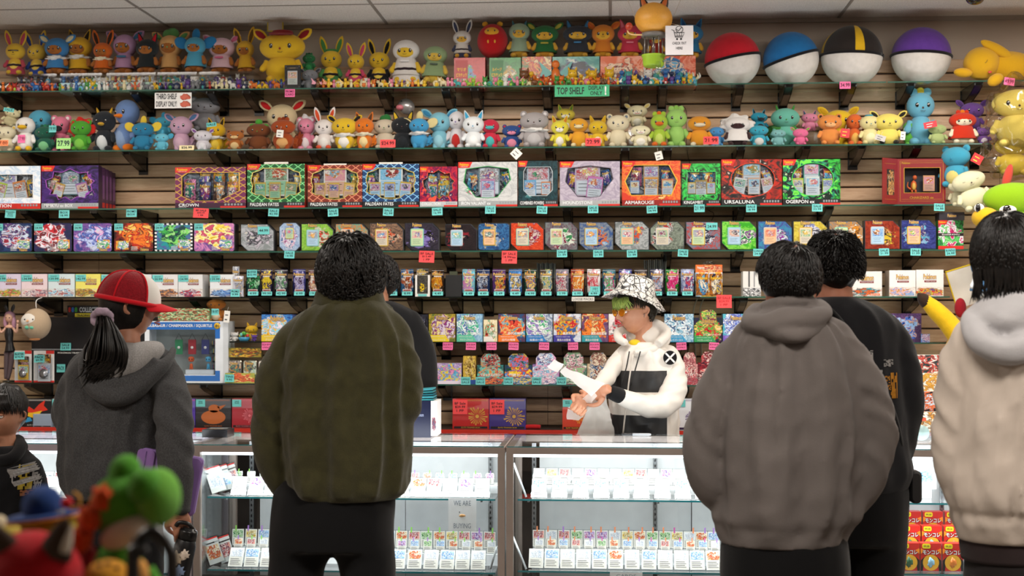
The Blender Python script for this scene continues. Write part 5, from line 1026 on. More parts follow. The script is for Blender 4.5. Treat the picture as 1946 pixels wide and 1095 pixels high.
S2 = [
 (-6, 40, 203, 240, 'round', '#e6dcb0', '#f0e8c8', '#d8c890', 'cream round plush lying on top of another cream one', ('nobelly',), 7.62, dict(base='up', roll=.3)),
 (-6, 32, 236, 268, 'round', '#e8e0c0', '#f2ecd4', '#e0b83a', 'lower cream plush with yellow trim at the frame edge', (), 7.56, {}),
 (32, 66, 222, 288, 'none', '#e8e6e2', '#f0eeea', '#e0b020', 'white duck-like plush with an orange-yellow bill and hanging feet', ('bill', 'feet'), 7.54, {}),
 (56, 98, 208, 262, 'none', '#5ab0cf', '#8fd0e0', '#3a8ab0', 'sky blue mushroom-shaped plush behind the dark green one', ('nobelly',), 7.68, {}),
 (66, 106, 236, 285, 'tuft', '#1f5a48', '#7cc08a', '#2a7a5a', 'dark green leafy plush with a pale green middle', ('wings',), 7.56, {}),
 (99, 134, 215, 274, 'round', '#e07a96', '#26262c', '#f0ece8', 'pink and black bear plush', ('muzzle',), 7.62, {}),
 (135, 174, 224, 286, 'round', '#4a9a2c', '#7cc04a', '#c8281c', 'leaf green plush with a bright red mane', ('mane',), 7.55, {}),
 (176, 221, 199, 283, 'horn', '#22262c', '#d9dde0', '#d9a82c', 'black and white penguin-like plush with a golden crown', ('beak', 'wings0'), 7.60, {}),
 (220, 266, 188, 285, 'none', '#6a86b8', '#8aa2c8', '#e87a1c', 'grey-blue tall bird plush with an orange beak', ('beak', 'feet'), 7.62, dict(yaw=-.5)),
 (246, 298, 220, 286, 'fin', '#2a7aa0', '#3f94b8', '#e0c040', 'deep blue plush with yellow and black side fins', ('nobelly',), 7.54, {}),
 (290, 330, 213, 262, 'fin', '#4fb0cf', '#7cc8de', '#3a94b8', 'aqua plush with hair-like flaps, rear one of two', ('nobelly',), 7.68, dict(base='up')),
 (286, 330, 246, 286, 'fin', '#6ac0d8', '#8fd4e4', '#4aa4c4', 'aqua plush with hair-like flaps, front one of two', ('nobelly',), 7.55, {}),
 (322, 368, 208, 285, 'wide', '#c8a0b8', '#d4b0c4', '#4a6a94', 'pinkish lilac slender plush with huge blue-lined ears', ('quad',), 7.58, {}),
 (362, 418, 180, 250, 'round', '#94949a', '#a8a8ae', '#d4d0d4', 'large fluffy grey plush raised above its neighbours', ('mane0',), 7.68, dict(base='up', yaw=.2)),
 (362, 410, 240, 284, 'wide', '#dcd8e0', '#eceaf0', '#8a5aa0', 'white and violet pony-like plush', ('quad',), 7.56, {}),
 (392, 430, 222, 281, 'point', '#e0b020', '#eac84a', '#2a2218', 'yellow plush with dark inner ears and a white collar, by the mask-faced bear', ('collar', 'quad'), 7.60, {}),
 (427, 468, 245, 284, 'round', '#a8622a', '#e0c08a', '#3a2a24', 'brown bear-like plush with a dark muzzle mask', ('muzzle',), 7.55, {}),
 (467, 517, 214, 285, 'none', '#7a4424', '#8f5430', '#4fa83c', 'brown stumpy plush topped with bright green balls', ('balls', 'nobelly'), 7.60, dict(Hh=.15)),
 (505, 568, 180, 262, 'wide', '#e0caa0', '#ecdcb8', '#c01c20', 'cream plush with large red ears standing tall', (), 7.66, dict(base=None)),
 (515, 562, 222, 284, 'tuft', '#a4481c', '#d8a468', '#8a3414', 'rust-red plush with curled orange tails', ('quad', 'bigtail'), 7.55, {}),
 (566, 598, 219, 284, 'round', '#e08aa4', '#f0e0e4', '#e4e0e4', 'pink and white woolly plush', ('mane',), 7.62, {}),
 (592, 642, 203, 284, 'long', '#e8e0dc', '#f0ece8', '#d8502c', 'white plush with orange-red ears and feet', ('feet',), 7.58, {}),
 (628, 682, 212, 283, 'wide', '#e0b82a', '#f0ece4', '#20201c', 'yellow plush with wide black-lined ears and a white ruff', ('collar', 'quad'), 7.56, {}),
 (673, 712, 211, 283, 'point', '#dc7420', '#ecd49a', '#5a3a24', 'orange plush with a cream topknot and ruff', ('collar', 'creamc', 'quad'), 7.56, {}),
 (711, 753, 226, 284, 'none', '#cdbfa8', '#ded4c0', '#2f7a3c', 'round beige plush under a dark green leaf cap', ('leafhat', 'nobelly'), 7.60, {}),
 (742, 790, 209, 281, 'point', '#1b1e22', '#24282c', '#d8b42c', 'black plush with yellow-lined ears', ('quad',), 7.58, {}),
 (773, 820, 211, 281, 'fin', '#3f94c4', '#6ab4dc', '#d9c890', 'bright blue plush with cream fins and a white ruff', ('collar', 'quad', 'nobelly'), 7.55, {}),
 (812, 858, 199, 280, 'wide', '#7fc0d4', '#a0d4e4', '#3a88b4', 'ice-blue slender plush with tall pointed ears', ('quad',), 7.62, {}),
 (855, 880, 210, 279, 'none', '#dedade', '#c8302c', '#7a5aa4', 'small white plush with a violet face and red sash', (), 7.64, {}),
 (878, 922, 208, 280, 'point', '#e6eaec', '#f2f4f4', '#3fa4d0', 'white squirrel-like plush with bright blue ear tips', ('bigtail',), 7.56, {}),
 (916, 948, 226, 280, 'none', '#c82a44', '#4fb4b4', '#4fb4b4', 'red and teal duck-like plush', ('bill',), 7.58, {}),
 (954, 992, 234, 278, 'round', '#2a4a86', '#e08aa4', '#c8283c', 'navy and pink plush with a red nose', ('muzzle',), 7.58, {}),
 (988, 1043, 207, 278, 'round', '#a49e9e', '#b8b4b4', '#dcd8da', 'grey plush with big round ears and a fluffy white scarf', ('collar',), 7.56, {}),
 (1056, 1094, 197, 250, 'point', '#dcc84a', '#ece8e0', '#6a9a3a', 'yellow and white puppy-like plush, rear one of two', ('muzzle',), 7.68, dict(base='up')),
 (1046, 1082, 218, 278, 'point', '#dcd040', '#ece8e0', '#c87a2a', 'yellow and white puppy-like plush, front one of two', ('muzzle',), 7.56, {}),
 (1083, 1117, 224, 277, 'none', '#e0a02c', '#e8b44a', '#e8d8a8', 'amber plush with a cream bill between the puppy and the mouse', ('bill', 'feet', 'nobelly'), 7.57, {}),
 (1117, 1155, 218, 276, 'point', '#d8b42a', '#ecd8c0', '#c89a20', 'yellow mouse-like plush with a pale chest', (), 7.57, {}),
 (1153, 1196, 213, 277, 'round', '#e0d4b4', '#ece4cc', '#6f7a86', 'cream plush with one slate-grey side', ('nobelly',), 7.58, {}),
 (1188, 1234, 192, 242, 'wide', '#dfd6b0', '#ecead8', '#d8c070', 'cream puppy-like plush with red lips, upper one', ('muzzle', 'lips'), 7.68, dict(base='up')),
 (1198, 1237, 238, 281, 'none', '#e4dcb8', '#f0ece0', '#c82a34', 'cream puppy-like plush with red lips, lower one', ('muzzle', 'lips'), 7.55, {}),
 (1236, 1269, 211, 276, 'tuft', '#a4c43c', '#c4d86a', '#dc6a20', 'lime green plush with an orange nose and hands', ('bill', 'feet'), 7.57, {}),
 (1264, 1306, 200, 276, 'tuft', '#9ccc6c', '#b0d884', '#8fc45a', 'tall pale green plush winking', ('nobelly',), 7.60, {}),
 (1308, 1350, 220, 276, 'none', '#e0962a', '#e8a83c', '#e8dcc0', 'amber plush with a white bill beside the small blue one', ('bill', 'feet', 'nobelly'), 7.58, {}),
 (1348, 1376, 241, 274, 'none', '#4a8fc8', '#7ab4dc', '#3a7ab0', 'small blue blob-like plush beside a red note', (), 7.58, {}),
 (1378, 1424, 222, 276, 'none', '#e2dedb', '#3a2426', '#e8e4e0', 'fluffy white lamb-like plush with a dark brown face', ('hood', 'mane'), 7.56, {}),
 (1422, 1462, 206, 250, 'point', '#2a96b4', '#2a2e34', '#1c2226', 'teal and black jackal-like plush, upper one', ('muzzle',), 7.67, dict(base='up', yaw=.4)),
 (1424, 1460, 238, 274, 'none', '#3aa0b8', '#d9d4d0', '#c8283c', 'teal plush with a red chest spot', (), 7.57, {}),
 (1463, 1521, 194, 258, 'horn', '#6ab8a4', '#7cc4b0', '#3f8a3a', 'large mint-green plush with a green bulb behind', ('shellback', 'nobelly'), 7.64, {}),
 (1458, 1500, 246, 274, 'none', '#7ab0b0', '#a8ccca', '#3a5a6a', 'pale teal round plush under the mint-green one', ('nobelly',), 7.56, {}),
 (1490, 1552, 238, 273, 'wide', '#dc6a94', '#e88aac', '#6aa83a', 'pink plush with two big leaf-green leaves', ('nobelly',), 7.54, dict(face='sleep')),
 (1521, 1556, 208, 250, 'point', '#e08aa8', '#eaa4bc', '#2f5a6a', 'round pink plush behind the orange bear', ('nobelly',), 7.68, dict(base='up')),
 (1553, 1600, 213, 273, 'round', '#dc8a44', '#e8b078', '#3a2a24', 'orange bear-like plush with a pale forehead patch', ('muzzle', 'nobelly'), 7.55, {}),
 (1562, 1624, 195, 273, 'wide', '#e4bc24', '#ecc83a', '#c89a1c', 'bright yellow plush with wide-spread ears behind the orange bear', ('nobelly',), 7.66, {}),
 (1609, 1638, 216, 273, 'none', '#d8652a', '#e8b45a', '#c8501c', 'orange lizard-like plush with a yellow belly', ('bigtail',), 7.60, {}),
 (1634, 1672, 219, 273, 'none', '#e0d498', '#ece4b4', '#3f94a8', 'pale yellow plush with a teal head patch', ('beret',), 7.56, {}),
 (1656, 1720, 204, 273, 'wide', '#e6d468', '#eedd80', '#26241c', 'pale yellow plush with big black-lined ears and tags', ('nobelly', 'feet'), 7.55, {}),
 (1716, 1744, 230, 270, 'none', '#5aa83c', '#7cc45a', '#d8642a', 'green plush with an orange spot tucked behind the pale yellow one', ('nobelly',), 7.62, {}),
 (1722, 1776, 166, 262, 'tuft', '#6ab0cc', '#8cc8dc', '#d8c43c', 'tall light blue plush with a yellow head fin', ('nobelly',), 7.62, {}),
 (1756, 1806, 236, 272, 'none', '#a4b478', '#b4c48a', '#c8d0a0', 'sage green plush lying down with a red tag', ('nobelly',), 7.54, dict(face='sleep')),
 (1802, 1856, 208, 269, 'tuft', '#c8341c', '#ece0c4', '#dc7a20', 'red crocodile-like plush with a cream face', ('hood', 'nobelly'), 7.56, {}),
 (1822, 1872, 184, 250, 'wide', '#6a4690', '#7c5aa4', '#503470', 'violet bat-like plush at the end of the plush shelf', ('nobelly',), 7.68, dict(base='up')),
 (1856, 1882, 240, 268, 'round', '#7c54a0', '#e4dce8', '#503470', 'small violet plush under the bat-like one', (), 7.58, {})]
for (a, b, yt, yb, ear, c1, c2, c3, lab, ex, Y, o) in S2:
 o = dict(o); bs = o.pop('base', None)
 bse = None
 if bs == 'up': bse = Z(yb, Y, (a + b) / 2)
 P(a, b, yt, yb, ear, c1, c2, c3, lab, 2, Y, bse, ex=ex, **o)
for (a, b, yb, Y, what) in ((2, 30, 240, 7.62, 'cream round'), (296, 324, 262, 7.68, 'rear aqua'), (372, 408, 250, 7.68, 'large grey'), (1060, 1090, 250, 7.68, 'rear puppy-like'), (1194, 1228, 242, 7.68, 'upper red-lipped'), (1427, 1457, 250, 7.67, 'teal jackal-like'), (1525, 1552, 250, 7.68, 'round pink'), (1830, 1864, 250, 7.68, 'violet bat-like')):
 m = MB(); x0, x1 = X(a, Y), X(b, Y); m.box(x0, x1, Y - .035, Y + .035, SZ[2] + .0005, Z(yb, Y, (a + b) / 2) - .0005, CLR); tag(m.build('acrylic_riser'), f'clear block under the {what} plush', 'riser')
r = thing('hanging_ornament', 'shiny grey bird-shaped ornament with a pink beak above the black plush', 'ornament', (X(772, 7.7), 7.7, Z(203, 7.7, 772))); sg = plain('#b4b0b0', .25, .5)
part('body', r, 'ball', sg, (0, 0, 0), (.048, .04, .044), (0, .5, 0)); part('beak', r, 'ball', plain('#d87a86', .3), (-.03, -.03, -.008), (.022, .02, .016)); part('eye', r, 'ball', EYE_, (-.022, -.034, .026), .005)
m = MB(); m.tube([(0, 0, .04), (0, 0, SZ[1] - GT - r.location.z)], .0007, WHITE, 5); m.build('thread', r)
note(121, 273, 27, 20, GRN, ['27.99'], 'in front of the pink and black bear plush', Y=SF - .004, bold=.02)
note(41, 264, 14, 15, PI_, ['17.99'], 'on the white duck-like plush', Y=SF - .008, ink='#7a2248'); note(5, 272, 22, 11, ORG, ['17.00'], 'at the frame edge under the cream plush', Y=SF - .008, ink='#7a2a10')
note(100, 245, 14, 13, CY, ['19.99'], 'on the dark green leafy plush', Y=SF - .006); note(17, 209, 20, 7, CY, ['SALE'], 'on the cream round plush', Y=7.50, tilt=.15)
note(402, 237, 19, 8, CY, ['SALE'], 'on the yellow plush with a white collar', Y=7.5, tilt=-.1)
note(355, 281, 28, 9, '#f0dfae', ['$26.99'], 'under the lilac big-eared plush', Y=SF - .006, bold=.02)
for (px, py, t, what) in ((737, 273, '$24.99', 'in front of the round beige plush'), (1127, 270, '22.99', 'in front of the yellow mouse-like plush'), (1351, 267, '21.99', 'in front of the small blue plush')):
 note(px, py, 29, 15, RD, [t], what, Y=SF - .012, ink='#5a1218', bold=.02, group='red price notes on the plush shelf')
def hangtag(px, py, w, h, rot, label, Y=SF - .006, col='#e6e2da', mk='#3a3a44'):
 p = W(px, py, Y); s = MPP(px, Y); r = thing('hang_tag', label, 'tag', (p.x, Y, p.z), (0, rot, 0)); m = MB(); m.box(-w * s / 2, w * s / 2, 0, .001, -h * s / 2, h * s / 2, plain(col, .5)); m.build('card', r)
 m = MB(); m.box(-w * s * .3, w * s * .1, -.001, 0, -h * s * .3, -h * s * .2, plain(mk, .5)); m.box(-w * s * .3, w * s * .2, -.001, 0, h * s * .1, h * s * .18, plain(mk, .5)); m.build('print', r)
 m = MB(); m.tube([(0, 0, h * s * .5), (.003, .004, h * s * .5 + .02)], .0005, WHITE, 5); m.build('string', r); return r
hangtag(981, 292, 17, 17, .78, 'white square tag hanging cornerwise under the grey scarf plush'); hangtag(1252, 296, 14, 16, -.25, 'white product tag hanging under the lime green plush')
hangtag(532, 254, 13, 14, .1, 'white tag on the cream red-eared plush', Y=7.5); hangtag(1606, 253, 17, 17, .1, 'red tag with yellow print on the bright yellow plush', Y=7.49, col='#c8202a', mk='#f0c83a')
hangtag(1768, 237, 25, 12, -.2, 'red and white tag across the sage green plush', Y=7.48, col='#c82030', mk='#f0e0e0'); hangtag(1716, 258, 9, 16, .1, 'pale barcode tag on the pale yellow plush', Y=7.48); hangtag(1673, 262, 20, 11, .3, 'silvery tag between two pale yellow plushes', Y=7.48, col='#b8b4b0')
def sign(px, py, w, h, Y, col, label, rows, rot=0.0, name='shop_sign', ink=INK, extra=None, bold=.02, cat='sign'):
 p = W(px, py, Y); s = MPP(px, Y); W_, H_ = w * s, h * s; r = thing(name, label, cat, (p.x, Y, p.z), (0, rot, 0))
 m = MB(); m.box(-W_ / 2, W_ / 2, 0, .0012, -H_ / 2, H_ / 2, plain(col, .6)); m.build('sheet', r)
 m = MB()
 for (t, cx, cz, tw, th, bd) in rows: m.text(t, cx * W_, cz * H_, tw * W_, th * H_, ink, -.0012, bd, keep=False)
 m.build('lettering', r)
 return r, W_, H_
r, w, h = sign(1106, 172.5, 104, 22, SF - .003, '#3fae7a', 'long green hand-lettered sign on the edge of the top shelf', [('TOP SHELF', -.21, 0, .5, .62, .02), ('DISPLAY', .26, .24, .28, .36, .01), ('ONLY', .26, -.22, .22, .34, .01)])
m = MB(); m.text('!', w * .43, 0, w * .03, h * .8, WHITE, -.0014, .05, keep=False); m.build('exclamation_mark', r)
r, w, h = sign(329, 191, 70, 29, SF - .003, '#e9e7e4', 'white hand-lettered sign with two small orange drawings under the top shelf', [('THIRD SHELF', -.18, .26, .56, .36, .02), ('DISPLAY ONLY!', -.18, -.22, .56, .36, .02)])
for q in (.22, -.24): m = MB(); m.ell((w * .33, -.001, h * q), (w * .12, .001, h * .18), plain('#c8604a', .6), 16, 10, warp=.7); m.build('drawing', r)
sign(1108, 568.5, 43, 8, SF - .004, '#e4dfd6', 'narrow white strip sign under the booster packs', [('LOOSE PACKS', 0, 0, .9, .55, .0)])
Yh = 7.05; c = W(1242, 36, Yh); s = MPP(1242, Yh)
r = thing('hanging_balloon_toy', 'yellow hot-air balloon toy with two pointed ears and a green basket hung from the ceiling', 'hanging toy', c)
yb = plain('#e0a03c', .45); part('envelope', r, 'ball', yb, (0, 0, 0), (36 * s, 34 * s, 31 * s))
for sx in (-1, 1):
 e = part('ear', r, 'point', plain('#2a211c', .4), (sx * 17 * s + 1 * s, 0, 22 * s), (17 * s, 9 * s, 24 * s), (0, sx * .35, 0)); part('inner_ear', e, 'point', plain('#d8702c', .4), (0, -.3, .08), (.6, .5, .8))
part('collar_ring', r, 'disc', plain('#6f6a66', .4), (0, 0, -31 * s), (24 * s, 24 * s, 9 * s))
for a in range(4):
 m = MB(); x, y = 19 * s * math.cos(a * math.pi / 2 + .5), 19 * s * math.sin(a * math.pi / 2 + .5); m.tube([(x, y, -33 * s), (x * 1.05, y * 1.05, -72 * s)], .0028, plain('#8a8682', .3, .5), 8); m.build('strut', r)
m = MB(); m.tube([(0, 0, -33 * s), (0, 0, -72 * s)], .009, glassm('clear_plastic', '#f4f7f8', .9, .05), 12); m.tube([(0, 0, -33 * s), (0, 0, -72 * s)], .003, plain('#8a8682', .3, .5), 8); m.build('centre_tube', r)
m = MB(); m.lathe([(0, -92 * s), (17 * s, -92 * s), (20 * s, -88 * s), (21 * s, -74 * s), (23 * s, -72 * s), (23 * s, -69 * s), (19 * s, -69 * s), (0, -71 * s)], plain('#8fb02c', .4), 28); m.build('basket', r)
m = MB(); m.tube([(16 * s, -10 * s, -82 * s), (30 * s, -14 * s, -84 * s)], .004, plain('#8a8a8c', .3, .7), 8); m.tube([(8 * s, -18 * s, -86 * s), (8 * s, -24 * s, -108 * s)], .013, CLR, 12); m.build('crank', r)
for sx, a, b in ((-1, (1207, 35), (1184, -22)), (1, (1281, 29), (1302, -22))):
 p0, p1 = W(*a, Yh) - c, W(*b, Yh) - c; p1 = p0 + (p1 - p0) * ((CEIL - .004 - c.z - p0.z) / (p1.z - p0.z)); m = MB(); m.tube([p0, p1], .0012, plain('#c8bfae', .6), 6); m.build('string', r)
m = MB(); m.tube([W(1180, 52, Yh) - c + Vector((.03, -.03, 0)), W(1196, 68, Yh) - c + Vector((0, -.05, 0)), W(1220, 70, Yh) - c + Vector((0, -.05, 0))], .004, plain('#d8b078', .5), 8); m.ell(tuple(W(1195, 55, Yh) - c + Vector((0, -.06, 0))), (.018, .015, .02), plain('#a8341c', .4)); m.build('arm', r)
r, w, h = sign(1291, 76.5, 53, 56, Yh - .06, '#e2dfe2', 'white sheet reading check out here hanging from the balloon toy', [('CHECK OUT', 0, -.10, .50, .09, .004), ('HERE', 0, -.27, .24, .09, .004)])
m = MB()
for q in ([(-.28, .36), (-.2, .34), (-.14, .10), (.12, .10)], [(-.18, .26), (.18, .26), (.13, .14), (-.15, .14)], [(-.1, .38), (-.04, .31), (.08, .44)]): m.tube([(x * w, -.001, z * h) for x, z in q], .0016, INK, 5, sub=1)
for q in (-.08, .06): m.ell((q * w, -.001, .04 * h), (.005, .001, .005), INK, 10, 6)
for q in (-.09, 0, .09): m.tube([(q * w, -.001, .26 * h), (q * w * .8, -.001, .14 * h)], .001, INK, 5)
m.tube([(.0 + .13 * w * math.cos(a * .5236), -.001, .37 * h + .11 * h * math.sin(a * .5236)) for a in range(13)], .0013, INK, 5, sub=1); m.build('cart_drawing', r)
m = MB(); m.tube([(0, 0, h / 2), W(1275, 42, Yh) - r.location + Vector((0, .03, 0))], .001, WHITE, 5); m.build('tape', r)
GPILE = 'large plush toys hung at the wall end'
bag = glassm('clear_plastic_bag', '#f2f0ea', .9, .09, 1.5)
def big(a, b, yt, yb, ear, c1, c2, c3, lab, Y, ex=(), **kw): return plush(a, b, yt, yb, ear, c1, c2, c3, lab, k=2, Y=Y, base=Z(yb, Y, (a + b) / 2), ex=ex, group=GPILE, **kw)
r = big(1884, 1990, 168, 280, 'none', '#e0cc6a', '#e8d67c', '#d87a8a', 'big pale yellow plush head in a clear plastic bag', 7.42, ('nobelly',), yaw=-.25)
m = MB(); m.ell((0, 0, .17), (.155, .12, .185), bag, 36, 26, warp=.35); m.build('plastic_bag', r)
r = big(1874, 1975, 258, 334, 'none', '#dcc24a', '#e4cc5a', '#c8b03a', 'second bagged pale yellow plush below the first', 7.46, ('nobelly', 'noface'), face='none')
m = MB(); m.ell((0, 0, .10), (.15, .11, .125), bag, 36, 26, warp=.35); m.build('plastic_bag', r)
big(1788, 1846, 272, 355, 'round', '#3f9ab8', '#d8c878', '#2f86a8', 'turquoise plush with a pale yellow chest seen from the side', 7.5, (), yaw=-.7, face='none')
big(1800, 1850, 340, 393, 'none', '#dcd6b4', '#e4dec0', '#c8c09a', 'pale cream lying plush body beside the sleeping head', 7.5, ('noface', 'nobelly'), face='none')
big(1826, 1888, 322, 398, 'none', '#dcd8b4', '#e4e0c4', '#b88a8a', 'sleepy pale green-cream round plush', 7.42, ('nobelly',), face='sleep', roll=-.3)
hangtag(1857, 302, 20, 18, .5, 'red and yellow shop tag by the turquoise plush', Y=7.35, col='#d8282a', mk='#f0c83a')
r = big(1862, 1990, 345, 470, 'none', '#8fbc1c', '#8fbc1c', '#e0a81c', 'huge lime green bird-like plush with an amber beak behind the grey-white jacket', 7.36, ('nobelly', 'noface'), yaw=-.1, face='none')
q = Z(345, 7.36, 1925) - r.location.z
s7 = MPP(1900, 7.36); zc = lambda y: Z(y, 7.2, 1900) - r.location.z; xc = lambda x: X(x, 7.2) - r.location.x
part('beak', r, 'ball', plushm('#e0b01c'), (xc(1884), -.1, zc(412)), (26 * s7, .07, 20 * s7))
for (ex_, ey_, ew) in ((1871, 394, .6), (1925, 398, 1)): part('eye', r, 'ball', WHITE, (xc(ex_), -.12, zc(ey_)), (16 * s7 * ew, .02, 9 * s7)); part('pupil', r, 'ball', EYE_, (xc(ex_ - 3), -.137, zc(ey_)), (8 * s7 * ew, .01, 9 * s7))
part('crest', r, 'leaf', plushm('#c8483a'), (xc(1925), 0, zc(358)), (.06, .2, .14), (0, .25, 0))
r = big(1846, 1900, 488, 566, 'none', '#5f8fc0', '#dfe4ea', '#2f5a94', 'blue and white plush head beside the black hair of the tall shopper', 7.35, ('hood',), face='eyes')
p = W(1832, 545, 7.55); r = thing('trimmed_cloth', 'white cloth with a yellow border hanging by the blue and white plush', 'cloth', p, (0, -.3, 0)); m = MB()
m.box(-.065, .075, 0, .004, -.1, .1, fabric('#dcd6cc')); m.build('panel', r); m = MB()
for q in ((-.07, -.064, -.104, .1), (-.07, .075, .097, .104)): m.box(q[0], q[1], -.002, .006, q[2], q[3], fabric('#dcbc2a'))
m.build('border', r)
r = thing('yellow_plush_arm_toy', 'yellow limp plush with a long dark-tipped ear sticking out below the last booster boxes', 'plush toy', W(1800, 600, 7.4));
m = MB(); m.tube([W(1822, 640, 7.4) - r.location, W(1800, 612, 7.4) - r.location, W(1776, 588, 7.4) - r.location, W(1757, 570, 7.4) - r.location], [.055, .05, .045, .03], plushm('#e0b41c'), 18); m.build('ear', r)
m = MB(); m.tube([W(1762, 576, 7.4) - r.location, W(1752, 566, 7.4) - r.location, W(1744, 558, 7.4) - r.location], [.034, .028, .006], plushm('#33231a'), 18); m.build('ear_tip', r)
part('body', r, 'ball', plushm('#e0b41c'), W(1850, 700, 7.4) - r.location, (.16, .12, .24)); m = MB(); m.ell(tuple(W(1825, 585, 7.42) - r.location), (.03, .02, .05), plushm('#8a1420')); m.build('scarf', r)
FIG = []
def fig_mesh(kind):
 m = MB(); A, B = plain('#808080', .3), plain('#909090', .3)
 if kind == 'upright':
  m.ell((0, 0, .32), (.24, .2, .3), A, 10, 8); m.ell((0, -.02, .72), (.27, .24, .25), A, 10, 8)
  for s in (-1, 1): m.lathe([(.08, 0), (.06, .16), (0, .28)], A, 6, M=T(s * .16, 0, .86) @ RY(s * .3)); m.ell((s * .13, -.06, .06), (.1, .14, .07), B, 8, 6); m.ell((s * .25, -.06, .4), (.07, .07, .12), A, 8, 6); m.ell((s * .1, -.22, .75), (.03, .02, .045), EYE_, 6, 5)
  m.ell((0, -.1, .32), (.16, .13, .2), B, 8, 6)
 elif kind == 'four-legged':
  m.ell((.08, 0, .42), (.34, .2, .22), A, 10, 8); m.ell((-.26, -.04, .68), (.2, .18, .18), A, 10, 8)
  for s in (-1, 1):
   for x in (-.14, .3): m.tube([(x, s * .12, .4), (x, s * .13, .02)], .07, A, 6)
   m.lathe([(.07, 0), (0, .26)], B, 6, M=T(-.26 + s * .12, 0, .8) @ RY(s * .35)); m.ell((-.26 + s * .08, -.2, .7), (.025, .02, .04), EYE_, 6, 5)
  m.tube([(.38, 0, .46), (.55, 0, .62), (.5, 0, .86)], [.07, .09, .02], B, 6)
 elif kind == 'winged':
  m.ell((0, 0, .4), (.17, .17, .32), A, 10, 8); m.ell((0, -.06, .82), (.15, .15, .15), A, 10, 8)
  for s in (-1, 1): m.prism([(s * .1, .5), (s * .62, .95), (s * .5, .62), (s * .58, .4), (s * .3, .38)][::s], .02, .06, B); m.ell((s * .1, -.04, .06), (.09, .12, .07), A, 8, 6)
  m.tube([(.05, .1, .1), (.3, .1, .06), (.45, 0, .16)], [.07, .05, .01], A, 6)
 else:
  m.ell((0, 0, .36), (.36, .3, .35), A, 12, 8); m.ell((0, -.14, .3), (.24, .2, .24), B, 8, 6); m.lathe([(.12, 0), (.08, .2), (0, .3)], B, 6, M=T(0, 0, .66))
  for s in (-1, 1): m.ell((s * .14, -.3, .42), (.03, .02, .045), EYE_, 6, 5)
 o = m.build('figurine'); d = o.data; bpy.data.objects.remove(o); return d
FK = {k: fig_mesh(k) for k in ('upright', 'four-legged', 'winged', 'rounded')}
FC = {'red': '#a8281f', 'orange': '#cf6a20', 'yellow': '#d8ae24', 'green': '#3f8a3c', 'teal': '#3f9a98', 'blue': '#2f66a8', 'sky blue': '#6ab0d4', 'navy': '#232f52', 'violet': '#5a3a86', 'pink': '#d47a94', 'white': '#d4d2cc', 'grey': '#75777c', 'brown': '#6f4526', 'cream': '#d9cca4', 'lime': '#93b83a'}
zones = [(2, 30, ['red', 'lime', 'white', 'blue', 'orange']), (30, 110, ['blue', 'white', 'navy', 'red', 'orange', 'sky blue', 'pink', 'grey']), (110, 200, ['navy', 'blue', 'green', 'white', 'yellow', 'sky blue']), (200, 300, ['white', 'grey', 'orange', 'yellow', 'brown', 'cream', 'red']),
         (300, 395, ['green', 'navy', 'violet', 'yellow', 'teal', 'grey']), (395, 478, ['grey', 'navy', 'red', 'violet', 'white', 'cream']), (478, 540, ['yellow', 'blue', 'navy', 'violet', 'orange']), (600, 855, ['yellow', 'yellow', 'orange', 'cream', 'yellow', 'brown', 'pink']),
         (855, 1000, ['lime', 'green', 'teal', 'pink', 'white', 'green']), (1000, 1090, ['red', 'orange', 'brown', 'green', 'cream', 'orange']), (1090, 1170, ['orange', 'red', 'yellow', 'brown', 'orange', 'pink']), (1170, 1322, ['sky blue', 'blue', 'white', 'navy', 'teal', 'violet', 'red', 'yellow'])]
anchors = [(45, 'below the sunglasses plush'), (90, 'below the deep blue robe'), (135, 'below the sky blue hood'), (180, 'below the golden hood'), (222, 'below the orange hood'), (262, 'below the lilac hood'), (305, 'below the charcoal hood'), (350, 'below the tan hood'), (397, 'below the aqua hood'), (450, 'below the white-pink hood'), (545, 'before the giant yellow plush'), (655, 'below the green-robed plush'), (700, 'below the pink-robed plush'), (745, 'below the black-jacket plush'), (800, 'below the white-robed plush'), (860, 'below the sage cap plush'), (925, 'before the red card box'), (990, 'before the green card box'), (1048, 'before the flowered card box'), (1140, 'before the teal card box'), (1228, 'before the orange-pink card box'), (1400, 'before the salmon card box')]
def anchor(px): return next(t for q, t in anchors if px < q)
Rf = random.Random(5); kinds = list(FK); seq = []
for a, b, cs in zones:
 x = a + 4
 while x < b: seq.append((x, Rf.choice(cs), Rf.choice(cs), kinds[Rf.randrange(4)], Rf.uniform(14, 21))); x += Rf.uniform(8.5, 12.5)
def figure(px, Y, base, c1, c2, kind, hpx, label, group, yaw=0.0):
 o = bpy.data.objects.new('figurine', FK[kind]); COL.objects.link(o); tag(o, label, 'figurine', group)
 o.location = (X(px, Y), Y, base); s = hpx * MPP(px, Y); o.scale = (s, s * .9, s); o.rotation_euler = (0, 0, yaw)
 for i, c in ((0, c1), (1, c2)): o.material_slots[i].link = 'OBJECT'; o.material_slots[i].material = plain(FC[c], .32)
used = set()
def flabel(c1, c2, kind, px, prev, extra=''):
 for cand in (f'tiny {c1} {kind} figurine {extra}{anchor(px)}', f'tiny {c1} and {c2} {kind} figurine {extra}{anchor(px)}', f'tiny {c1}-{c2} {kind} figurine by a {prev} one, {extra}{anchor(px)}', f'tiny {c1}-{c2} {kind} figurine beside a {prev} one, {extra}{anchor(px)}'):
  if cand not in used: used.add(cand); return cand
 return cand
prev = 'white'
for (px, c1, c2, kd, hp) in seq:
 figure(px, SF + .028 + Rf.uniform(0, .012), SZ[1] + .0005, c1, c2, kd, hp, flabel(c1, c2, kd, px, prev), 'tiny figurines along the front of the top shelf', Rf.uniform(-.5, .5)); prev = c1
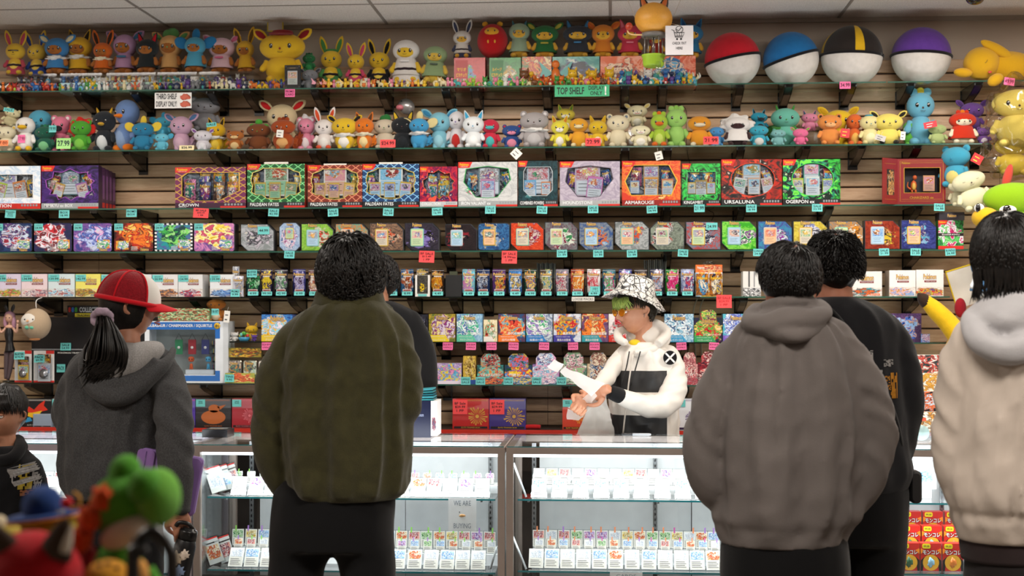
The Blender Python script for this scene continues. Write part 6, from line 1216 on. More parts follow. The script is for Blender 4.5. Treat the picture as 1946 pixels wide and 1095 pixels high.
cases = [(-30, 22, 'black', '#17181b'), (34, 108, 'red and gold', '#8a2420'), (114, 194, 'pale blue', '#9fc4d0'), (202, 296, 'green and pink', '#8ab09a'), (299, 374, 'dark grey', '#33363c'), (378, 482, 'smoke grey', '#3f4248')]
for a, b, nm, c in cases:
 Y = 7.585; r = thing('display_case', f'clear display case with a {nm} base on the top shelf', 'display case', (X((a + b) / 2, Y), Y, SZ[1] + .0005), group='display cases under the hooded plush toys'); w = X(b, Y) - X(a, Y)
 m = MB(); m.box(-w / 2, w / 2, 0, .15, 0, .055, plain(c, .3)); m.build('base', r); m = MB(); m.box(-w / 2, w / 2, -.001, .15, .0555, .1075, glassm('clear_plastic', '#f4f7f8', .9, .05)); m.build('cover', r)
 x = a + 7
 while x < b - 5 and b > 30:
  zc_ = [z for z in zones if z[0] <= max(3, x) < z[1]]; c1, c2 = Rf.choice(zc_[0][2]), Rf.choice(zc_[0][2]); kd = kinds[Rf.randrange(4)]
  figure(x, Y + .03, SZ[1] + .057, c1, c2, kd, 14, flabel(c1, c2, kd, x, c2, 'in clear case '), 'tiny figurines inside the clear cases'); x += Rf.uniform(11, 15)
x = 996
while x < 1320:
 c1, c2 = (Rf.choice(['orange', 'red', 'yellow', 'brown', 'green']), Rf.choice(['red', 'cream'])) if x < 1165 else (Rf.choice(['blue', 'sky blue', 'navy', 'teal', 'white']), Rf.choice(['white', 'violet']))
 kd = kinds[Rf.randrange(4)]
 figure(x, SF + .075, SZ[1] + .0005, c1, c2, kd, Rf.uniform(24, 34), flabel(c1, c2, kd, x, c2, 'second row '), 'second row of small figurines'); x += Rf.uniform(10, 15)
for (px, c1, c2, kd, hp, lab) in ((1056, 'orange', 'teal', 'winged', 52, 'large orange winged figurine with teal wings'), (968, 'teal', 'pink', 'rounded', 26, 'squat teal figurine with a pink flower top'), (694, 'white', 'red', 'rounded', 30, 'round red and white small figurine on the middle front row'), (603 + 88, 'violet', 'white', 'rounded', 22, 'round violet and white small figurine'), (1088, 'yellow', 'white', 'upright', 34, 'yellow and white upright figurine larger than its row'), (1126, 'yellow', 'brown', 'upright', 32, 'yellow and brown upright figurine larger than its row'), (1158, 'yellow', 'sky blue', 'upright', 34, 'yellow figurine with sky blue feet larger than its row'), (1312, 'sky blue', 'cream', 'four-legged', 26, 'broad sky blue and cream figurine at the end of the row')):
 figure(px if px != 691 else 768 - 77 + 77, SF + .06, SZ[1] + .0005, c1, c2, kd, hp, lab, None)
CF, CB, CZ = 6.05, 6.67, Z(850, 6.05)
ALU = plain('#a89a92', .4, .15, name='bronze_aluminium'); ALU2 = plain('#b0a6b0', .4, .1); PAN = plain('#dfe3e6', .6, name='white_panel'); CHR = plain('#a0a4a8', .25, .9, name='slotted_steel')
CGL = glassm('case_glass', '#fbfdfd', .95, .01); LED = plain('#f4f9ff', .5, emit=4.0, name='led_strip'); TEAL = plain('#2f7f86', .15, coat=.5, name='glass_edge_teal')
def add_led(x0, x1, z, pw):
 area('showcase_lamp_and_fill', ((x0 + x1) / 2, CF + .036, z - .02), (math.radians(32), 0, 0), x1 - x0 - .1, .03, pw, (.95, .98, 1.0), math.radians(170))
CASES = [('left', -230, 364, 946, 1086, None), ('olive', 367, 959, 946, 1085, (457, 497)), ('clerk', 962, 1556, 951, 1088, (987, 1026)), ('right', 1559, 2160, 957, 1092, None)]
CS = {}
for (key, p0, p1, y1, y2, gap) in CASES:
 x0, x1 = X(p0, CF), X(p1, CF); z1, z2 = Z(y1, CF + .06, 973), Z(y2, CF + .06, 973)
 k_ = (p0 + p1) / 2; sc_ = (MPP(k_, CF) / MPP(973, CF)); z1 = W(k_, y1, CF + .06).z; z2 = W(k_, y2, CF + .06).z; CS[key] = (x0, x1, z1, z2)
 nm = {'left': 'glass showcase at the end with the child', 'olive': 'glass showcase with a bronze frame in front of the olive fleece shopper', 'clerk': 'glass showcase right in front of the clerk in white', 'right': 'glass showcase behind the black sweater and pale jacket'}[key]
 r = thing('glass_showcase', nm, 'showcase', (x0, 0, 0), group='glass showcases in a row'); w = x1 - x0; t = .03; al = ALU2 if key == 'left' else ALU
 for (a, b) in ((0, t), (w - t, w)):
  for (c, d) in ((CF, CF + t), (CB - t, CB)):
   m = MB(); m.box(a, b, c, d, .0, CZ - .03, al); m.build('post', r)
 for (a, b, c, d, z) in ((0, w, CF, CF + t, CZ - .03), (0, w, CB - t, CB, CZ - .03), (0, t, CF + t, CB - t, CZ - .03), (w - t, w, CF + t, CB - t, CZ - .03)):
  m = MB(); m.box(a, b, c, d, z, CZ - .002, al); m.build('top_rail', r)
 m = MB(); m.box(0, w, CF, CB, .0, .30, plain('#3a3634', .5)); m.build('base', r)
 m = MB(); m.box(.003, w - .003, CF + .001, CB - .001, CZ - .0019, CZ + .004, CGL); m.build('top_glass', r)
 m = MB(); m.box(.003, w - .003, CF + .0, CF + .001, CZ - .0012, CZ + .003, TEAL); m.build('glass_edge', r)
 m = MB(); m.box(t, w - t, CF + .012, CF + .016, .30, CZ - .03, CGL); m.build('front_glass', r)
 for s in (t * .4, w - t * .4): m = MB(); m.box(s - .002, s + .002, CF + t, CB - t, .30, CZ - .03, CGL); m.build('side_glass', r)
 for zz in (z1, z2):
  m = MB(); m.box(t + .015, w - t - .015, CF + .06, CB - .06, zz - .008, zz, CGL); m.build('glass_shelf', r)
  m = MB(); m.box(t + .015, w - t - .015, CF + .0590, CF + .0600, zz - .008, zz, TEAL); m.build('shelf_edge', r)
 g0, g1 = (X(gap[0], CB) - x0, X(gap[1], CB) - x0) if gap else (.1, .1)
 for (a, b) in ((t, g0), (g1, w * .62), (w * .62 + .004, w - t)):
  if b - a > .02: m = MB(); m.box(a, b, CB - .028 - (.008 if a > w * .6 else 0), CB - .02, .30, CZ - .035, PAN); m.build('sliding_panel', r)
 for px in {'olive': (478, 932), 'clerk': (1015, 1245), 'right': (1790,), 'left': (40,)}[key]:
  x = X(px, CB - .06) - x0; m = MB(); m.box(x - .01, x + .01, CB - .06, CB - .05, .30, CZ - .035, CHR)
  for q in range(24): m.box(x - .003, x + .003, CB - .0612, CB - .06, .33 + q * .025, .342 + q * .025, DARK)
  for zz in (z1, z2): m.box(x - .004, x + .004, CF + .10, CB - .06, zz - .02, zz - .0085, CHR)
  m.build('shelf_standard', r)
 m = MB(); m.box(t, w - t, CF + .03, CF + .042, CZ - .045, CZ - .033, LED); m.build('led_strip', r)
 add_led(x0, x1, CZ - .04, 4)
 area('showcase_lamp_and_fill', ((x0 + x1) / 2, CF + .34, CZ - .012), (math.radians(180 - 12), 0, 0), x1 - x0 - .1, .5, 9, (.93, .97, 1.0))  # added upward fill for light leaving the glass top; no lamp of its own
 area('showcase_lamp_and_fill', ((x0 + x1) / 2, CF + .10, z1 - .03), (math.radians(10), 0, 0), w - .15, .03, 2.2, (.95, .98, 1.0))  # added fill below the upper shelf, without a strip of its own
CARDD = None
def card_proto():
 m = MB(); m.box(-.035, .035, 0, .003, 0, .096, CLR); m.box(-.0315, .0315, -.0003, .0024, .004, .092, plain('#e6e4dc', .4)); m.quad((-.027, -.0012, .05), (.027, -.0012, .05), (.027, -.0012, .086), (-.027, -.0012, .086), plain('#888888', .3))
 m.quad((-.027, -.0012, .009), (.027, -.0012, .009), (.027, -.0012, .047), (-.027, -.0012, .047), plain('#d9d6cc', .3))
 for q in range(4): m.box(-.024, .02 - .006 * (q % 2), -.002, -.0012, .014 + q * .008, .016 + q * .008, plain('#55555a', .5))
 o = m.build('card'); d = o.data; bpy.data.objects.remove(o); return d
CARDD = card_proto(); ARTS = [(c, art(*a, 400 + i, .5, 4)) for i, (c, a) in enumerate((('blue', ('#7fb0dc', '#b9d6ee', '#3f7ac0', '#e6eef4', '#5a94c8')), ('orange', ('#e8c48a', '#f0dcb0', '#d8742c', '#c8503a', '#f4e6c8')), ('white', ('#dfe2e6', '#eceef0', '#a8b4c4', '#f4f4f4', '#c8ccd4')), ('green', ('#8fc08a', '#c4dcae', '#3f8a4a', '#e6efd8', '#6aa84a')), ('purple', ('#a88ac4', '#d0bce0', '#6a4a9a', '#e8dcf0', '#c05a8a')), ('red', ('#d87a6a', '#f0c0b4', '#b8303a', '#f4e0d8', '#8a2a4a')), ('yellow', ('#e6cf6a', '#f2e6a8', '#c8a02c', '#f6f0d0', '#8a7a3a'))))]
Rc = random.Random(11)
def card_row(px0, px1, step, Y, z, lean, where, tabs=None, skip=None, pal=None, sc=1.0, grade=False):
 px = px0; k = 0
 while px <= px1:
  if not (skip and skip[0] < px < skip[1]):
   c, am = ARTS[Rc.randrange(len(ARTS))] if pal is None else ARTS[pal[k % len(pal)]]
   lab = f'{c} card, {ORD[min(k, 17)]} from the slotted post, {where}'
   r = bpy.data.objects.new('trading_card', CARDD); COL.objects.link(r); tag(r, lab, 'trading card', f'cards {where}')
   r.location = (X(px, Y), Y, z + .0006); r.rotation_euler = (-lean, Rc.uniform(-.02, .02), Rc.uniform(-.04, .04)); r.scale = (sc, 1, sc)
   r.material_slots[2].link = 'OBJECT'; r.material_slots[2].material = am
   if tabs:
    m = MB(); x = Rc.uniform(-.02, .02); m.box(x - .004, x + .004, -.0015, -.0008, .082, .112, plain(tabs[Rc.randrange(len(tabs))], .5)); q = m.build('price_tab', r)
   k += 1
  px += step * Rc.uniform(.96, 1.04)
def stepbox(px0, px1, Y, z, h, label, d=.06):
 m = MB(); m.box(X(px0, Y), X(px1, Y), Y + .004, Y + d, z + .0005, z + h, plain('#e4e6e8', .5)); tag(m.build('card_riser'), label, 'riser')
for key, a, b, sk in (('olive', 452, 936, (540, 735)), ('clerk', 1024, 1372, None)):
 x0, x1, z1, z2 = CS[key]; nm = {'olive': 'olive-shopper case', 'clerk': 'clerk-side case'}[key]
 tb = ['#8fd05a', '#a87ac8', '#8fd05a'] if key == 'olive' else ['#e88a5a', '#a87ac8', '#e88a5a', '#d05aa8']
 card_row(a, b, 31 if key == 'olive' else 39, CF + .11, z1, .62, f'front row, upper shelf, {nm}', None, sk, [2, 4, 2, 0, 1, 5] if key == 'olive' else [0, 0, 0, 0, 0, 2, 2, 0, 0])
 stepbox(a - 14, b + 12, CF + .235, z1, .035, f'white stepped riser on the upper shelf of the {nm}', .12)
 card_row(a, b, 24, CF + .28, z1 + .035, .25, f'back row, upper shelf, {nm}', tb if key == 'olive' else None, sk, None if key == 'olive' else [2, 6, 5, 2, 4, 2], .55 if key == 'olive' else .8)
 card_row(a - 6, b, 31, CF + .105, z2, .55, f'front row, lower shelf, {nm}', None, sk, [2, 0, 2, 2, 0, 1])
 stepbox(a - 14, b + 12, CF + .215, z2, .05, f'white stepped riser on the lower shelf of the {nm}', .24)
 card_row(a, b, 24, CF + .24, z2 + .05, .3, f'middle row, lower shelf, {nm}', tb, sk, None, .62)
 card_row(a, b, 24, CF + .36, z2 + .05, .15, f'back row, lower shelf, {nm}', tb, sk, None, .85)
for i, (px, y0, y1, c, lab) in enumerate(((418, 880, 942, 2, 'graded card slab leaning in an upper corner stand, outermost of three'), (432, 876, 940, 0, 'graded card slab in the middle of the upper corner stand'), (447, 872, 932, 5, 'graded card slab with a dark picture in the upper corner stand'), (414, 1008, 1080, 1, 'graded card slab with an orange picture in the lower corner stand'), (436, 992, 1050, 5, 'graded card slab with a dark picture in the lower corner stand'))):
 Y = CF + .16 + .05 * (i % 3); z = CS['olive'][2 if i < 3 else 3]
 r = thing('graded_card_slab', lab, 'graded card', (X(px, Y), Y, z + .001), (-.30, -.30, .35), 'graded slabs in corner stands'); m = MB(); m.box(-.04, .04, 0, .006, 0, .13, CLR); m.box(-.033, .033, .001, .005, .008, .098, plain('#dcdad4', .4)); m.build('slab', r)
 m = MB(); m.box(-.034, .034, .0005, .0012, .104, .124, plain('#e9e6e2', .4)); m.box(-.034, .034, .0, .0012, .118, .124, REDP); m.build('grade_label', r); m = MB(); m.quad((-.028, .0004, .03), (.028, .0004, .03), (.028, .0004, .09), (-.028, .0004, .09), ARTS[c][1]); m.build('card', r)
for key, ps in (('clerk', ((976, 1000, 880, 945), (974, 1000, 1018, 1082))), ('olive', ((944, 932, 1040, 1082),))):
 for (a, b, ya, yb_) in ps:
  Y = CF + .08; p, q = W(a, ya, Y), W(b, yb_, Y); m = MB(); m.tube([p, q], .006, plain('#d4dade', .2, .3), 8, flat=.4); tag(m.build('corner_mirror_strip'), f'slanted bright strip at the {"upper" if ya < 960 else "lower"} corner of the {"clerk-side" if key == "clerk" else "olive-shopper"} case', 'strip')
r, w, h = sign(878.5, 978, 53, 63, CF + .054, '#eef1f4', 'white sheet reading we are buying hung from the upper shelf of the olive-shopper case', [('WE ARE', 0, .34, .62, .15, .004), ('BUYING', 0, -.34, .62, .15, .004)], ink=plain('#8a94a0', .6))
m = MB(); m.ell((0, -.001, -.005), (.014, .001, .006), plain('#d8a870', .6), 14, 8, warp=.5); m.ell((-.012, -.001, .01), (.002, .001, .003), INK, 8, 6); m.build('drawing', r)
sign(1190, 1097, 62, 18, CF + .05, '#e6e6e6', 'white paper strip below the lower shelf of the clerk-side case', [('CARDS', 0, .1, .6, .4, 0)], ink=plain('#8a94a0', .6))
x0, x1, z1, z2 = CS['left']; card_row(52, 122, 24, CF + .12, z1, .5, 'upper shelf, child-side case', None, None, [2, 5, 2, 5]); card_row(8, 122, 26, CF + .25, z1, .2, 'back row, upper shelf, child-side case', None, None, [2, 5, 1])
x0, x1, z1, z2 = CS['right']
r = thing('framed_card_stand', 'white stand with a blue framed picture in the case behind the black sweater', 'display stand', (X(1757, CF + .2), CF + .2, z1 + .001)); m = MB(); m.box(-.05, .05, 0, .02, .04, .17, plain('#e6eaee', .4)); m.box(-.03, .03, .002, .018, 0, .04, plain('#e6eaee', .4)); m.build('stand', r); m = MB(); m.box(-.022, .035, -.001, 0, .07, .13, art('#8fc4e0', '#c8e4f0', '#4a9ac8', '#f0f4f8', '#6ab0d8', 470)); m.build('picture', r)
gb = None
for row, (zb_, Y) in enumerate(((z2, CF + .12), (z2 + .0, CF + .24), (z2 - .0, CF + .36))):
 for k, px in enumerate((1690, 1728, 1769, 1811)):
  if row == 0 and px < 1700: pass
  w = .086; x = X(px + row * 2, Y); zz = zb_ + .0 + (.012 + .045 * row)
  if row: m = MB(); m.box(x - .04, x + .04, Y + .002, Y + .05, z2 + .0006, zz, PAN); tag(m.build('card_riser'), f'white block under the {ORD[k]} red toy box of the {["", "middle", "back"][row]} row', 'riser')
  else: zz = z2 + .001
  r = thing('toy_box', f'small red and yellow toy box, {["green", "dark green", "pale blue", "orange"][k]} figure, {["front", "middle", "back"][row]} row', 'toy box', (x, Y, zz), group='small red and yellow toy boxes'); m = MB()
  m.box(-w / 2, w / 2, 0, .05, 0, .118, plain('#c8241c', .35)); m.build('carton', r)
  m = MB(); m.lathe([(0, 0), (.034, 0), (.034, .0008), (0, .0008)], plain('#e0a82c', .4), 28, M=T(0, -.0012, .036) @ RX(math.pi / 2), smooth=False); m.ell((0, -.002, .036), (.014, .003, .02), plain(['#4a8a4a', '#2a5a3a', '#8ab8d0', '#d87a2c'][k], .4), 12, 8, warp=.9)
  for s in (-1, 1): m.prism([(s * .026, .062), (s * .043, .045), (s * .043, .0), (s * .034, .0)][::-s], -.0016, -.0004, DARK); m.prism([(s * .043, .072), (s * .026, .088), (s * .04, .096), (s * .043, .094)][::s], -.0016, -.0004, plain('#ef8a1c', .4))
  m.build('front_picture', r)
  m = MB(); m.text('\u30e2\u30f3\u30b3\u30ec', 0, .080, .07, .02, INK, -.0022, .07, keep=False); m.text('\u30e2\u30f3\u30b3\u30ec', 0, .080, .068, .018, WHITE, -.0028, .02, keep=False); m.build('title_lettering', r)
  m = MB(); m.prism(rrect(-.036, -.002, .096, .116, .006), -.002, 0, plain('#ecd81c', .4)); m.text('99.00', -.019, .106, .024, .008, INK, -.0028, .01); m.build('price_sticker', r)
zt = CZ + .0045
Y = 6.42; xa, xb = X(776, Y), X(806, Y); r = thing('dark_blue_display_box', 'tall dark blue box with open card packs on top beside the olive fleece elbow', 'display box', (xa, Y, zt), (0, 0, 0)); h = Z(762, Y, 800) - zt; bl = plain('#171c38', .3)
m = MB(); m.box(0, xb - xa + .03, 0, .16, 0, h, bl); m.build('carton', r)
m = MB(); w2 = X(830, Y) - xb; m.box(xb - xa + .031, xb - xa + w2 + .002, -.002, .15, .008, h, plain('#d9d6d4', .45)); m.box(xb - xa + .036, xb - xa + w2 - .003, -.003, -.002, .03, h * .55, art('#e0dcdc', '#cfc8c8', '#a83a3a', '#3a3f6a', '#5a4a4a', 480, .5)); m.build('side_panel', r)
m = MB(); m.text(PK, .045, h * .62, .05, .016, plain('#9aa4c0', .4), -.001, .01); m.build('lettering', r)
for i in range(5):
 m = MB(); m.box(.0 + .004 * i, .115 + .003 * i, .0, .13, h + .002 + .0095 * i, h + .009 + .0095 * i, plain(['#2f7a80', '#3f94a0', '#1f5f6a'][i % 3], .3), M=RY(-.02 * i)); m.build('card_pack', r)
Y = 6.36; xa, xb = X(384, Y), X(432, Y); r = thing('black_card_case', 'black card box with silver lettering lying on the showcase by the woman', 'card box', (xa, Y, zt)); m = MB(); m.box(0, xb - xa, 0, .12, 0, .035, plain('#17181c', .25)); m.box(.008, xb - xa - .01, .005, .115, .035, .037, plain('#232428', .3)); m.build('shell', r)
m = MB(); m.text('COLLECTIBLES', 0, 0, .085, .022, plain('#c8ccd0', .4), 0, .02, M=T((xb - xa) / 2, .07, .0376) @ RX(-math.pi / 2), keep=False); m.text('TRADING CARDS', 0, 0, .07, .012, YEL, 0, .02, M=T((xb - xa) / 2, .03, .0376) @ RX(-math.pi / 2), keep=False); m.build('lettering', r)
Y = 6.58; r = thing('black_marker', 'black marker pen lying on the showcase before the clerk', 'pen', (X(1210, Y), Y, zt + .007)); m = MB(); m.tube([(-.07, 0, 0), (-.02, 0, 0)], .0065, plain('#15161a', .3), 12); m.build('cap', r); m = MB(); m.tube([(-.02, 0, 0), (.055, 0, 0), (.066, 0, 0)], [.006, .006, .004], plain('#9a9ea4', .3), 12, sub=1); m.build('barrel', r)
Y = 6.4
r = thing('card_display_rack', 'clear tiered rack of small card packs on the counter behind the black sweater', 'display rack', (X(1772, Y), Y, zt));
for q, (dz, c) in enumerate(((.10, ('#d9d4cc', '#efe9dc', '#c88a3a', '#8a5a2a', '#e8dcc0')), (.19, ('#8a8f96', '#e6e4e0', '#2a2a30', '#d86a3a', '#b9bcc4')), (.27, ('#e9e2d0', '#f2ecdc', '#d8a84a', '#c88a3a', '#f0e8d8')), (.35, ('#7a8f8a', '#c8d4cc', '#3a4a4a', '#d84a3a', '#e6e2da')))):
 m = MB(); m.box(-.07, .06, .02 * q, .02 * q + .04, dz - .06, dz + .03, plain('#e4e0d8', .4), art(*c, 490 + q, .6)); m.build('card_pack', r)
m = MB(); m.box(-.08, .07, -.01, .12, 0, .035, CLR); m.box(-.08, .07, .115, .12, 0, .40, CLR); m.build('frame', r)
r = thing('clear_round_case', 'clear blister case with a round token and a red sticker on the counter', 'blister pack', (X(1752, 6.3), 6.3, zt)); m = MB(); m.bevbox(-.045, .045, 0, .03, 0, .12, .02, CLR); m.build('blister', r)
m = MB(); m.lathe([(0, 0), (.034, 0), (.034, .003), (0, .003)], plain('#9fb8b4', .3), 26, M=T(.0, .01, .045) @ RX(math.pi / 2)); m.build('token', r); m = MB(); m.box(-.005, .018, -.001, 0, .098, .11, plain('#e8482c', .5)); m.build('price_sticker', r)
z7 = SZ[7]
Y = 7.6; r = thing('doll_figurine', 'slim pink-haired doll figurine in a black bodysuit and rabbit-ear hairband', 'figurine', (X(18, Y), Y, z7 + .001)); s = MPP(18, Y); sk = plain('#d8a890', .45); bk = plain('#141418', .35); pkh = plain('#b98aa0', .4)
zz = lambda y: (727 - y) * s; xx = lambda x: (x - 18) * s
m = MB(); m.tube([(xx(11), 0, zz(722)), (xx(12), 0, zz(700)), (xx(14), 0, zz(672))], [3 * s, 4.5 * s, 6 * s], plain('#5a4a4e', .5), 10); m.tube([(xx(15), 0, zz(724)), (xx(20), 0, zz(700)), (xx(23), 0, zz(672))], [3 * s, 4.5 * s, 6 * s], plain('#5a4a4e', .5), 10); m.build('leg', r)
m = MB(); m.tube([(xx(19), 0, zz(672)), (xx(18), 0, zz(655)), (xx(17), 0, zz(640)), (xx(18), 0, zz(628))], [10 * s, 6.5 * s, 8 * s, 6 * s], bk, 14); m.build('bodysuit', r)
m = MB(); m.ell((xx(18), -.004, zz(626)), (8 * s, 4 * s, 4 * s), sk); m.tube([(xx(18), 0, zz(625)), (xx(18), 0, zz(615))], 2.2 * s, sk, 8)
for q in (-1, 1): m.tube([(xx(18 + 7 * q), 0, zz(628)), (xx(18 + 15 * q), -.01, zz(636)), (xx(18 + 18 * q), -.02, zz(620))], [2.6 * s, 2.2 * s, 1.8 * s], sk, 8); m.ell((xx(18 + 18.5 * q), -.02, zz(616)), (2.4 * s, 2 * s, 3.2 * s), sk)
m.ell((xx(18), -.006, zz(609)), (7.5 * s, 6.5 * s, 8.5 * s), sk); m.build('figure_body', r)
m = MB(); m.ell((xx(18), .006, zz(606)), (10 * s, 8 * s, 10 * s), pkh); m.ell((xx(10), .004, zz(616)), (4 * s, 5 * s, 12 * s), pkh); m.ell((xx(26), .004, zz(618)), (4 * s, 5 * s, 12 * s), pkh); m.build('hair', r)
for q in (-1, 1): part('ear', r, 'long', bk, (xx(18 + 4 * q), 0, zz(599)), (7 * s, 3 * s, 16 * s), (0, q * .3, 0)); part('eye', r, 'ball', EYE_, (xx(18 + 3 * q), -.022, zz(609)), 1.2 * s)
m = MB(); m.lathe([(0, 0), (.035, 0), (.035, .006), (0, .006)], bk, 24); m.build('stand', r)
Y = 7.42; c = W(69, 616, Y); r = thing('hanging_owl_plush', 'round beige owl-like plush with a mint bow tie dangling from the shelf above', 'plush toy', c); s = MPP(69, Y)
part('body', r, 'ball', plushm('#b8a084'), (0, 0, 0), (27 * s, 24 * s, 29 * s)); part('face', r, 'ball', plushm('#e4ded4'), (-.012, -.030, .018), (20 * s, 14 * s, 15 * s)); part('beak', r, 'beak', plain('#d8a070', .5), (-.018, -.07, .018), (.012, .012, .022), (1.75, 0, 0))
for q in (-1, 1): part('eye', r, 'ball', EYE_, (-.014 + q * .022, -.064, .025), .005); part('bow', r, 'leaf', plushm('#6ac0a0'), (-.012, -.062, -.018), (.026, .1, .026), (0, q * 1.57, 0))
part('foot', r, 'ball', plushm('#c88a5a'), (0, -.02, -28 * s), (.03, .015, .008)); m = MB(); m.tube([(0, 0, 28 * s), (0, .0, SZ[5] - c.z - .02), (0, SF - .004 - Y, SZ[5] - c.z - .003)], .0022, WHITE, 6); m.build('loop', r)
Y = 7.72; r = thing('playmat_box', 'large flat black box with a pale ring outline standing behind the blister packs', 'boxed playmat', (X(60, Y), Y, z7 + .001)); w = X(300, Y) - X(60, Y); h = Z(603, Y, 130) - z7; m = MB(); m.box(0, w, 0, .05, 0, h, plain('#17171b', .3)); m.box(0, w, -.001, 0, h * .48, h * .5, plain('#8a8a8e', .4)); m.build('carton', r)
m = MB(); m.text('POK\u00c9MON TRADING CARD GAME', w * .38, h * .44, w * .34, h * .03, WHITE, -.002, .01, keep=False); m.tube([(w * .62 + .1 * math.cos(a), -.001, h * .42 + .1 * math.sin(a)) for a in [math.pi * k / 20 for k in range(21)]], .0015, WHITE, 5, sub=1); m.build('print', r)
Y = 7.74; r = thing('collectibles_sign', 'black sign with coloured digits and a yellow strip behind the red cap', 'sign', (X(128, Y), Y, Z(604, Y, 150))); w = X(200, Y) - X(128, Y); h = .068; m = MB(); m.box(0, w, 0, .004, 0, h, plain('#141518', .3)); m.build('board', r)
m = MB(); [m.text('8', w * (.06 + .085 * i), h * .66, w * .07, h * .42, plain(c, .4), -.001, .05, keep=False) for i, c in enumerate(('#c8281f', '#2f6ac0', '#3fa03a'))]; m.text('COLLECTIBLES', w * .66, h * .66, w * .68, h * .42, plain('#cfd2d6', .4), -.001, .04, keep=False); m.build('lettering', r)
m = MB(); m.box(w * .2, w * .95, -.001, 0, h * .06, h * .36, plain('#e0cf2c', .4)); m.text('TRADING CARDS', w * .57, h * .2, w * .66, h * .18, INK, -.002, .03, keep=False); m.build('yellow_strip', r)
for i, (a, b, c1) in enumerate(((28, 60, '#d8b040'), (64, 103, '#c8ccd0'))):
 Y = SF + .02; r = thing('blister_pack', ['white and red carded blister with a purple pack and a gold card', 'white and red carded blister with a silver coin, the taller one'][i], 'blister pack', (X((a + b) / 2, Y), Y, z7 + .001), group='carded blister packs by the doll figurine'); w = X(b, Y) - X(a, Y); h = Z(667, Y, 60) - z7
 m = MB(); m.box(-w / 2, w / 2, 0, .002, 0, h, plain('#e2dfdc', .4)); m.box(-w / 2, w / 2, -.0006, 0, 0, h * .06, REDP); m.box(w * .1, w / 2, -.0006, 0, h * .9, h, REDP); m.build('backing_card', r); inner_pack(r, w * .02, h * .5, w * .66, .0, 500 + i); mini_card(r, w * .04, h * .32, w * .62, -.008, 503 + i, c1); m = MB(); m.lathe([(0, 0), (w * .22, 0), (w * .22, .003), (0, .003)], plain('#a8a8ac', .25, .8), 22, M=T(w * .03, -.013, h * .28) @ RX(math.pi / 2)); m.build('coin', r); m = MB(); m.bevbox(-w * .42, w * .42, -.018, -.001, h * .04, h * .8, .008, FILM); m.build('blister', r)
 note([37, 75][i], [676, 682][i], 20, 14, CY, [['BLISTER', '$14.79'], ['PACK', '$3.79']][i], ['on the blister with the purple pack', 'on the taller blister with the silver coin'][i], Y=SF - .002, bold=.02)
note(125, 659, 20, 14, CY, ['SALE', '54.99'], 'beside the grey hoodie shoulder by the black box', Y=7.714); note(116, 700, 16, 15, CY, ['PACK'], 'lower one beside the grey hoodie shoulder', Y=7.714)
Y = SF + .02; x0, x1 = X(275, Y), X(424, Y); w = x1 - x0; h = Z(611, Y, 350) - z7; r = thing('framed_toy_box', 'white window box with a blue frame and small toys hung and standing inside', 'toy box', (x0, Y, z7 + .001)); wm = plain('#dfe4e8', .35); bm = plain('#1f66b4', .35)
m = MB(); pts = [(.08, .14), (.86, .14), (.86, .86), (.08, .86)]
for q in ((0, w, 0, h * .13), (0, w, h * .87, h), (0, w * .06, h * .13, h * .87), (w * .90, w, h * .13, h * .87)): m.box(q[0], q[1], 0, .13, q[2], q[3], wm)
m.box(0, w, .125, .13, 0, h, wm); m.box(w, w + .028, .0, .13, 0, h, plain('#c9cdd0', .4)); m.build('carton', r)
m = MB(); [m.box(q[0], q[1], -.001, 0, q[2], q[3], bm) for q in ((w * .01, w * .96, h * .865, h * .985), (w * .0, w * .90, h * .03, h * .12), (w * .90, w * .96, h * .03, h * .2), (w * .90, w * .96, h * .72, h * .865))]; m.build('blue_frame', r)
m = MB(); m.text('BULBASAUR / CHARMANDER / SQUIRTLE', w * .44, h * .925, w * .84, h * .055, WHITE, -.002, .02, keep=False); m.text('POK\u00c9MON', w * .4, h * .075, w * .16, h * .035, WHITE, -.002, .03, keep=False); m.build('title_lettering', r)
m = MB(); m.lathe([(0, 0), (h * .05, 0), (h * .05, .002), (0, .002)], plain('#e0b42c', .4), 24, M=T(w * .925, -.001, h * .925) @ RX(math.pi / 2)); m.text('01', w * .925, h * .925, h * .055, h * .045, INK, -.0045, .04, keep=False); m.build('number_badge', r)
m = MB(); m.box(w * .06, w * .9, .12, .124, h * .13, h * .87, plain('#9aa09c', .6)); m.box(w * .5, w * .86, .03, .1, h * .13, h * .21, wm); m.build('backdrop', r)
for i, c in enumerate(('#2f8a5a', '#a82a34', '#3a3f7a')):
 cx = w * (.40 + .17 * i); m = MB(); m.box(cx - .021, cx + .021, .05, .056, h * .46, h * .70, plain(c, .4)); m.tube([(cx - .018, .053, h * .70), (cx, .053, h * .80), (cx + .018, .053, h * .70)], .0014, DARK, 5, sub=1); m.lathe([(0, 0), (.008, 0), (.008, .001), (0, .001)], WHITE, 16, M=T(cx, .049, h * .57) @ RX(math.pi / 2)); m.build('hanging_banner', r)
for i, c in enumerate(('#e0602c', '#4fa8d0')):
 cx = w * (.56 + .22 * i); m = MB(); cm = plain(c, .4); m.ell((cx, .05, h * .38), (.016, .014, .015), cm, pw=.8); m.ell((cx, .05, h * .27), (.009, .008, .014), cm)
 for q in (-1, 1): m.ell((cx + q * .007, .037, h * .38), (.003, .002, .004), EYE_, 8, 6); m.tube([(cx + q * .005, .05, h * .25), (cx + q * .006, .048, h * .215)], .004, cm, 8)
 m.build('small_toy', r)
m = MB()
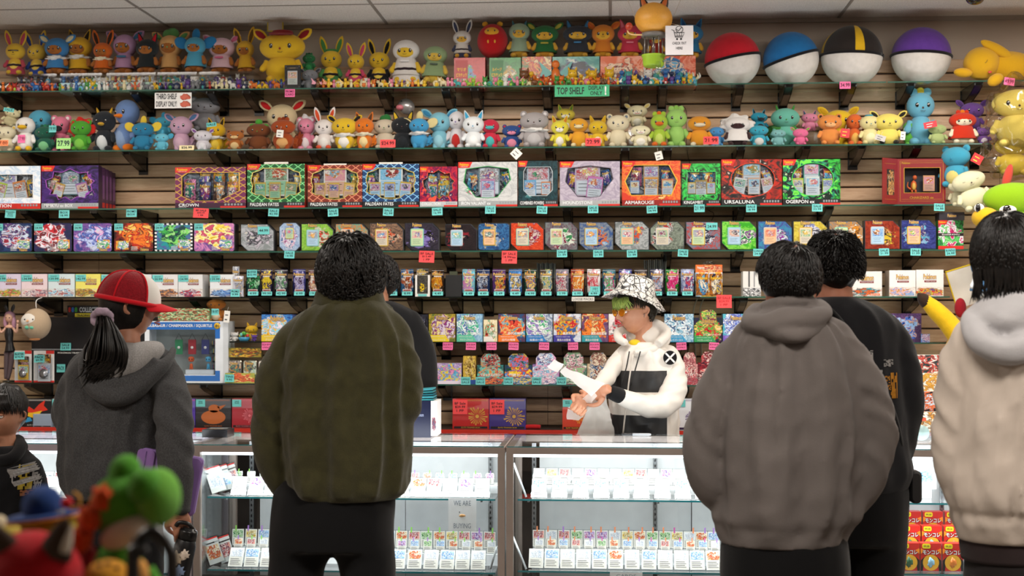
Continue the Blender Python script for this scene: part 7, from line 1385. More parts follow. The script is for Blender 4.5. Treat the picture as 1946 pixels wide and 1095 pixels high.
for a in range(4):
 for b in range(4): m.box(w * .885 - .028 + .0, w * .885 - .003, .06, .07, h * (.2 + .13 * a), h * (.22 + .13 * a), wm); m.box(w * .885 - .026 + .006 * b, w * .885 - .022 + .006 * b, .055, .068, h * (.225 + .13 * a), h * (.29 + .13 * a), plain(['#3f6a8a', '#8a3a44', '#4a8a7a', '#c8a85a'][(a + b) % 4], .5))
m.build('toy_bookshelf', r); m = MB(); m.box(w * .06, w * .9, .002, .0026, h * .13, h * .87, FILM); m.build('clear_window', r)
r = thing('green_foil_box', 'long box wrapped in glittering green foil on top of the framed toy box', 'boxed card set', (X(298, Y), Y + .02, z7 + h + .002)); w3 = X(396, Y) - X(298, Y); m = MB(); m.box(0, w3, 0, .09, 0, Z(586, Y, 350) - z7 - h - .002, plain('#5f8a5a', .3), art('#5a9a4a', '#8fc07a', '#c8dca8', '#3f6a4a', '#c05a3a', 510, .7, 9, .2)); m.build('carton', r)
plush(393, 430, 568, 609, 'none', '#c87a34', '#ecd8b8', '#a85a20', 'orange-brown plush with a cream belly sitting on the framed toy box by a blue note', k=7, Y=7.6, base=z7 + h + .002, ex=('beret0',), group=None)
hangtag(431, 602, 11, 22, .1, 'white product tag beside the orange-brown plush', Y=7.5); note(409, 593, 14, 12, CY, ['19.97'], 'on the orange-brown plush', Y=7.5)
for i, (a, b, c) in enumerate(((430, 460, '#3a2a3a'), (461, 489, '#9ac0b0'), (490, 512, '#e2dcd8'))):
 Y = SF + .03; r = thing('mini_tin', ['small dark tin', 'small mint tin with coloured figures', 'small white tin touching the fleece'][i] + ' beside the framed toy box', 'tin', (X((a + b) / 2, Y), Y, z7 + .042), group='small tins in an open display'); w = X(b, Y) - X(a, Y) - .004; hh = .082
 m = MB(); m.bevbox(-w / 2, w / 2, 0, .05, 0, hh, .012, plain('#8a8478', .25, .6)); m.prism(rrect(-w * .45, w * .45, hh * .05, hh * .95, .01), -.001, 0, art(c, '#d8cfc0', '#c87a3a', '#5a8a6a', '#3a3a4a', 520 + i, .4, 4)); m.build('tin_body', r); m = MB(); wordmark(m, 0, hh * .8, w * .5, -.002); m.build('wordmark', r)
for i, (a, b) in enumerate(((428, 484), (486, 512))):
 Y = SF + .008; r = thing('open_display_tray', ['yellow and orange printed tray under the dark and mint tins', 'red printed tray under the small white tin'][i], 'display tray', (X((a + b) / 2, Y), Y, z7 + .001)); w = X(b, Y) - X(a, Y); m = MB(); m.box(-w / 2, w / 2, 0, .08, 0, .04, plain('#b8a83a', .4)); m.box(-w / 2, w / 2, -.001, 0, 0, .055, DARK, art('#b8b04a', '#8a9a3a', '#e0702c', '#c83a2c', '#f0d87a', 530 + i, .4, 4)); m.build('tray', r)
note(436, 719, 18, 14, CY, ['TINS', '9.95'], 'on the yellow and orange printed tray', Y=SF - .002); note(492, 720, 12, 14, CY, ['TINS'], 'on the red printed tray', Y=SF - .002)
z6 = SZ[6]
plush(466, 492, 612, 650, 'point', '#dcb028', '#e6c440', '#b8861c', 'small yellow figure with a red-horned headdress by the fleece sleeve', k=6, Y=7.6, ex=('nobelly',), group=None)
plush(437, 455, 630, 651, 'round', '#d8d4d0', '#e6e2de', '#c8c0bc', 'tiny white animal figure beside the flower pot toy', k=6, Y=7.56, ex=(), group=None)
Y = 7.54; r = thing('planter_toy', 'blue bowl-shaped toy planter with green and red decorations', 'figurine', (X(464, Y), Y, z6 + .001)); m = MB(); m.lathe([(0, 0), (.022, 0), (.03, .012), (.031, .022), (.026, .022), (0, .018)], plain('#3a8ab0', .3), 20); m.build('bowl', r)
m = MB()
for i in range(9): m.ell((.02 * math.cos(i), .015 * math.sin(i), .03 + .006 * (i % 3)), (.009, .009, .01), plain(['#3f9a3a', '#c83028', '#7cc04a', '#d8c83a', '#6ab8a4'][i % 5], .35), 8, 6)
m.build('decorations', r)
plush(477, 490, 634, 651, 'wide', '#5a3a8a', '#6a4a9a', '#3a2a5a', 'tiny violet ghost-like figure', k=6, Y=7.53, ex=('nobelly', 'noface'), group=None)
r = thing('stacked_packs_box', 'golden green printed pack bundle under the small toys', 'boxed card set', (X(465, SF + .03), SF + .03, z7 + .14)); w = X(500, SF) - X(437, SF); m = MB(); m.box(-w / 2, w / 2, 0, .04, 0, .05, plain('#4a4a20', .35), art('#5a6a2a', '#b8942c', '#e0b83a', '#8a3a1c', '#3a5a2a', 540, .5, 4)); m.build('carton', r)
def ridge(v): return 1 - 2 * abs(noise.noise(v))
def loft(m, rings, mat, n=56, sub=6, amp=.0, seed=0, kx=2.2, kz=2.2, pw=.95, capt=True):
 """rings: (cx, cy, cz, rx, ry) from the top down; cloth folds run mostly downwards"""
 P = [Vector(r[:3]) for r in rings]; A, RXs = cr(P, [r[3] for r in rings], sub); _, RYs = cr(P, [r[4] for r in rings], sub)
 vs = []; fs = []; k = len(A)
 for i, c in enumerate(A):
  edge = min(1, min(i, k - 1 - i) / 9)
  for j in range(n):
   a = math.tau * j / n; ca, sa = math.cos(a), math.sin(a)
   x, y = sgn(ca) * abs(ca) ** pw, sgn(sa) * abs(sa) ** pw
   d = 1 + 0 * a
   f = amp * edge * (ridge(Vector((ca * kx + seed, sa * kx, c.z * kz + .5 * ca))) - .35) + amp * .4 * edge * ridge(Vector((ca * kx * 2, seed + sa * 4, c.z * 9)))
   vs.append((c.x + x * (RXs[i] + f), c.y + y * (RYs[i] + f), c.z))
 for i in range(k - 1):
  for j in range(n): j2 = (j + 1) % n; fs.append((i * n + j2, i * n + j, (i + 1) * n + j, (i + 1) * n + j2))
 fs.append(tuple(range(n))); fs.append(tuple(reversed(range((k - 1) * n, k * n))))
 return m.add(vs, fs, mat, True)
def sleeve_fold(amp, seed):
 return lambda t, a, p: amp * (math.sin(math.pi * min(1, t * 1.05))) * (ridge(Vector((p.x * 9 + seed, p.z * 14 + math.cos(a) * .9, p.y * 9))) - .3)
def RM(v=.009, it=2): return [('REMESH', dict(mode='VOXEL', voxel_size=v, use_smooth_shade=True)), ('SMOOTH', dict(iterations=it, factor=.5))]
def head_geo(m, M, mat, n=64, k=56, s=1.0):
 """a head looking along -y, origin at its middle"""
 g = lambda u, v, a, b, su, sv: math.exp(-((u - a) / su) ** 2 - ((v - b) / sv) ** 2)
 vs = []; fs = []
 for j in range(k + 1):
  t = math.pi * j / k - math.pi / 2; ct, st = math.cos(t), math.sin(t)
  for i in range(n):
   b = math.tau * i / n; x, y, z = ct * math.cos(b) * .076, ct * math.sin(b) * .096, st * .118
   low = max(0, -z / .118)
   x *= 1 - .30 * low ** 1.6; y = y * (1 - .10 * low) if y < 0 else y * (1 - .42 * low ** 1.2)
   if y < 0:
    ax = abs(x)
    y += .010 * max(0, 1 - (x / .05) ** 2) * (z < .06) * .5
    y -= .027 * g(x, z, 0, -.027, .010, .015) + .013 * g(x, z, 0, -.006, .007, .020)
    y -= .005 * g(x, z, 0, .028, .05, .010) + .006 * g(ax, z, .040, -.025, .018, .02)
    y += .011 * g(ax, z, .030, .006, .015, .010)
    y -= .008 * g(x, z, 0, -.055, .020, .006) + .008 * g(x, z, 0, -.068, .017, .006) - .004 * g(x, z, 0, -.0615, .022, .0025)
    y -= .009 * g(x, z, 0, -.096, .020, .014)
    y += .003 * g(x, z, 0, -.080, .02, .005)
   vs.append((x * s, y * s, z * s))
 for j in range(k):
  for i in range(n): i2 = (i + 1) % n; fs.append((j * n + i, j * n + i2, (j + 1) * n + i2, (j + 1) * n + i))
 m.add(vs, fs, mat, True, None, M)
 for q in (-1, 1):
  E = M @ T(q * .074 * s, .010 * s, -.004 * s) @ RZ(q * -.35) @ RY(q * .1); m.ell((0, 0, 0), (.007 * s, .018 * s, .030 * s), mat, 14, 10, M=E); m.tube([(q * .006 * s, -.012 * s, -.02 * s), (q * .010 * s, .012 * s, -.008 * s), (q * .011 * s, .016 * s, .014 * s), (q * .008 * s, -.004 * s, .028 * s)], .005 * s, mat, 8, M=E)
def face_parts(r, M, hairc, s=1.0, lid=.45, skin=None, lips='#a8605a', brow=True):
 for q in (-1, 1):
  m = MB(); m.ell((q * .030 * s, -.0795 * s, .004 * s), (.0135 * s, .011 * s, .0085 * s), plain('#e6e2de', .25), 16, 12, M=M); m.ell((q * .030 * s, -.0885 * s, .003 * s), (.0055 * s, .003 * s, .0060 * s), plain('#1d120e', .15), 12, 8, M=M); m.build('eye', r)
  m = MB(); m.ell((q * .030 * s, -.0800 * s, (.0125 - .004 * lid) * s), (.0155 * s, .0125 * s, .0075 * s), skin, 16, 10, M=M); m.build('eyelid', r)
  m = MB(); m.tube([(q * .014 * s, -.0925 * s, .008 * s), (q * .030 * s, -.0935 * s, (.0095 - .004 * lid) * s), (q * .043 * s, -.084 * s, .006 * s)], [.0008 * s, .0013 * s, .0006 * s], plain(hairc, .6), 6, M=M); m.build('eyelashes', r)
  if brow: m = MB(); m.tube([(q * .012 * s, -.0985 * s, .025 * s), (q * .030 * s, -.0965 * s, .031 * s), (q * .048 * s, -.0815 * s, .026 * s)], [.0026 * s, .0030 * s, .001 * s], plain(hairc, .8), 8, M=M, flat=.5); m.build('eyebrow', r)
 m = MB()
 for z, w in ((-.0560, .0035), (-.0670, .0042)): m.tube([(-.020 * s, -.0885 * s, -.0615 * s), (-.007 * s, -.1055 * s, z * s), (.007 * s, -.1055 * s, z * s), (.020 * s, -.0885 * s, -.0615 * s)], [.001 * s, w * s, w * s, .001 * s], plain(lips, .45), 8, M=M)
 m.build('lips', r)
def hand_geo(m, M, mat, curl=(.5, .6, .7, .8), thumb=.5, s=1.0, mir=1):
 """palm in x (width) and -z (towards the fingertips); thumb leaves the side at +x*mir; palm faces -y"""
 m.ell((0, 0, -.048 * s), (.041 * s, .015 * s, .052 * s), mat, 18, 12, M=M, pw=.8); m.tube([(0, 0, .03 * s), (0, 0, -.02 * s)], [.026 * s, .030 * s], mat, 14, M=M, flat=.7)
 L = (.040, .046, .043, .034)
 for f in range(4):
  x = mir * (.030 - .0195 * f) * s; p = Vector((x, 0, -.090 * s)); a = 0; pts = [Vector((x * .9, 0, -.055 * s)), p.copy()]
  for j, ln in enumerate((L[f], L[f] * .68, L[f] * .55)):
   a += curl[f] * (1.0 if j else .8); p = p + Vector((0, -math.sin(a), -math.cos(a))) * ln * s; pts.append(p.copy())
  m.tube(pts, [.0095 * s, .0092 * s, .0088 * s, .0080 * s, .0066 * s], mat, 10, M=M, sub=3); m.ell(tuple(p), (.0068 * s,) * 3, mat, 10, 8, M=M)
 b = Vector((mir * .030 * s, -.004 * s, -.022 * s)); c = b + Vector((mir * .026, -.012, -.026)) * s; d = c + Vector((mir * (.012 - .02 * thumb), -.014 - .014 * thumb, -.026)) * s; e = d + Vector((mir * (-.002 - .014 * thumb), -.010, -.020)) * s
 m.tube([tuple(b), tuple(c), tuple(d), tuple(e)], [.016 * s, .0125 * s, .0105 * s, .008 * s], mat, 10, M=M, sub=3); m.ell(tuple(e), (.0082 * s,) * 3, mat, 10, 8, M=M)
def hair_geo(m, M, mat, R, n, ln, seed, zmin=-.4, flow=(0, 0, -1), wave=.0, lift=.3, w=.004, front=True, face=.35, back=.0, tousle=.35):
 """locks rooted all over the scalp (M maps head space, -y is the face)"""
 r = random.Random(seed); m.ell((0, .006 + back, .008 + back * .6), tuple(q * (.985 - back * 1.5) for q in R), mat, 28, 20, M=M, warp=.12)
 crown = Vector((.0, .35, 1)).normalized()
 for i in range(int(n * 1.7)):
  while True:
   d = Vector((r.gauss(0, 1), r.gauss(0, 1), r.gauss(0, 1))).normalized()
   if d.z > zmin and not (d.y < -face and d.z < .30): break
  p = Vector((d.x * R[0], d.y * R[1] + .006, d.z * R[2] + .008)); away = (d - crown * d.dot(crown)); away = away.normalized() if away.length > .05 else Vector((r.uniform(-1, 1), r.uniform(-1, 1), 0)).normalized()
  v = (away * 1.0 + Vector(flow) * .35 + d * lift + Vector((r.uniform(-1, 1), r.uniform(-1, 1), r.uniform(-1, 1))) * tousle).normalized(); L = ln * r.uniform(.55, 1.1); pts = [p]; q = p.copy()
  for k in range(4):
   q = q + v * L / 4; e = Vector((q.x / R[0], (q.y - .006) / R[1], (q.z - .008) / R[2])); L0 = e.length; e2 = max(1.0 + lift * .04, min(1.03 + lift * .30, L0))
   if abs(e2 - L0) > 1e-4: e = e.normalized() * e2; q = Vector((e.x * R[0], e.y * R[1] + .006, e.z * R[2] + .008))
   pts.append(q.copy()); v = (v + Vector((0, 0, -.30)) + Vector((r.uniform(-1, 1), r.uniform(-1, 1), r.uniform(-1, 1))) * wave).normalized()
  ww = w * r.uniform(.5, .9); m.tube(pts, [ww * .7, ww, ww * .9, ww * .6, ww * .1], mat, 4, M=M, sub=2, flat=.6)
def hairm(col, hi):
 k = ('hair', col)
 if k not in MATS:
  t = NT('hair'); v = t.coord(scale=(1, 1, .3)); t.l(t.ramp(t.noise(v, 130, 3), [(.35, col), (.7, hi)]), t.b.inputs['Base Color']); t.b.inputs['Roughness'].default_value = .42; t.b.inputs['Specular IOR Level'].default_value = .35; MATS[k] = t.m
 return MATS[k]
def skinm(col):
 k = ('skin', col)
 if k not in MATS:
  t = NT('skin'); a = lin(col)[:3]; t.l(t.ramp(t.noise(t.coord(), 30, 4), [(.3, (a[0] * .88, a[1] * .8, a[2] * .78)), (.7, a)]), t.b.inputs['Base Color']); t.b.inputs['Roughness'].default_value = .5
  t.b.inputs['Subsurface Weight'].default_value = .12; t.b.inputs['Subsurface Radius'].default_value = (.01, .004, .002); t.bump(t.noise(t.coord(), 500, 2), .1, .001); MATS[k] = t.m
 return MATS[k]
class Person:
 def __init__(s, label, px, Y, cat='person'):
  s.Y = Y; s.c = Vector((X(px, Y), Y, 0)); s.r = thing('person', label, cat, s.c); s.px = px; s.s = MPP(px, Y)
 def q(s, px, py, dy=0.0): return W(px, py, s.Y + dy) - s.c
 def rows(s, rows):
  out = []
  for (py, l, rr, dep, *o) in rows:
   dy = o[0] if o else 0; a, b = s.q(l, py, dy), s.q(rr, py, dy); out.append(((a.x + b.x) / 2, dy, a.z, (b.x - a.x) / 2, dep / 2))
  return out
 def path(s, pts): return [s.q(p[0], p[1], p[3] if len(p) > 3 else 0) for p in pts], [p[2] * s.s for p in pts]
 def sleeve(s, m, pts, mat, amp=.008, seed=0, n=22):
  P, R = s.path(pts); m.tube(P, R, mat, n, sub=10, fold=sleeve_fold(amp, seed)); m.ell(tuple(P[0]), (R[0] * .98,) * 3, mat, 18, 12); m.ell(tuple(P[-1]), (R[-1] * .95,) * 3, mat, 14, 10)
 def trousers(s, hip, left, right, mat, shoe='#1a1a1c', amp=.006):
  m = MB(); loft(m, s.rows(hip), mat, amp=amp, seed=3, sub=4)
  for k, leg in enumerate((left, right)):
   P, R = s.path(leg); P[-1].z = max(P[-1].z, .07); m.tube(P, R, mat, 22, sub=8, fold=sleeve_fold(amp, 5 + k))
  m.build('trousers', s.r, mods=RM(.012, 4))
  for leg in (left, right):
   P, R = s.path(leg); m = MB(); e = P[-1]; fy = .08 if s.face > 0 else -.08
   m.ell((e.x, e.y + fy * .8, .045), (.050, .135, .045), plain(shoe, .5), 18, 12, pw=.8); m.box(e.x - .045, e.x + .045, e.y + fy * .8 - .125, e.y + fy * .8 + .125, 0, .018, plain('#dcdcd8', .6)); m.build('shoe', s.r)
 def body(s, skin, M, neck, hands=(), extra=(), torso=None, v=.0075, hs=1.0):
  """one continuous body: head, neck, trunk, arms, hands"""
  m = MB(); head_geo(m, M, skin, s=hs); P, R = s.path(neck); m.tube(P, R, skin, 18)
  for pts in extra: P, R = s.path(pts); m.tube(P, R, skin, 14)
  for (HM, kw) in hands: hand_geo(m, HM, skin, **kw)
  if torso: loft(m, s.rows(torso), skin, n=30, sub=3)
  return m.build('body', s.r, mods=[('REMESH', dict(mode='VOXEL', voxel_size=v, use_smooth_shade=True)), ('SMOOTH', dict(iterations=1, factor=.3))])
 face = 1
BLACKH = hairm('#050404', '#17120f')
def decal(parent, target, mb, name, off=.004):
 o = mb.build(name, parent); md = o.modifiers.new('wrap', 'SHRINKWRAP'); md.target = target; md.wrap_method = 'PROJECT'; md.use_project_y = True; md.use_positive_direction = True; md.use_negative_direction = False; md.offset = off; return o
p = Person('person in an olive green fleece jacket and black trousers, hands in pockets', 650, 4.6)
FL = fabric('#3e3b21', 330, 1.0, .72, 30, sheen=.2)
m = MB(); loft(m, p.rows([(566, 618, 722, .17), (580, 602, 734, .20), (600, 580, 748, .23), (625, 562, 762, .26), (660, 548, 770, .28), (700, 542, 774, .29), (760, 538, 774, .30), (820, 532, 774, .31), (880, 536, 770, .31), (915, 540, 766, .31), (930, 546, 760, .30), (936, 548, 758, .295), (945, 549, 757, .29)]), FL, amp=.030, seed=4, kx=2.6, kz=1.0)
p.sleeve(m, [(626, 604, 24), (588, 626, 34), (552, 672, 40), (525, 745, 40), (521, 820, 38), (524, 872, 34), (535, 912, 28), (548, 938, 24, .03)], FL, .018, 1)
p.sleeve(m, [(704, 600, 24), (734, 622, 32), (756, 672, 37), (765, 740, 34), (764, 775, 33), (750, 800, 28, .09), (738, 830, 24, .17)], FL, .016, 7)
jk = m.build('jacket', p.r, mods=RM())
m = MB(); loft(m, p.rows([(548, 606, 722, .17, .0), (556, 600, 727, .19, .0), (570, 598, 730, .205, .0), (584, 590, 738, .21, .0)]), FL, amp=.004, seed=8, sub=5); m.build('collar', p.r, mods=RM(.008, 3))
HM = T(*p.q(668, 524)) @ RZ(math.radians(172))
p.body(skinm('#b07a58'), HM, [(668, 545, 34), (667, 600, 38)], torso=[(600, 600, 730, .14), (700, 560, 750, .18), (900, 560, 745, .18)], v=.012)
m = MB(); hair_geo(m, HM, BLACKH, (.104, .116, .128), 1700, .07, 3, zmin=-.95, wave=.45, lift=.25, w=.0046, tousle=.55); m.build('hair', p.r)
p.trousers([(905, 545, 757, .24), (930, 524, 752, .27), (960, 518, 750, .28), (1000, 514, 748, .29), (1040, 512, 748, .27)], [(574, 985, 60), (570, 1040, 58), (560, 1110, 50), (552, 1250, 42), (548, 1380, 36), (546, 1478, 34)], [(688, 985, 60), (692, 1040, 57), (702, 1110, 50), (712, 1250, 42), (716, 1380, 36), (716, 1478, 34)], fabric('#0c0c0e', 700, .3))
p = Person('person in a red and white cap and charcoal hoodie with a black ponytail', 225, 5.0)
HD = fabric('#3a3a3b', 420, .7, .85, 12, melange=.55); LN = fabric('#8f8d8c', 380, .8, .9, 20, melange=.3)
m = MB(); loft(m, p.rows([(652, 205, 268, .14), (664, 178, 296, .18), (682, 150, 320, .21), (706, 134, 334, .23), (760, 126, 328, .25), (820, 123, 316, .27), (880, 122, 312, .28), (915, 126, 310, .28), (930, 130, 306, .275), (945, 132, 304, .27)]), HD, amp=.024, seed=14, kx=2.2, kz=1.5)
p.sleeve(m, [(196, 676, 18), (164, 696, 27), (140, 745, 29), (124, 790, 24, .02), (133, 815, 21, .10), (150, 830, 18, .2)], HD, .014, 2)
p.sleeve(m, [(272, 674, 18), (300, 688, 26, -.02), (320, 735, 31, -.06), (331, 800, 32, -.12), (334, 870, 30, -.15), (340, 925, 24, -.16), (342, 962, 20, -.16)], HD, .016, 9)
jk = m.build('hoodie', p.r, mods=RM())
m = MB(); m.tube([p.q(341, 955, -.16), p.q(342, 974, -.16)], [.038, .036], HD, 20); m.build('cuff', p.r)
m = MB(); P, R = p.path([(170, 655, 8, .02), (160, 690, 11, -.09), (172, 728, 15, -.13), (205, 752, 18, -.15), (245, 750, 18, -.15), (285, 718, 15, -.13), (316, 690, 11, -.08), (330, 664, 7, .02)]); m.tube(P, R, HD, 14, sub=8, fold=sleeve_fold(.004, 4)); P, R = p.path([(178, 690, 10, -.10), (205, 728, 26, -.12), (250, 722, 26, -.12), (296, 680, 12, -.10)]); m.tube(P, R, HD, 14, sub=6); m.build('hood', p.r, mods=RM(.008, 5))
m = MB(); P, R = p.path([(176, 668, 14, -.08), (196, 700, 26, -.115), (240, 690, 34, -.115), (280, 672, 24, -.09), (306, 660, 12, -.04)]); m.tube(P, R, LN, 16, sub=6, fold=sleeve_fold(.004, 2)); m.ell(tuple(p.q(235, 672, -.03)), (.085, .07, .045), LN); m.build('hood_lining', p.r, mods=RM(.008, 4))
HM = T(*p.q(247, 585)) @ RZ(math.radians(110)) @ RX(math.radians(-2)); SK = skinm('#b98368')
q = p.q(341, 972, -.16); HH = T(q.x, q.y, q.z) @ RZ(math.radians(200)) @ RY(.15)
p.body(SK, HM, [(243, 610, 22, .0), (240, 655, 26, -.01)], [(HH, dict(curl=(.9, .9, .95, 1.0), thumb=.9, s=.86))], torso=[(670, 190, 280, .14), (760, 150, 300, .16), (920, 150, 290, .16)], v=.006, hs=.93)
face_parts(p.r, HM, '#100b0a', .93, skin=SK)
m = MB(); m.ell((0, .012, .016), (.080, .098, .112), BLACKH, 28, 20, M=HM); R_ = random.Random(4)
for i in range(70): a = R_.uniform(-1, 1); m.tube([HM @ Vector((.074 * a, .07, .0)), HM @ Vector((.05 * a, .098, -.05)), HM @ Vector((.02 * a, .10, -.045))], [.003, .003, .001], BLACKH, 5)
for i in range(40): z = R_.uniform(-.02, .03); m.tube([HM @ Vector((.072, -.03 + R_.uniform(0, .03), z + .01)), HM @ Vector((.078, -.01, z - .03)), HM @ Vector((.070, .02, -.075 + R_.uniform(-.02, .02)))], [.0025, .003, .001], BLACKH, 5)
for i in range(260):
 a, b = R_.gauss(0, 1), R_.gauss(0, 1); P = [p.q(196 + 4 * a, 606 + 4 * b, -.155), p.q(200 + 8 * a, 630 + 3 * b, -.175 + .01 * b), p.q(200 + 13 * a, 665, -.19 + .014 * b), p.q(196 + 13 * a, 700 + 6 * b, -.185 + .012 * b), p.q(184 + 13 * a + R_.uniform(-6, 6), 712 + 12 * b, -.18 + .01 * b)]; m.tube(P, [.004, .005, .005, .004, .0006], BLACKH, 5, sub=3, flat=.6)
m.build('hair', p.r)
m = MB(); sc_ = fabric('#a892a4', 300, .8, .7, 60)
P = [p.q(194 + 15 * math.cos(a), 605 + 13 * math.sin(a), -.15 + .02 * math.cos(a * 2)) for a in [math.tau * k / 16 for k in range(17)]]; m.tube(P, [.013 + .003 * (k % 2) for k in range(17)], sc_, 10, sub=2); m.build('scrunchie', p.r)
CM = HM @ T(0, .004, .020) @ RX(math.radians(13)); red = fabric('#c41220', 900, .3, .9); mesh_ = fabric('#8f1420', 260, 1.0, .6, 160); wt = fabric('#d9d6d0', 900, .3, .95)
def dome(m, a0, a1, mat, R=(.094, .112, .112), off=0.0):
 vs = []; fs = []; na, nz = 14, 12
 for j in range(nz + 1):
  t = (math.pi / 2) * (j / nz) ** 1.0; z = math.sin(t); cz = math.cos(t) ** .8
  for i in range(na + 1): a = math.radians(a0 + (a1 - a0) * i / na); vs.append(((R[0] + off) * cz * math.cos(a), (R[1] + off) * cz * math.sin(a), (R[2] + off) * z))
 for j in range(nz):
  for i in range(na): q_ = j * (na + 1) + i; fs.append((q_, q_ + 1, q_ + na + 2, q_ + na + 1))
 m.add(vs, fs, mat, True, None, CM)
m = MB(); dome(m, -32, 90, mesh_); dome(m, 90, 212, mesh_); m.build('mesh_back', p.r); m = MB(); dome(m, 212, 328, wt, off=.001); m.build('front_panel', p.r)
m = MB(); m.ell((0, 0, .113), (.008, .008, .005), red, 12, 8, M=CM)
for a in (-32, 29, 90, 151, 212): t_ = [math.radians(q_) for q_ in range(0, 91, 9)]; m.tube([CM @ Vector((.0955 * math.cos(u) ** .8 * math.cos(math.radians(a)), .1135 * math.cos(u) ** .8 * math.sin(math.radians(a)), .1135 * math.sin(u))) for u in t_], .0035, red, 6, sub=1)
m.tube([CM @ Vector((.096 * math.cos(a), .114 * math.sin(a), .002)) for a in [math.tau * k / 36 for k in range(37)]], .009, red, 8, sub=1); m.build('seam_band', p.r)
m = MB(); vs = []; fs = []
for j in range(9):
 v = j / 8
 for i in range(15): u = (i / 14 - .5) * 2; a = u * 1.12; x = .088 * math.sin(a) * (1 + .05 * v); y = -.100 * math.cos(a) * .98 - .078 * v * math.cos(u * 1.3) ** .7; vs.append((x, y, .004 + .020 * math.cos(a) * .6 - .026 * v * (.4 + abs(u) * .8)))
for j in range(8):
 for i in range(14): q_ = j * 15 + i; fs.append((q_, q_ + 1, q_ + 16, q_ + 15))
m.add(vs, fs, red, True, None, CM); m.build('brim', p.r, mods=[('SOLIDIFY', dict(thickness=.005, offset=0)), ('SUBSURF', dict(levels=1, render_levels=1))])
p.trousers([(925, 140, 300, .22), (950, 132, 304, .24), (1000, 130, 306, .25), (1030, 132, 306, .24)], [(175, 990, 44), (172, 1050, 42), (170, 1200, 34), (168, 1330, 30), (168, 1410, 27)], [(262, 990, 44), (268, 1050, 42), (272, 1200, 34), (274, 1330, 30), (274, 1410, 27)], fabric('#151518', 500, .5))
q = p.q(320, 917, -.135); pu = plain('#8f6fb4', .5, name='lilac_leatherette'); s = p.s
r = thing('zip_binder', 'lilac zip-up card binder tucked under the arm of the capped shopper', 'binder', p.c + q, (0, math.radians(10), math.radians(6)))
m = MB(); m.bevbox(-60 * s, 56 * s, -.012, .014, -54 * s, 54 * s, .02, pu, n=5); m.build('cover', r); m = MB(); m.bevbox(-62 * s, -30 * s, -.018, -.012, -20 * s, 53 * s, .015, plain('#83619f', .5), n=5); m.tube([(-46 * s, -.019, 50 * s), (-46 * s, -.019, -18 * s)], .0015, plain('#4a3468', .4), 6); m.build('front_pocket', r)
q = p.q(360, 1003, -.17); r = thing('water_bottle', 'black insulated bottle covered in stickers held by the capped shopper', 'bottle', p.c + q, (0, math.radians(13), 0)); bk = plain('#101216', .4)
m = MB(); m.lathe([(0, -.30), (.034, -.30), (.037, -.295), (.037, -.065), (.032, -.045), (.030, -.040), (0, -.040)], bk, 32); m.build('flask', r)
m = MB(); m.lathe([(0, -.042), (.032, -.042), (.032, -.012), (.030, -.008), (.022, -.006), (.022, .0), (0, .0)], plain('#0b0c0e', .3), 32); m.build('lid', r); m = MB(); m.tube([(.02, 0, -.012), (.0, -.008, .012), (-.035, -.01, .012), (-.045, -.01, -.004)], .0075, plain('#0b0c0e', .35), 8); m.build('carry_loop', r)
for i, (a, z, sx, c) in enumerate(((-1.9, -.11, .020, '#b9a890'), (-1.35, -.15, .016, '#7a8fb0'), (-1.2, -.09, .014, '#d8c8b8'), (-1.75, -.19, .018, '#b8505a'), (-1.1, -.21, .016, '#c89a5a'), (-2.3, -.16, .014, '#8a9ab8'))):
 m = MB(); m.ell((0, 0, 0), (sx, .0012, sx * 1.1), plain(c, .4), 14, 10, warp=1.0, M=T(.0372 * math.cos(a), .0372 * math.sin(a), z) @ RZ(a + math.pi / 2)); m.build('sticker', r)
p = Person('person in a faded grey hooded sweatshirt with short black hair', 1500, 4.45)
GH = fabric('#6c6562', 520, .6, .86, 7)
m = MB(); loft(m, p.rows([(592, 1440, 1560, .18), (606, 1430, 1568, .21), (628, 1412, 1588, .25), (662, 1396, 1610, .28), (720, 1384, 1626, .31), (800, 1366, 1640, .33), (880, 1364, 1636, .35), (940, 1364, 1632, .35), (980, 1360, 1628, .34), (996, 1368, 1616, .32), (1010, 1368, 1610, .315), (1030, 1369, 1607, .31)]), GH, amp=.024, seed=24, kx=2.4, kz=1.1)
p.sleeve(m, [(1462, 618, 24), (1425, 645, 36), (1384, 712, 44), (1354, 800, 45), (1344, 870, 43), (1354, 925, 36), (1382, 960, 26, .05)], GH, .016, 3)
p.sleeve(m, [(1545, 616, 24), (1584, 645, 36), (1626, 716, 44), (1656, 800, 45), (1657, 860, 43), (1642, 920, 35), (1620, 962, 27)], GH, .016, 13)
m.build('sweatshirt', p.r, mods=RM())
m = MB(); P, R = p.path([(1440, 590, 18, .06), (1428, 612, 20, -.05), (1452, 618, 20, -.11), (1500, 608, 24, -.13), (1545, 606, 20, -.11), (1566, 596, 17, -.05), (1556, 582, 16, .06)]); m.tube(P, R, GH, 16, sub=8, fold=sleeve_fold(.006, 6)); P, R = p.path([(1432, 618, 12, -.08), (1480, 632, 17, -.135), (1526, 636, 15, -.14), (1562, 618, 12, -.09)]); m.tube(P, R, GH, 14, sub=6, fold=sleeve_fold(.005, 3)); m.ell(tuple(p.q(1500, 606, -.03)), (.105, .085, .045), GH)
P, R = p.path([(1447, 588, 12, .04), (1462, 580, 12, -.04), (1500, 572, 12, -.075), (1540, 574, 12, -.05), (1556, 586, 12, .04)]); m.tube(P, R, GH, 12, sub=6); m.build('hood', p.r, mods=RM(.008, 3))
HM = T(*p.q(1496, 530)) @ RZ(math.radians(212)) @ RX(-.08); SK2 = skinm('#9a6248')
p.body(SK2, HM, [(1488, 550, 32), (1490, 612, 38)], torso=[(640, 1430, 1580, .16), (760, 1400, 1600, .2), (980, 1400, 1590, .2)], v=.009, hs=.97)
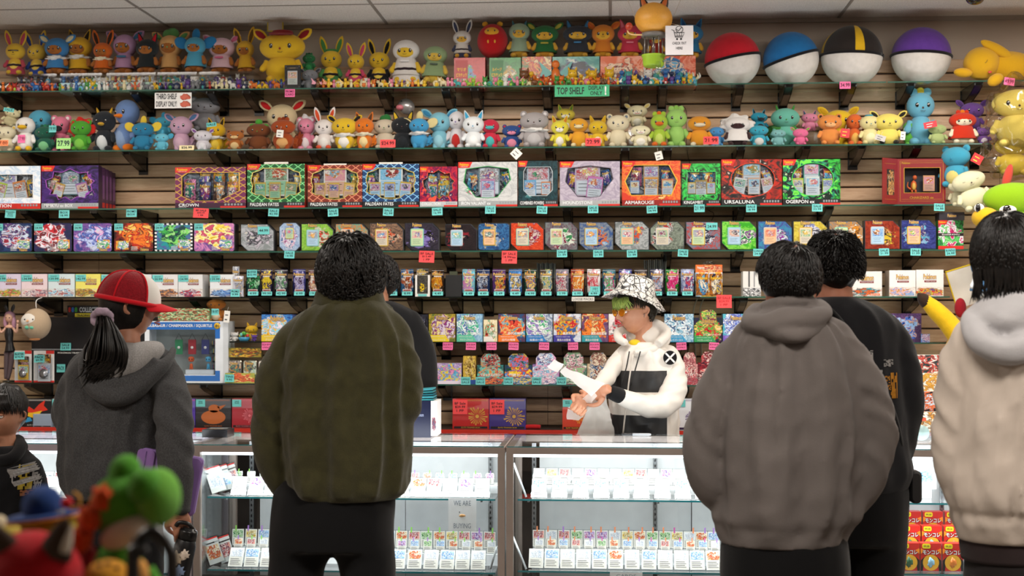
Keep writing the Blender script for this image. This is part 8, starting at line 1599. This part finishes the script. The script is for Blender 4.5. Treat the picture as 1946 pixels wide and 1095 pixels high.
m = MB(); hair_geo(m, HM, BLACKH, (.086, .106, .104), 1300, .062, 9, zmin=-.35, wave=.12, lift=.2, w=.0042, face=.25, tousle=.35); m.build('hair', p.r)
p.trousers([(1000, 1376, 1604, .28), (1030, 1370, 1612, .3), (1080, 1368, 1616, .31), (1110, 1370, 1614, .3)], [(1435, 1070, 66), (1432, 1160, 60), (1430, 1300, 48), (1428, 1420, 40), (1428, 1508, 37)], [(1550, 1070, 66), (1556, 1160, 60), (1562, 1300, 48), (1565, 1420, 40), (1566, 1508, 37)], fabric('#0b0b0d', 700, .3))
p = Person('person in a black sweatshirt with an orange back print and a diagonal strap', 1605, 4.95)
BKS = fabric('#141417', 600, .5, .8, 8)
m = MB(); loft(m, p.rows([(564, 1552, 1624, .15), (574, 1530, 1650, .19), (592, 1508, 1682, .23), (625, 1498, 1704, .26), (680, 1494, 1712, .28), (760, 1494, 1720, .30), (840, 1496, 1724, .31), (890, 1500, 1732, .31), (912, 1506, 1728, .30), (930, 1512, 1722, .29)]), BKS, amp=.010, seed=34)
p.sleeve(m, [(1640, 600, 24), (1684, 630, 32), (1710, 690, 36), (1718, 760, 36), (1712, 820, 34, .02), (1706, 872, 26, .09), (1700, 900, 22, .16)], BKS, .008, 3)
p.sleeve(m, [(1550, 604, 24), (1522, 635, 30), (1500, 690, 34), (1494, 760, 34), (1500, 830, 30, .04), (1510, 872, 25, .12)], BKS, .008, 5)
swt = m.build('sweatshirt', p.r, mods=RM(.01))
HM = T(*p.q(1584, 506)) @ RZ(math.radians(196)); p.body(SK2, HM, [(1584, 530, 34), (1584, 590, 40)], torso=[(610, 1540, 1650, .14), (760, 1530, 1680, .18), (900, 1530, 1690, .18)], v=.012)
m = MB(); hair_geo(m, HM, BLACKH, (.086, .104, .108), 1700, .034, 19, zmin=-.45, wave=.05, lift=.6, w=.003, face=.25, flow=(0, 0, .3), tousle=.35); m.build('hair', p.r)
m = MB(); P = [p.q(1570, 578, -.10), p.q(1600, 610, -.145), p.q(1636, 665, -.165), p.q(1672, 725, -.165), p.q(1702, 790, -.14), p.q(1716, 850, -.09)]; m.tube(P, .010, fabric('#08080a', 900, .3), 8, flat=.35, sub=5); m.build('shoulder_strap', p.r)
og, wh_ = fabric('#a8701c', 300, .6, .5, 60), fabric('#8d8a88', 300, .6, .5, 60)
def dq(px, py): return p.q(px, py, -.25)
m = MB()
def patch(m, x0, x1, y0, y1, mat, seed):
 vs = []; fs = []; n = 8
 for j in range(n + 1):
  for i in range(n + 1): vs.append(tuple(dq(x0 + (x1 - x0) * i / n, y0 + (y1 - y0) * j / n)))
 for j in range(n):
  for i in range(n):
   if noise.noise(Vector((i * .55 + seed, j * .55, seed))) > -.12: a = j * (n + 1) + i; fs.append((a, a + 1, a + n + 2, a + n + 1))
 m.add(vs, fs, mat)
for i, c in enumerate(((1650, 1672, 668, 684, wh_), (1693, 1714, 686, 700, wh_), (1684, 1706, 718, 732, og), (1690, 1708, 734, 746, og), (1708, 1722, 712, 762, og), (1678, 1692, 722, 734, og), (1672, 1690, 706, 712, wh_))): patch(m, *c, i * 3.1)
for i in range(6):
 for j in range(3):
  if (i + j) % 2: a, b = 1702 + i * 4.2, 816 + j * 4.6; m.add([tuple(dq(x, y)) for x, y in ((a, b), (a + 4.2, b), (a + 4.2, b + 4.6), (a, b + 4.6))], [(0, 1, 2, 3)], wh_)
a, b = dq(1708, 793), dq(1712, 806)
m.text('er', a.x, a.z, .034, .020, wh_, a.y, .03); m.text('I N', b.x, b.z, .03, .010, wh_, a.y, .02); decal(p.r, swt, m, 'back_print')
p.trousers([(905, 1512, 1722, .26), (935, 1508, 1728, .28), (1000, 1506, 1726, .3), (1030, 1508, 1722, .29)], [(1562, 1000, 58), (1560, 1090, 54), (1558, 1230, 42), (1556, 1340, 36), (1556, 1425, 33)], [(1668, 1000, 58), (1666, 1090, 52), (1664, 1230, 42), (1664, 1340, 36), (1664, 1425, 33)], fabric('#0a0a0c', 700, .3))
m = MB(); m.bevbox(-.02, .02, -.03, .03, -.06, .05, .015, plain('#0a0a0c', .5), M=T(*p.q(1738, 922, -.02))); m.build('hip_pouch', p.r)
p = Person('person with chin-length black hair in a pale beige hooded jacket', 1925, 4.1)
BG = fabric('#bfb2a6', 700, .35, .9, 6, rough=.7); HG = fabric('#b0aeb0', 480, .7, .88, 16)
m = MB(); loft(m, p.rows([(585, 1872, 1990, .18), (602, 1850, 2012, .21), (630, 1832, 2030, .25), (680, 1818, 2046, .28), (760, 1812, 2050, .30), (860, 1806, 2054, .31), (925, 1800, 2052, .31), (958, 1808, 2044, .29), (968, 1816, 2038, .27), (980, 1816, 2038, .27), (1000, 1817, 2036, .27), (1024, 1820, 2034, .265)]), BG, amp=.022, seed=44, kx=3, kz=2.2)
p.sleeve(m, [(1884, 610, 26), (1854, 640, 40), (1828, 700, 45), (1820, 780, 46), (1818, 860, 45), (1822, 910, 40), (1842, 948, 30, .06)], BG, .013, 3)
p.sleeve(m, [(1980, 610, 26), (2008, 640, 42), (2035, 700, 44), (2045, 790, 44), (2045, 870, 40), (2030, 930, 32, .06)], BG, .02, 5)
m.build('jacket', p.r, mods=RM(.008))
m = MB(); P, R = p.path([(1868, 590, 20, .05), (1846, 612, 20, -.06), (1866, 648, 24, -.13), (1915, 668, 27, -.155), (1965, 655, 26, -.14), (1995, 625, 22, -.09), (1990, 590, 20, .05)]); m.tube(P, R, HG, 16, sub=8, fold=sleeve_fold(.007, 5)); P, R = p.path([(1862, 588, 16, .0), (1880, 600, 18, -.09), (1925, 610, 22, -.12), (1975, 600, 20, -.09)]); m.tube(P, R, HG, 14, sub=6, fold=sleeve_fold(.005, 3)); m.ell(tuple(p.q(1925, 608, -.03)), (.125, .125, .085), HG); m.ell(tuple(p.q(1922, 588, -.03)), (.085, .10, .07), HG); m.build('hood', p.r, mods=RM(.008, 3))
HM = T(*p.q(1912, 486)) @ RZ(math.radians(165)); p.body(SK2, HM, [(1915, 540, 34), (1920, 600, 40)], torso=[(640, 1870, 1990, .16), (760, 1850, 2010, .2), (960, 1850, 2005, .2)], v=.012)
m = MB(); hair_geo(m, HM, BLACKH, (.090, .106, .114), 1500, .10, 29, zmin=-.7, wave=.10, lift=.15, w=.0048, face=.3, tousle=.22)
for i in range(240):
 a = R_.uniform(-.5, 3.64); v = Vector((math.cos(a) * .088, math.sin(a) * .104 + .006, -.03)); m.tube([HM @ (v + Vector((0, 0, .06))), HM @ v, HM @ (v * .97 + Vector((0, 0, -.05))), HM @ (v * R_.uniform(.86, 1.0) + Vector((R_.uniform(-.012, .012), 0, R_.uniform(-.11, -.07))))], [.004, .005, .004, .0006], BLACKH, 5, sub=2, flat=.6)
m.build('hair', p.r)
m = MB(); loft(m, p.rows([(990, 1828, 2026, .23), (1024, 1824, 2030, .25), (1062, 1828, 2028, .25)]), fabric('#2a2020', 500, .4), sub=4); m.build('shirt_hem', p.r)
p.trousers([(1040, 1834, 2022, .22), (1070, 1834, 2024, .25), (1120, 1834, 2022, .26)], [(1882, 1090, 52), (1880, 1200, 50), (1876, 1380, 42), (1874, 1500, 37), (1874, 1585, 34)], [(1975, 1090, 52), (1978, 1200, 50), (1980, 1380, 42), (1982, 1500, 37), (1982, 1585, 34)], fabric('#1a1616', 600, .4))
p = Person('child with straight black fringe in a black hoodie with a yellow and white print', 5, 5.25); p.face = -1
KB = fabric('#101013', 520, .5); SKC = skinm('#b07c60')
m = MB(); loft(m, p.rows([(846, -25, 38, .13), (862, -40, 56, .16), (885, -58, 74, .19), (920, -62, 76, .21), (970, -60, 74, .22), (1040, -58, 72, .22), (1080, -56, 70, .22)]), KB, amp=.008, seed=54)
for sx, nm in ((1, 3), (-1, 4)):
 p.sleeve(m, [(5 + sx * 52, 890, 23), (5 + sx * 64, 940, 24, -.02), (5 + sx * 66, 1000, 22, -.06), (5 + sx * 50, 1050, 18, -.14)], KB, .006, nm)
hd = m.build('hoodie', p.r, mods=RM(.009))
m = MB(); P, R = p.path([(-30, 848, 11, .06), (-36, 862, 12, -.02), (-10, 876, 12, -.075), (22, 872, 12, -.075), (38, 852, 12, -.02), (34, 836, 12, .06)]); m.tube(P, R, KB, 14, sub=6); m.ell(tuple(p.q(5, 850, .07)), (.10, .06, .05), KB); m.build('hood', p.r, mods=RM(.008, 3))
HM = T(*p.q(7, 790)) @ RZ(math.radians(-7)) @ RX(.03); hq = [p.q(5 + sx * 46, 1062, -.18) for sx in (1, -1)]
p.body(SKC, HM, [(3, 820, 24), (5, 870, 26)], [(T(*hq[0]) @ RX(-.9), dict(curl=(.5, .5, .5, .5), s=.72, mir=-1)), (T(*hq[1]) @ RX(-.9), dict(curl=(.5, .5, .5, .5), s=.72, mir=1))], torso=[(880, -40, 50, .12), (1060, -40, 50, .14)], v=.0042, hs=.88)
face_parts(p.r, HM, '#0d0908', .88, skin=SKC, lid=.35, lips='#984f4a', brow=False)
m = MB(); hair_geo(m, HM, BLACKH, (.074, .090, .104), 900, .06, 39, zmin=-.05, wave=.03, lift=.04, w=.0036, face=.0, tousle=.12, back=.022)
for i in range(170): a = R_.uniform(-1, 1); m.tube([HM @ Vector((a * .05, -.055, .088)), HM @ Vector((a * .064, -.086 + .02 * a * a, .058)), HM @ Vector((a * .070, -.092 + .03 * a * a, .028 + R_.uniform(-.006, .012)))], [.003, .0038, .0006], BLACKH, 5, sub=3, flat=.6)
m.build('hair', p.r)
m = MB(); yl_ = fabric('#b09a3a', 300, .5, .6, 50)
def dq(px, py): return p.q(px, py, -.3)
patch(m, -14, 10, 896, 945, yl_, 2.0); patch(m, 8, 30, 892, 925, wh_, 5.0); patch(m, 12, 24, 925, 952, wh_, 8.0); patch(m, -10, 22, 946, 958, fabric('#8a5a3a', 300, .5), 11.0); decal(p.r, hd, m, 'front_print')
p.trousers([(1065, -46, 60, .18), (1085, -50, 62, .2), (1130, -50, 62, .2)], [(-20, 1115, 27), (-20, 1200, 25), (-20, 1290, 22), (-20, 1362, 20)], [(32, 1115, 27), (32, 1200, 25), (32, 1290, 22), (32, 1362, 20)], fabric('#1b1b20', 500, .4))
p = Person('person in a black t-shirt and neck chain hidden behind the olive fleece', 716, 7.08); p.face = -1
TS = fabric('#0e0e10', 700, .4)
m = MB(); loft(m, p.rows([(572, 690, 745, .14), (582, 668, 768, .18), (600, 640, 792, .21), (640, 634, 798, .23), (720, 636, 795, .24), (830, 638, 792, .24), (880, 640, 790, .23)]), TS, amp=.008, seed=64)
p.sleeve(m, [(778, 612, 24), (796, 660, 28), (803, 705, 28, -.03), (804, 732, 28, -.05)], TS, .005, 3); p.sleeve(m, [(655, 612, 24), (640, 660, 28), (630, 720, 28, -.04)], TS, .005, 5)
m.build('t_shirt', p.r, mods=RM(.01))
HM = T(*p.q(716, 532)) @ RZ(math.radians(-38)); hq = [p.q(775, 790, -.30), p.q(650, 790, -.3)]
p.body(SKC, HM, [(716, 560, 22), (717, 600, 24)], [(T(*hq[0]) @ RX(-1.2), dict(curl=(.5, .5, .6, .6), mir=-1)), (T(*hq[1]) @ RX(-1.2), dict(curl=(.5, .5, .6, .6)))], [[(802, 728, 16, -.05), (800, 752, 15, -.1), (778, 785, 11, -.28)], [(632, 715, 16, -.04), (632, 745, 15, -.1), (650, 785, 11, -.28)]], torso=[(620, 670, 765, .14), (850, 665, 765, .15)], v=.01)
face_parts(p.r, HM, '#0d0908', skin=SKC)
m = MB(); hair_geo(m, HM, BLACKH, (.090, .108, .118), 900, .055, 49, zmin=-.3, wave=.5, lift=.35, w=.005, face=.1, tousle=.4, back=.02); m.build('hair', p.r)
m = MB();
for i in range(18): a = math.tau * i / 18; m.ell(tuple(p.q(717 + 21 * math.cos(a), 578 + 6 * math.sin(a), -.055 * math.sin(a))), (.004,) * 3, CHR, 8, 6)
m.build('neck_chain', p.r)
p.trousers([(870, 645, 786, .2), (900, 648, 784, .22), (950, 650, 782, .22)], [(684, 940, 28), (684, 1050, 24), (684, 1160, 20)], [(748, 940, 28), (748, 1050, 24), (748, 1160, 20)], fabric('#15151a', 500, .4))
p = Person('person in a comic-print bucket hat and white windbreaker unfolding a plastic bag', 1228, 7.08); p.face = -1
def bandm():
 t = NT('windbreaker_nylon'); tc = t.n('ShaderNodeTexCoord'); sp = t.n('ShaderNodeSeparateXYZ'); t.l(tc.outputs['Object'], sp.inputs[0]); z = sp.outputs[2]
 za, zb, zc = p.q(1200, 703).z, p.q(1200, 743).z, p.q(1200, 786).z
 b1 = t.math('MULTIPLY', t.math('LESS_THAN', z, za), t.math('GREATER_THAN', z, zb)); b2 = t.math('LESS_THAN', z, zc); xr = t.math('LESS_THAN', sp.outputs[0], p.q(1266, 700).x)
 n = t.noise(t.coord(), 9, 3); w = t.ramp(n, [(.3, '#c9c2ba'), (.7, '#d9d4cd')])
 t.l(t.mix(t.math('MULTIPLY', t.math('MAXIMUM', b1, b2), xr), w, '#121214'), t.b.inputs['Base Color']); t.b.inputs['Roughness'].default_value = .5; t.b.inputs['Sheen Weight'].default_value = .1; t.bump(t.noise(t.coord(), 700, 2), .2, .001); return t.m
WN = bandm(); WH = fabric('#d6d0c8', 800, .25, .93, 7, rough=.55); BC = fabric('#111113', 600, .5)
m = MB(); loft(m, p.rows([(650, 1190, 1240, .15), (662, 1178, 1262, .19), (680, 1168, 1278, .22), (710, 1160, 1284, .24), (760, 1160, 1284, .25), (810, 1164, 1286, .25), (860, 1166, 1286, .25), (900, 1168, 1284, .24)]), WN, amp=.022, seed=71, kx=2.4, kz=2.4); jk = m.build('windbreaker', p.r, mods=RM(.008, 3))
m = MB(); p.sleeve(m, [(1270, 676, 21), (1281, 705, 22, -.03), (1280, 740, 23, -.09), (1262, 768, 22, -.16), (1232, 772, 19, -.22), (1200, 762, 17, -.27), (1180, 754, 15, -.30)], WH, .015, 3, 26); m.build('sleeve', p.r, mods=RM(.007, 1))
m = MB(); p.sleeve(m, [(1184, 678, 18), (1166, 700, 17, -.08), (1150, 722, 15, -.17), (1132, 742, 13, -.26)], WH, .010, 5); m.build('sleeve', p.r, mods=RM(.007, 1))
m = MB(); m.tube([p.q(1181, 754, -.30), p.q(1172, 750, -.315), p.q(1158, 745, -.33)], [.036, .037, .031], BC, 22, sub=3); m.build('cuff', p.r)
m = MB(); m.tube([p.q(1131, 743, -.265), p.q(1122, 748, -.29)], [.030, .028], BC, 18); m.build('cuff', p.r)
m = MB(); P, R = p.path([(1190, 652, 7, -.10), (1176, 644, 8, -.06), (1178, 628, 9, .0), (1205, 620, 11, .07), (1240, 624, 12, .09), (1262, 640, 12, .06), (1256, 656, 10, -.02), (1228, 668, 8, -.09), (1205, 672, 7, -.12)]); m.tube(P, R, WH, 14, sub=7, fold=sleeve_fold(.005, 3)); P, R = p.path([(1200, 640, 12, .07), (1235, 640, 18, .10), (1262, 645, 12, .06)]); m.tube(P, R, WH, 14, sub=5, fold=sleeve_fold(.006, 8)); P, R = p.path([(1222, 618, 9, .06), (1246, 616, 10, .03), (1266, 634, 11, -.01), (1250, 654, 9, -.07)]); m.tube(P, R, WH, 12, sub=5); m.ell(tuple(p.q(1229, 644, .04)), (.105, .080, .072), WH); m.build('hood', p.r, mods=RM(.007, 2))
m = MB(); m.ell(tuple(p.q(1206, 655, -.03)), (.034, .055, .026), fabric('#d8b81c', 600, .3)); m.build('yellow_shirt', p.r)
for a, b, c in (((1196, 668), (1190, 700), (1180, 730)), ((1217, 668), (1208, 700), (1199, 733))): m = MB(); m.tube([p.q(*a, -.135), p.q(*b, -.155), p.q(*c, -.155)], .0032, plain('#101012', .6), 8); m.build('drawstring', p.r)
m = MB(); m.tube([p.q(1203, 674, -.13), p.q(1196, 720, -.15), p.q(1190, 770, -.15), p.q(1184, 826, -.14)], .004, plain('#cfc9c0', .4), 6, sub=4); m.build('zip', p.r)
HM = T(*p.q(1206, 590)) @ RZ(math.radians(-55)) @ RX(math.radians(7)); SKK = skinm('#c08a6c')
hL = p.q(1150, 741, -.34); hR = p.q(1110, 755, -.31)
ML = T(*hL) @ RZ(math.radians(-20)) @ RY(math.radians(72)) @ RX(.25); MR = T(*hR) @ RZ(math.radians(15)) @ RY(math.radians(40)) @ RX(-.5)
p.body(SKK, HM, [(1221, 604, 19, .03), (1220, 655, 24, .02)], [(ML, dict(curl=(.75, .8, .85, .9), thumb=.6, s=.95, mir=1)), (MR, dict(curl=(.8, .85, .9, .95), thumb=.5, s=.92, mir=-1))], torso=[(690, 1190, 1262, .15), (860, 1190, 1260, .16)], v=.0034)
face_parts(p.r, HM, '#17100c', skin=SKK, lid=.9, lips='#9a4a44')
GHs = hairm('#17120c', '#2c2414'); GGr = hairm('#6f8a3a', '#a8b45a')
m = MB(); hair_geo(m, HM, GHs, (.084, .104, .112), 900, .06, 59, zmin=-.6, wave=.05, lift=.05, w=.0045, face=-.25, tousle=.1, back=.028); m.build('hair', p.r)
m = MB()
for i in range(110): a = R_.uniform(-.9, 1.0); s_ = R_.uniform(-.01, .01); m.tube([HM @ Vector((a * .062, -.075, .075)), HM @ Vector((a * .074, -.106 + .03 * a * a, .052 + s_)), HM @ Vector((a * .084 + s_, -.108 + .05 * a * a, .022 + s_ * 1.4))], [.003, .0036, .0006], GGr, 5, sub=3, flat=.6)
m.build('green_fringe', p.r)
HT = HM @ T(0, .014, .078) @ RX(math.radians(-20)); mg = pattern('manga', '#d8d5d0', '#1c1c20')
m = MB(); m.lathe([(0, .092), (.045, .091), (.070, .083), (.080, .066), (.088, .02), (.096, .0), (.100, -.004)], mg, 40, M=HT @ Matrix.Scale(1.16, 4, (0, 1, 0))); m.build('hat_crown', p.r)
m = MB(); vs = []; fs = []
for j in range(6):
 v = j / 5
 for i in range(48): a = math.tau * i / 48; rr = .096 + .055 * v; vs.append((rr * math.cos(a), rr * 1.14 * math.sin(a), .002 - .046 * v - .010 * v * math.sin(a * 3 + 1) - .02 * v * (math.sin(a) > .2)))
for j in range(5):
 for i in range(48): i2 = (i + 1) % 48; fs.append((j * 48 + i, j * 48 + i2, (j + 1) * 48 + i2, (j + 1) * 48 + i))
m.add(vs, fs, mg, True, None, HT); m.build('hat_brim', p.r, mods=[('SOLIDIFY', dict(thickness=.003)), ('SMOOTH', dict(iterations=4, factor=.5))])
wire = plain('#c8a050', .25, .9, name='gold_wire'); tint = glassm('orange_lens', '#f2a02c', .6, .05, 1.3, .62)
for s_ in (-1, 1):
 o = [(s_ * (.006 + .046 * u), v) for u, v in ((.05, .5), (.2, .9), (.8, .98), (1, .7), (.9, .25), (.6, 0), (.3, .05), (.1, .25))]; pts = [Vector((x, -.104 + .35 * (abs(x) - .006) ** 1.3, -.018 + .038 * z)) for x, z in o]
 m = MB(); m.tube([HM @ v for v in pts + pts[:1]], .0013, wire, 6, sub=3); m.tube([HM @ Vector((s_ * .052, -.094, .012)), HM @ Vector((s_ * .074, -.05, .012)), HM @ Vector((s_ * .080, .01, .006))], .0012, wire, 6); m.build('glasses_frame', p.r); m = MB(); m.add([tuple(HM @ v) for v in pts], [tuple(range(8))], tint); m.build('lens', p.r)
m = MB(); m.tube([HM @ Vector((-.008, -.106, .012)), HM @ Vector((.008, -.106, .012))], .0013, wire, 6); m.build('glasses_bridge', p.r)
m = MB();
for dz in (-.028, -.018): m.tube([HM @ Vector((.082 + .004 * math.cos(a), -.004 + .005 * math.sin(a) * .4, dz + .005 * math.sin(a))) for a in [math.tau * k / 10 for k in range(11)]], .0009, CHR, 5, sub=1)
m.build('earring', p.r)
b = p.q(1273, 680, -.094); m = MB(); Mb = T(*b) @ RZ(math.radians(14)); ro = 14.5 * p.s
for rr, yy, mm in ((ro, 0, WH), (ro * .92, -.001, BC)): m.lathe([(0, 0), (rr, 0), (rr, .002), (0, .002)], mm, 32, M=Mb @ T(0, yy, 0) @ RX(math.pi / 2), smooth=False)
for a in (.785, -.785): m.box(-ro * .86, ro * .86, -.0045, -.003, -ro * .11, ro * .11, plain('#e4e0da', .6), M=Mb @ RY(a))
m.build('sleeve_badge', p.r)
p.trousers([(890, 1172, 1282, .2), (930, 1172, 1282, .22), (970, 1172, 1280, .22)], [(1200, 960, 22), (1200, 1060, 19), (1200, 1165, 16)], [(1254, 960, 22), (1254, 1060, 19), (1254, 1165, 16)], fabric('#1a1a1e', 500, .4))
film = glassm('thin_white_plastic', '#f4f1ec', .8, .2, 1.4, .30)
def sheet(m, pts, mat, n=10, k=10, crumple=.01, seed=0):
 """bilinear patch over four corners with crumples"""
 A, B, C_, D_ = [Vector(q) for q in pts]; vs = []; fs = []
 for j in range(k + 1):
  for i in range(n + 1):
   u, v = i / n, j / k; P = A * (1 - u) * (1 - v) + B * u * (1 - v) + C_ * u * v + D_ * (1 - u) * v; P = P + Vector((noise.noise(P * 22 + Vector((seed, 0, 0))), noise.noise(P * 16 + Vector((0, seed, 3))) * 2.2, noise.noise(P * 22 + Vector((5, 0, seed))))) * crumple; vs.append(tuple(P))
 for j in range(k):
  for i in range(n): a = j * (n + 1) + i; fs.append((a, a + 1, a + n + 2, a + n + 1))
 m.add(vs, fs, mat, True)
g = lambda x, y, d: W(x, y, 7.08 + d) - W(1130, 790, 6.78)
r = thing('plastic_bag', 'thin translucent white plastic bag hanging from the hands of the clerk', 'bag', W(1130, 790, 6.78))
m = MB(); sheet(m, [g(1128, 752, -.33), g(1152, 748, -.33), g(1171, 836, -.24), g(1090, 838, -.26)], film, 16, 20, .012, 1); sheet(m, [g(1128, 752, -.29), g(1150, 748, -.29), g(1170, 836, -.17), g(1092, 838, -.19)], film, 16, 20, .012, 4); m.build('bag_body', r)
m = MB(); sheet(m, [g(1124, 744, -.35), g(1134, 752, -.34), g(1110, 792, -.33), g(1078, 776, -.34)], film, 12, 14, .012, 7); sheet(m, [g(1078, 776, -.34), g(1110, 792, -.33), g(1098, 800, -.33), g(1078, 796, -.33)], film, 8, 8, .008, 9); m.build('bag_handle', r)
pf = glassm('thin_white_plastic', '#f6f3ef', .8, .2, 1.4, .06); g = lambda x, y, d: W(x, y, 7.08 + d) - W(1080, 715, 6.72)
r = thing('plastic_strip', "crumpled white plastic strip between the clerk's hands, curling at its end", 'bag', W(1080, 715, 6.72))
m = MB(); sheet(m, [g(1062, 706, -.36), g(1074, 698, -.37), g(1150, 730, -.37), g(1124, 754, -.36)], pf, 18, 10, .008, 3); m.build('strip', r); m = MB(); sheet(m, [g(1040, 698, -.36), g(1054, 682, -.38), g(1071, 692, -.38), g(1060, 708, -.36)], pf, 10, 8, .006, 6); m.build('curled_end', r)
Yf = 1.75; sf = MPP(200, Yf); zf = Z(1290, Yf, 200)
r = thing('display_stand', 'black-topped display stand carrying the blurred plush toys', 'display stand', (X(150, Yf), Yf + .02, 0)); bt = plain('#1c1c1f', .5)
m = MB(); m.box(-.30, .30, -.16, .2, zf - .03, zf, bt); m.build('top', r)
for sx in (-.27, .27):
 for sy in (-.13, .17): m = MB(); m.box(sx - .015, sx + .015, sy - .015, sy + .015, 0, zf - .03, bt); m.build('leg', r)
def fp(r, nm, sh, px, py, sx, sz, mat, dy=0, sy=None, rot=0): q = W(px, py, Yf + dy) - r.location; return part(nm, r, sh, mat, q, (sx * sf, (sy or min(sx, sz)) * sf, sz * sf), (0, rot, 0))
def fthing(nm, lab, px, dy=0): return thing(nm, lab, 'plush toy', (X(px, Yf + dy), Yf + dy, zf + .0005), group='blurred plush toys on the near stand')
r = fthing('green_frog_plush', 'blurred green frog-like plush with white cheek and an orange ruffle', 235); gr, og_, wp = plushm('#4f9a26'), plushm('#e0551a'), plushm('#d9cdbc')
fp(r, 'head', 'ball', 238, 958, 68, 60, gr, 0, 60, -.5); fp(r, 'muzzle', 'ball', 300, 945, 42, 54, plushm('#6aae3a'), -.01, 50); fp(r, 'eye_bump', 'ball', 238, 898, 30, 34, gr, 0, 30, .3); fp(r, 'eye_bump', 'ball', 275, 925, 32, 34, gr, -.03, 30, .3); fp(r, 'cheek', 'ball', 238, 1012, 50, 26, wp, -.028, 26, -.45)
for (a, b, c) in ((198, 948, 24), (172, 985, 24), (152, 1025, 24)): fp(r, 'ruffle', 'puff', a, b, c, c * .95, og_, -.03, 20, -.6)
fp(r, 'body', 'ball', 226, 1150, 60, 130, gr, .02, 50); [fp(r, 'foot', 'ball', 226 + q, 1268, 30, 22, plushm('#d8701c'), -.01, 34) for q in (-34, 34)]
for q in (-1, 1): fp(r, 'arm', 'limb', 226 + q * 50, 1085, 70, 70, gr, -.01, 60, -q * .5)
r = fthing('hatted_plush', 'blurred yellow plush in a wide royal blue hat with a red ball', 95, .06); bh = plushm('#123a7a'); yp = plushm('#c8a81e')
fp(r, 'head', 'ball', 92, 1000, 54, 36, yp, .06, 44); fp(r, 'hat_crown', 'ball', 82, 962, 40, 40, bh, .06, 38); m = MB(); c0 = W(85, 980, Yf + .06) - r.location; m.lathe([(0, -.002), (.046, -.004), (.048, 0), (.046, .003), (0, .003)], bh, 30, M=T(*c0) @ RY(-.12)); m.build('hat_brim', r); m = MB(); m.lathe([(.045, -.005), (.049, -.005), (.049, -.001), (.045, -.001)], plushm('#c07a2c'), 30, M=T(*c0) @ RY(-.12)); m.build('brim_trim', r)
fp(r, 'hat_ball', 'ball', 127, 956, 11, 11, plushm('#c81424'), .02); fp(r, 'body', 'ball', 95, 1160, 50, 140, yp, .06, 44); m = MB(); m.tube([W(138 + 14 * math.cos(a), 952 + 16 * math.sin(a), Yf + .04) - r.location for a in (-1.5, -.5, .5, 1.3, 2.2)], .0022, plushm('#c8903a'), 8); m.build('hat_loop', r)
r = fthing('red_plush', 'blurred bright red plush with grey-brown ears filling the lower corner', 70, -.10); rp, ge = plushm('#b80c1c'), plushm('#4a3a30')
fp(r, 'head', 'ball', 62, 1095, 90, 80, rp, -.10, 62); [fp(r, 'ear', 'point', a, 1060, 60, 74, ge, -.12, 26, b) for a, b in ((18, -.55), (104, .30))]; fp(r, 'inner_ear', 'point', 122, 1050, 18, 52, wp, -.125, 20, .3); fp(r, 'body', 'ball', 66, 1230, 70, 62, rp, -.10, 56)
fp(r, 'collar', 'puff', 150, 1060, 26, 34, plushm('#9a1420'), -.02, 26)
r = fthing('orange_plush', 'blurred small orange-yellow plush at the lower edge under the green one', 208, -.08); yo = plushm('#d8951e')
fp(r, 'head', 'ball', 205, 1110, 46, 44, yo, -.08, 42); fp(r, 'body', 'ball', 208, 1225, 40, 66, yo, -.08, 34); fp(r, 'ear', 'ball', 264, 1092, 18, 28, plushm('#e0a04a'), -.07); [fp(r, 'mark', 'ball', a, b, 5, 4, plushm('#4a2a14'), -.105) for a, b in ((190, 1075), (206, 1072), (222, 1080))]
r = fthing('cream_plush', 'blurred pale yellow plush peeking from behind the blue hat at the frame edge', 10, .12); fp(r, 'head', 'ball', 14, 1030, 48, 34, plushm('#c8b048'), .10, 34); fp(r, 'ear', 'ball', -2, 1000, 18, 22, plushm('#d8c8a8'), .10); fp(r, 'body', 'ball', 14, 1170, 46, 120, plushm('#c8b048'), .12, 36)
r = thing('basket_handle', 'blurred black arched handle in front of the green plush', 'handle', (X(285, Yf - .16), Yf - .16, zf)); m = MB(); P = [W(a, b, Yf - .16) - r.location for a, b in ((252, 1200), (252, 1090), (258, 1040), (290, 1010), (320, 1040), (328, 1090), (330, 1200))]; P[0].z = P[-1].z = 0.01
m.tube(P, .0075, plain('#0a0a0c', .3), 12, sub=6); m.build('arch', r); m = MB(); m.ell(tuple(W(262, 1048, Yf - .17) - r.location), (.013, .009, .009), plain('#0a0a0c', .35)); m.build('clasp', r)
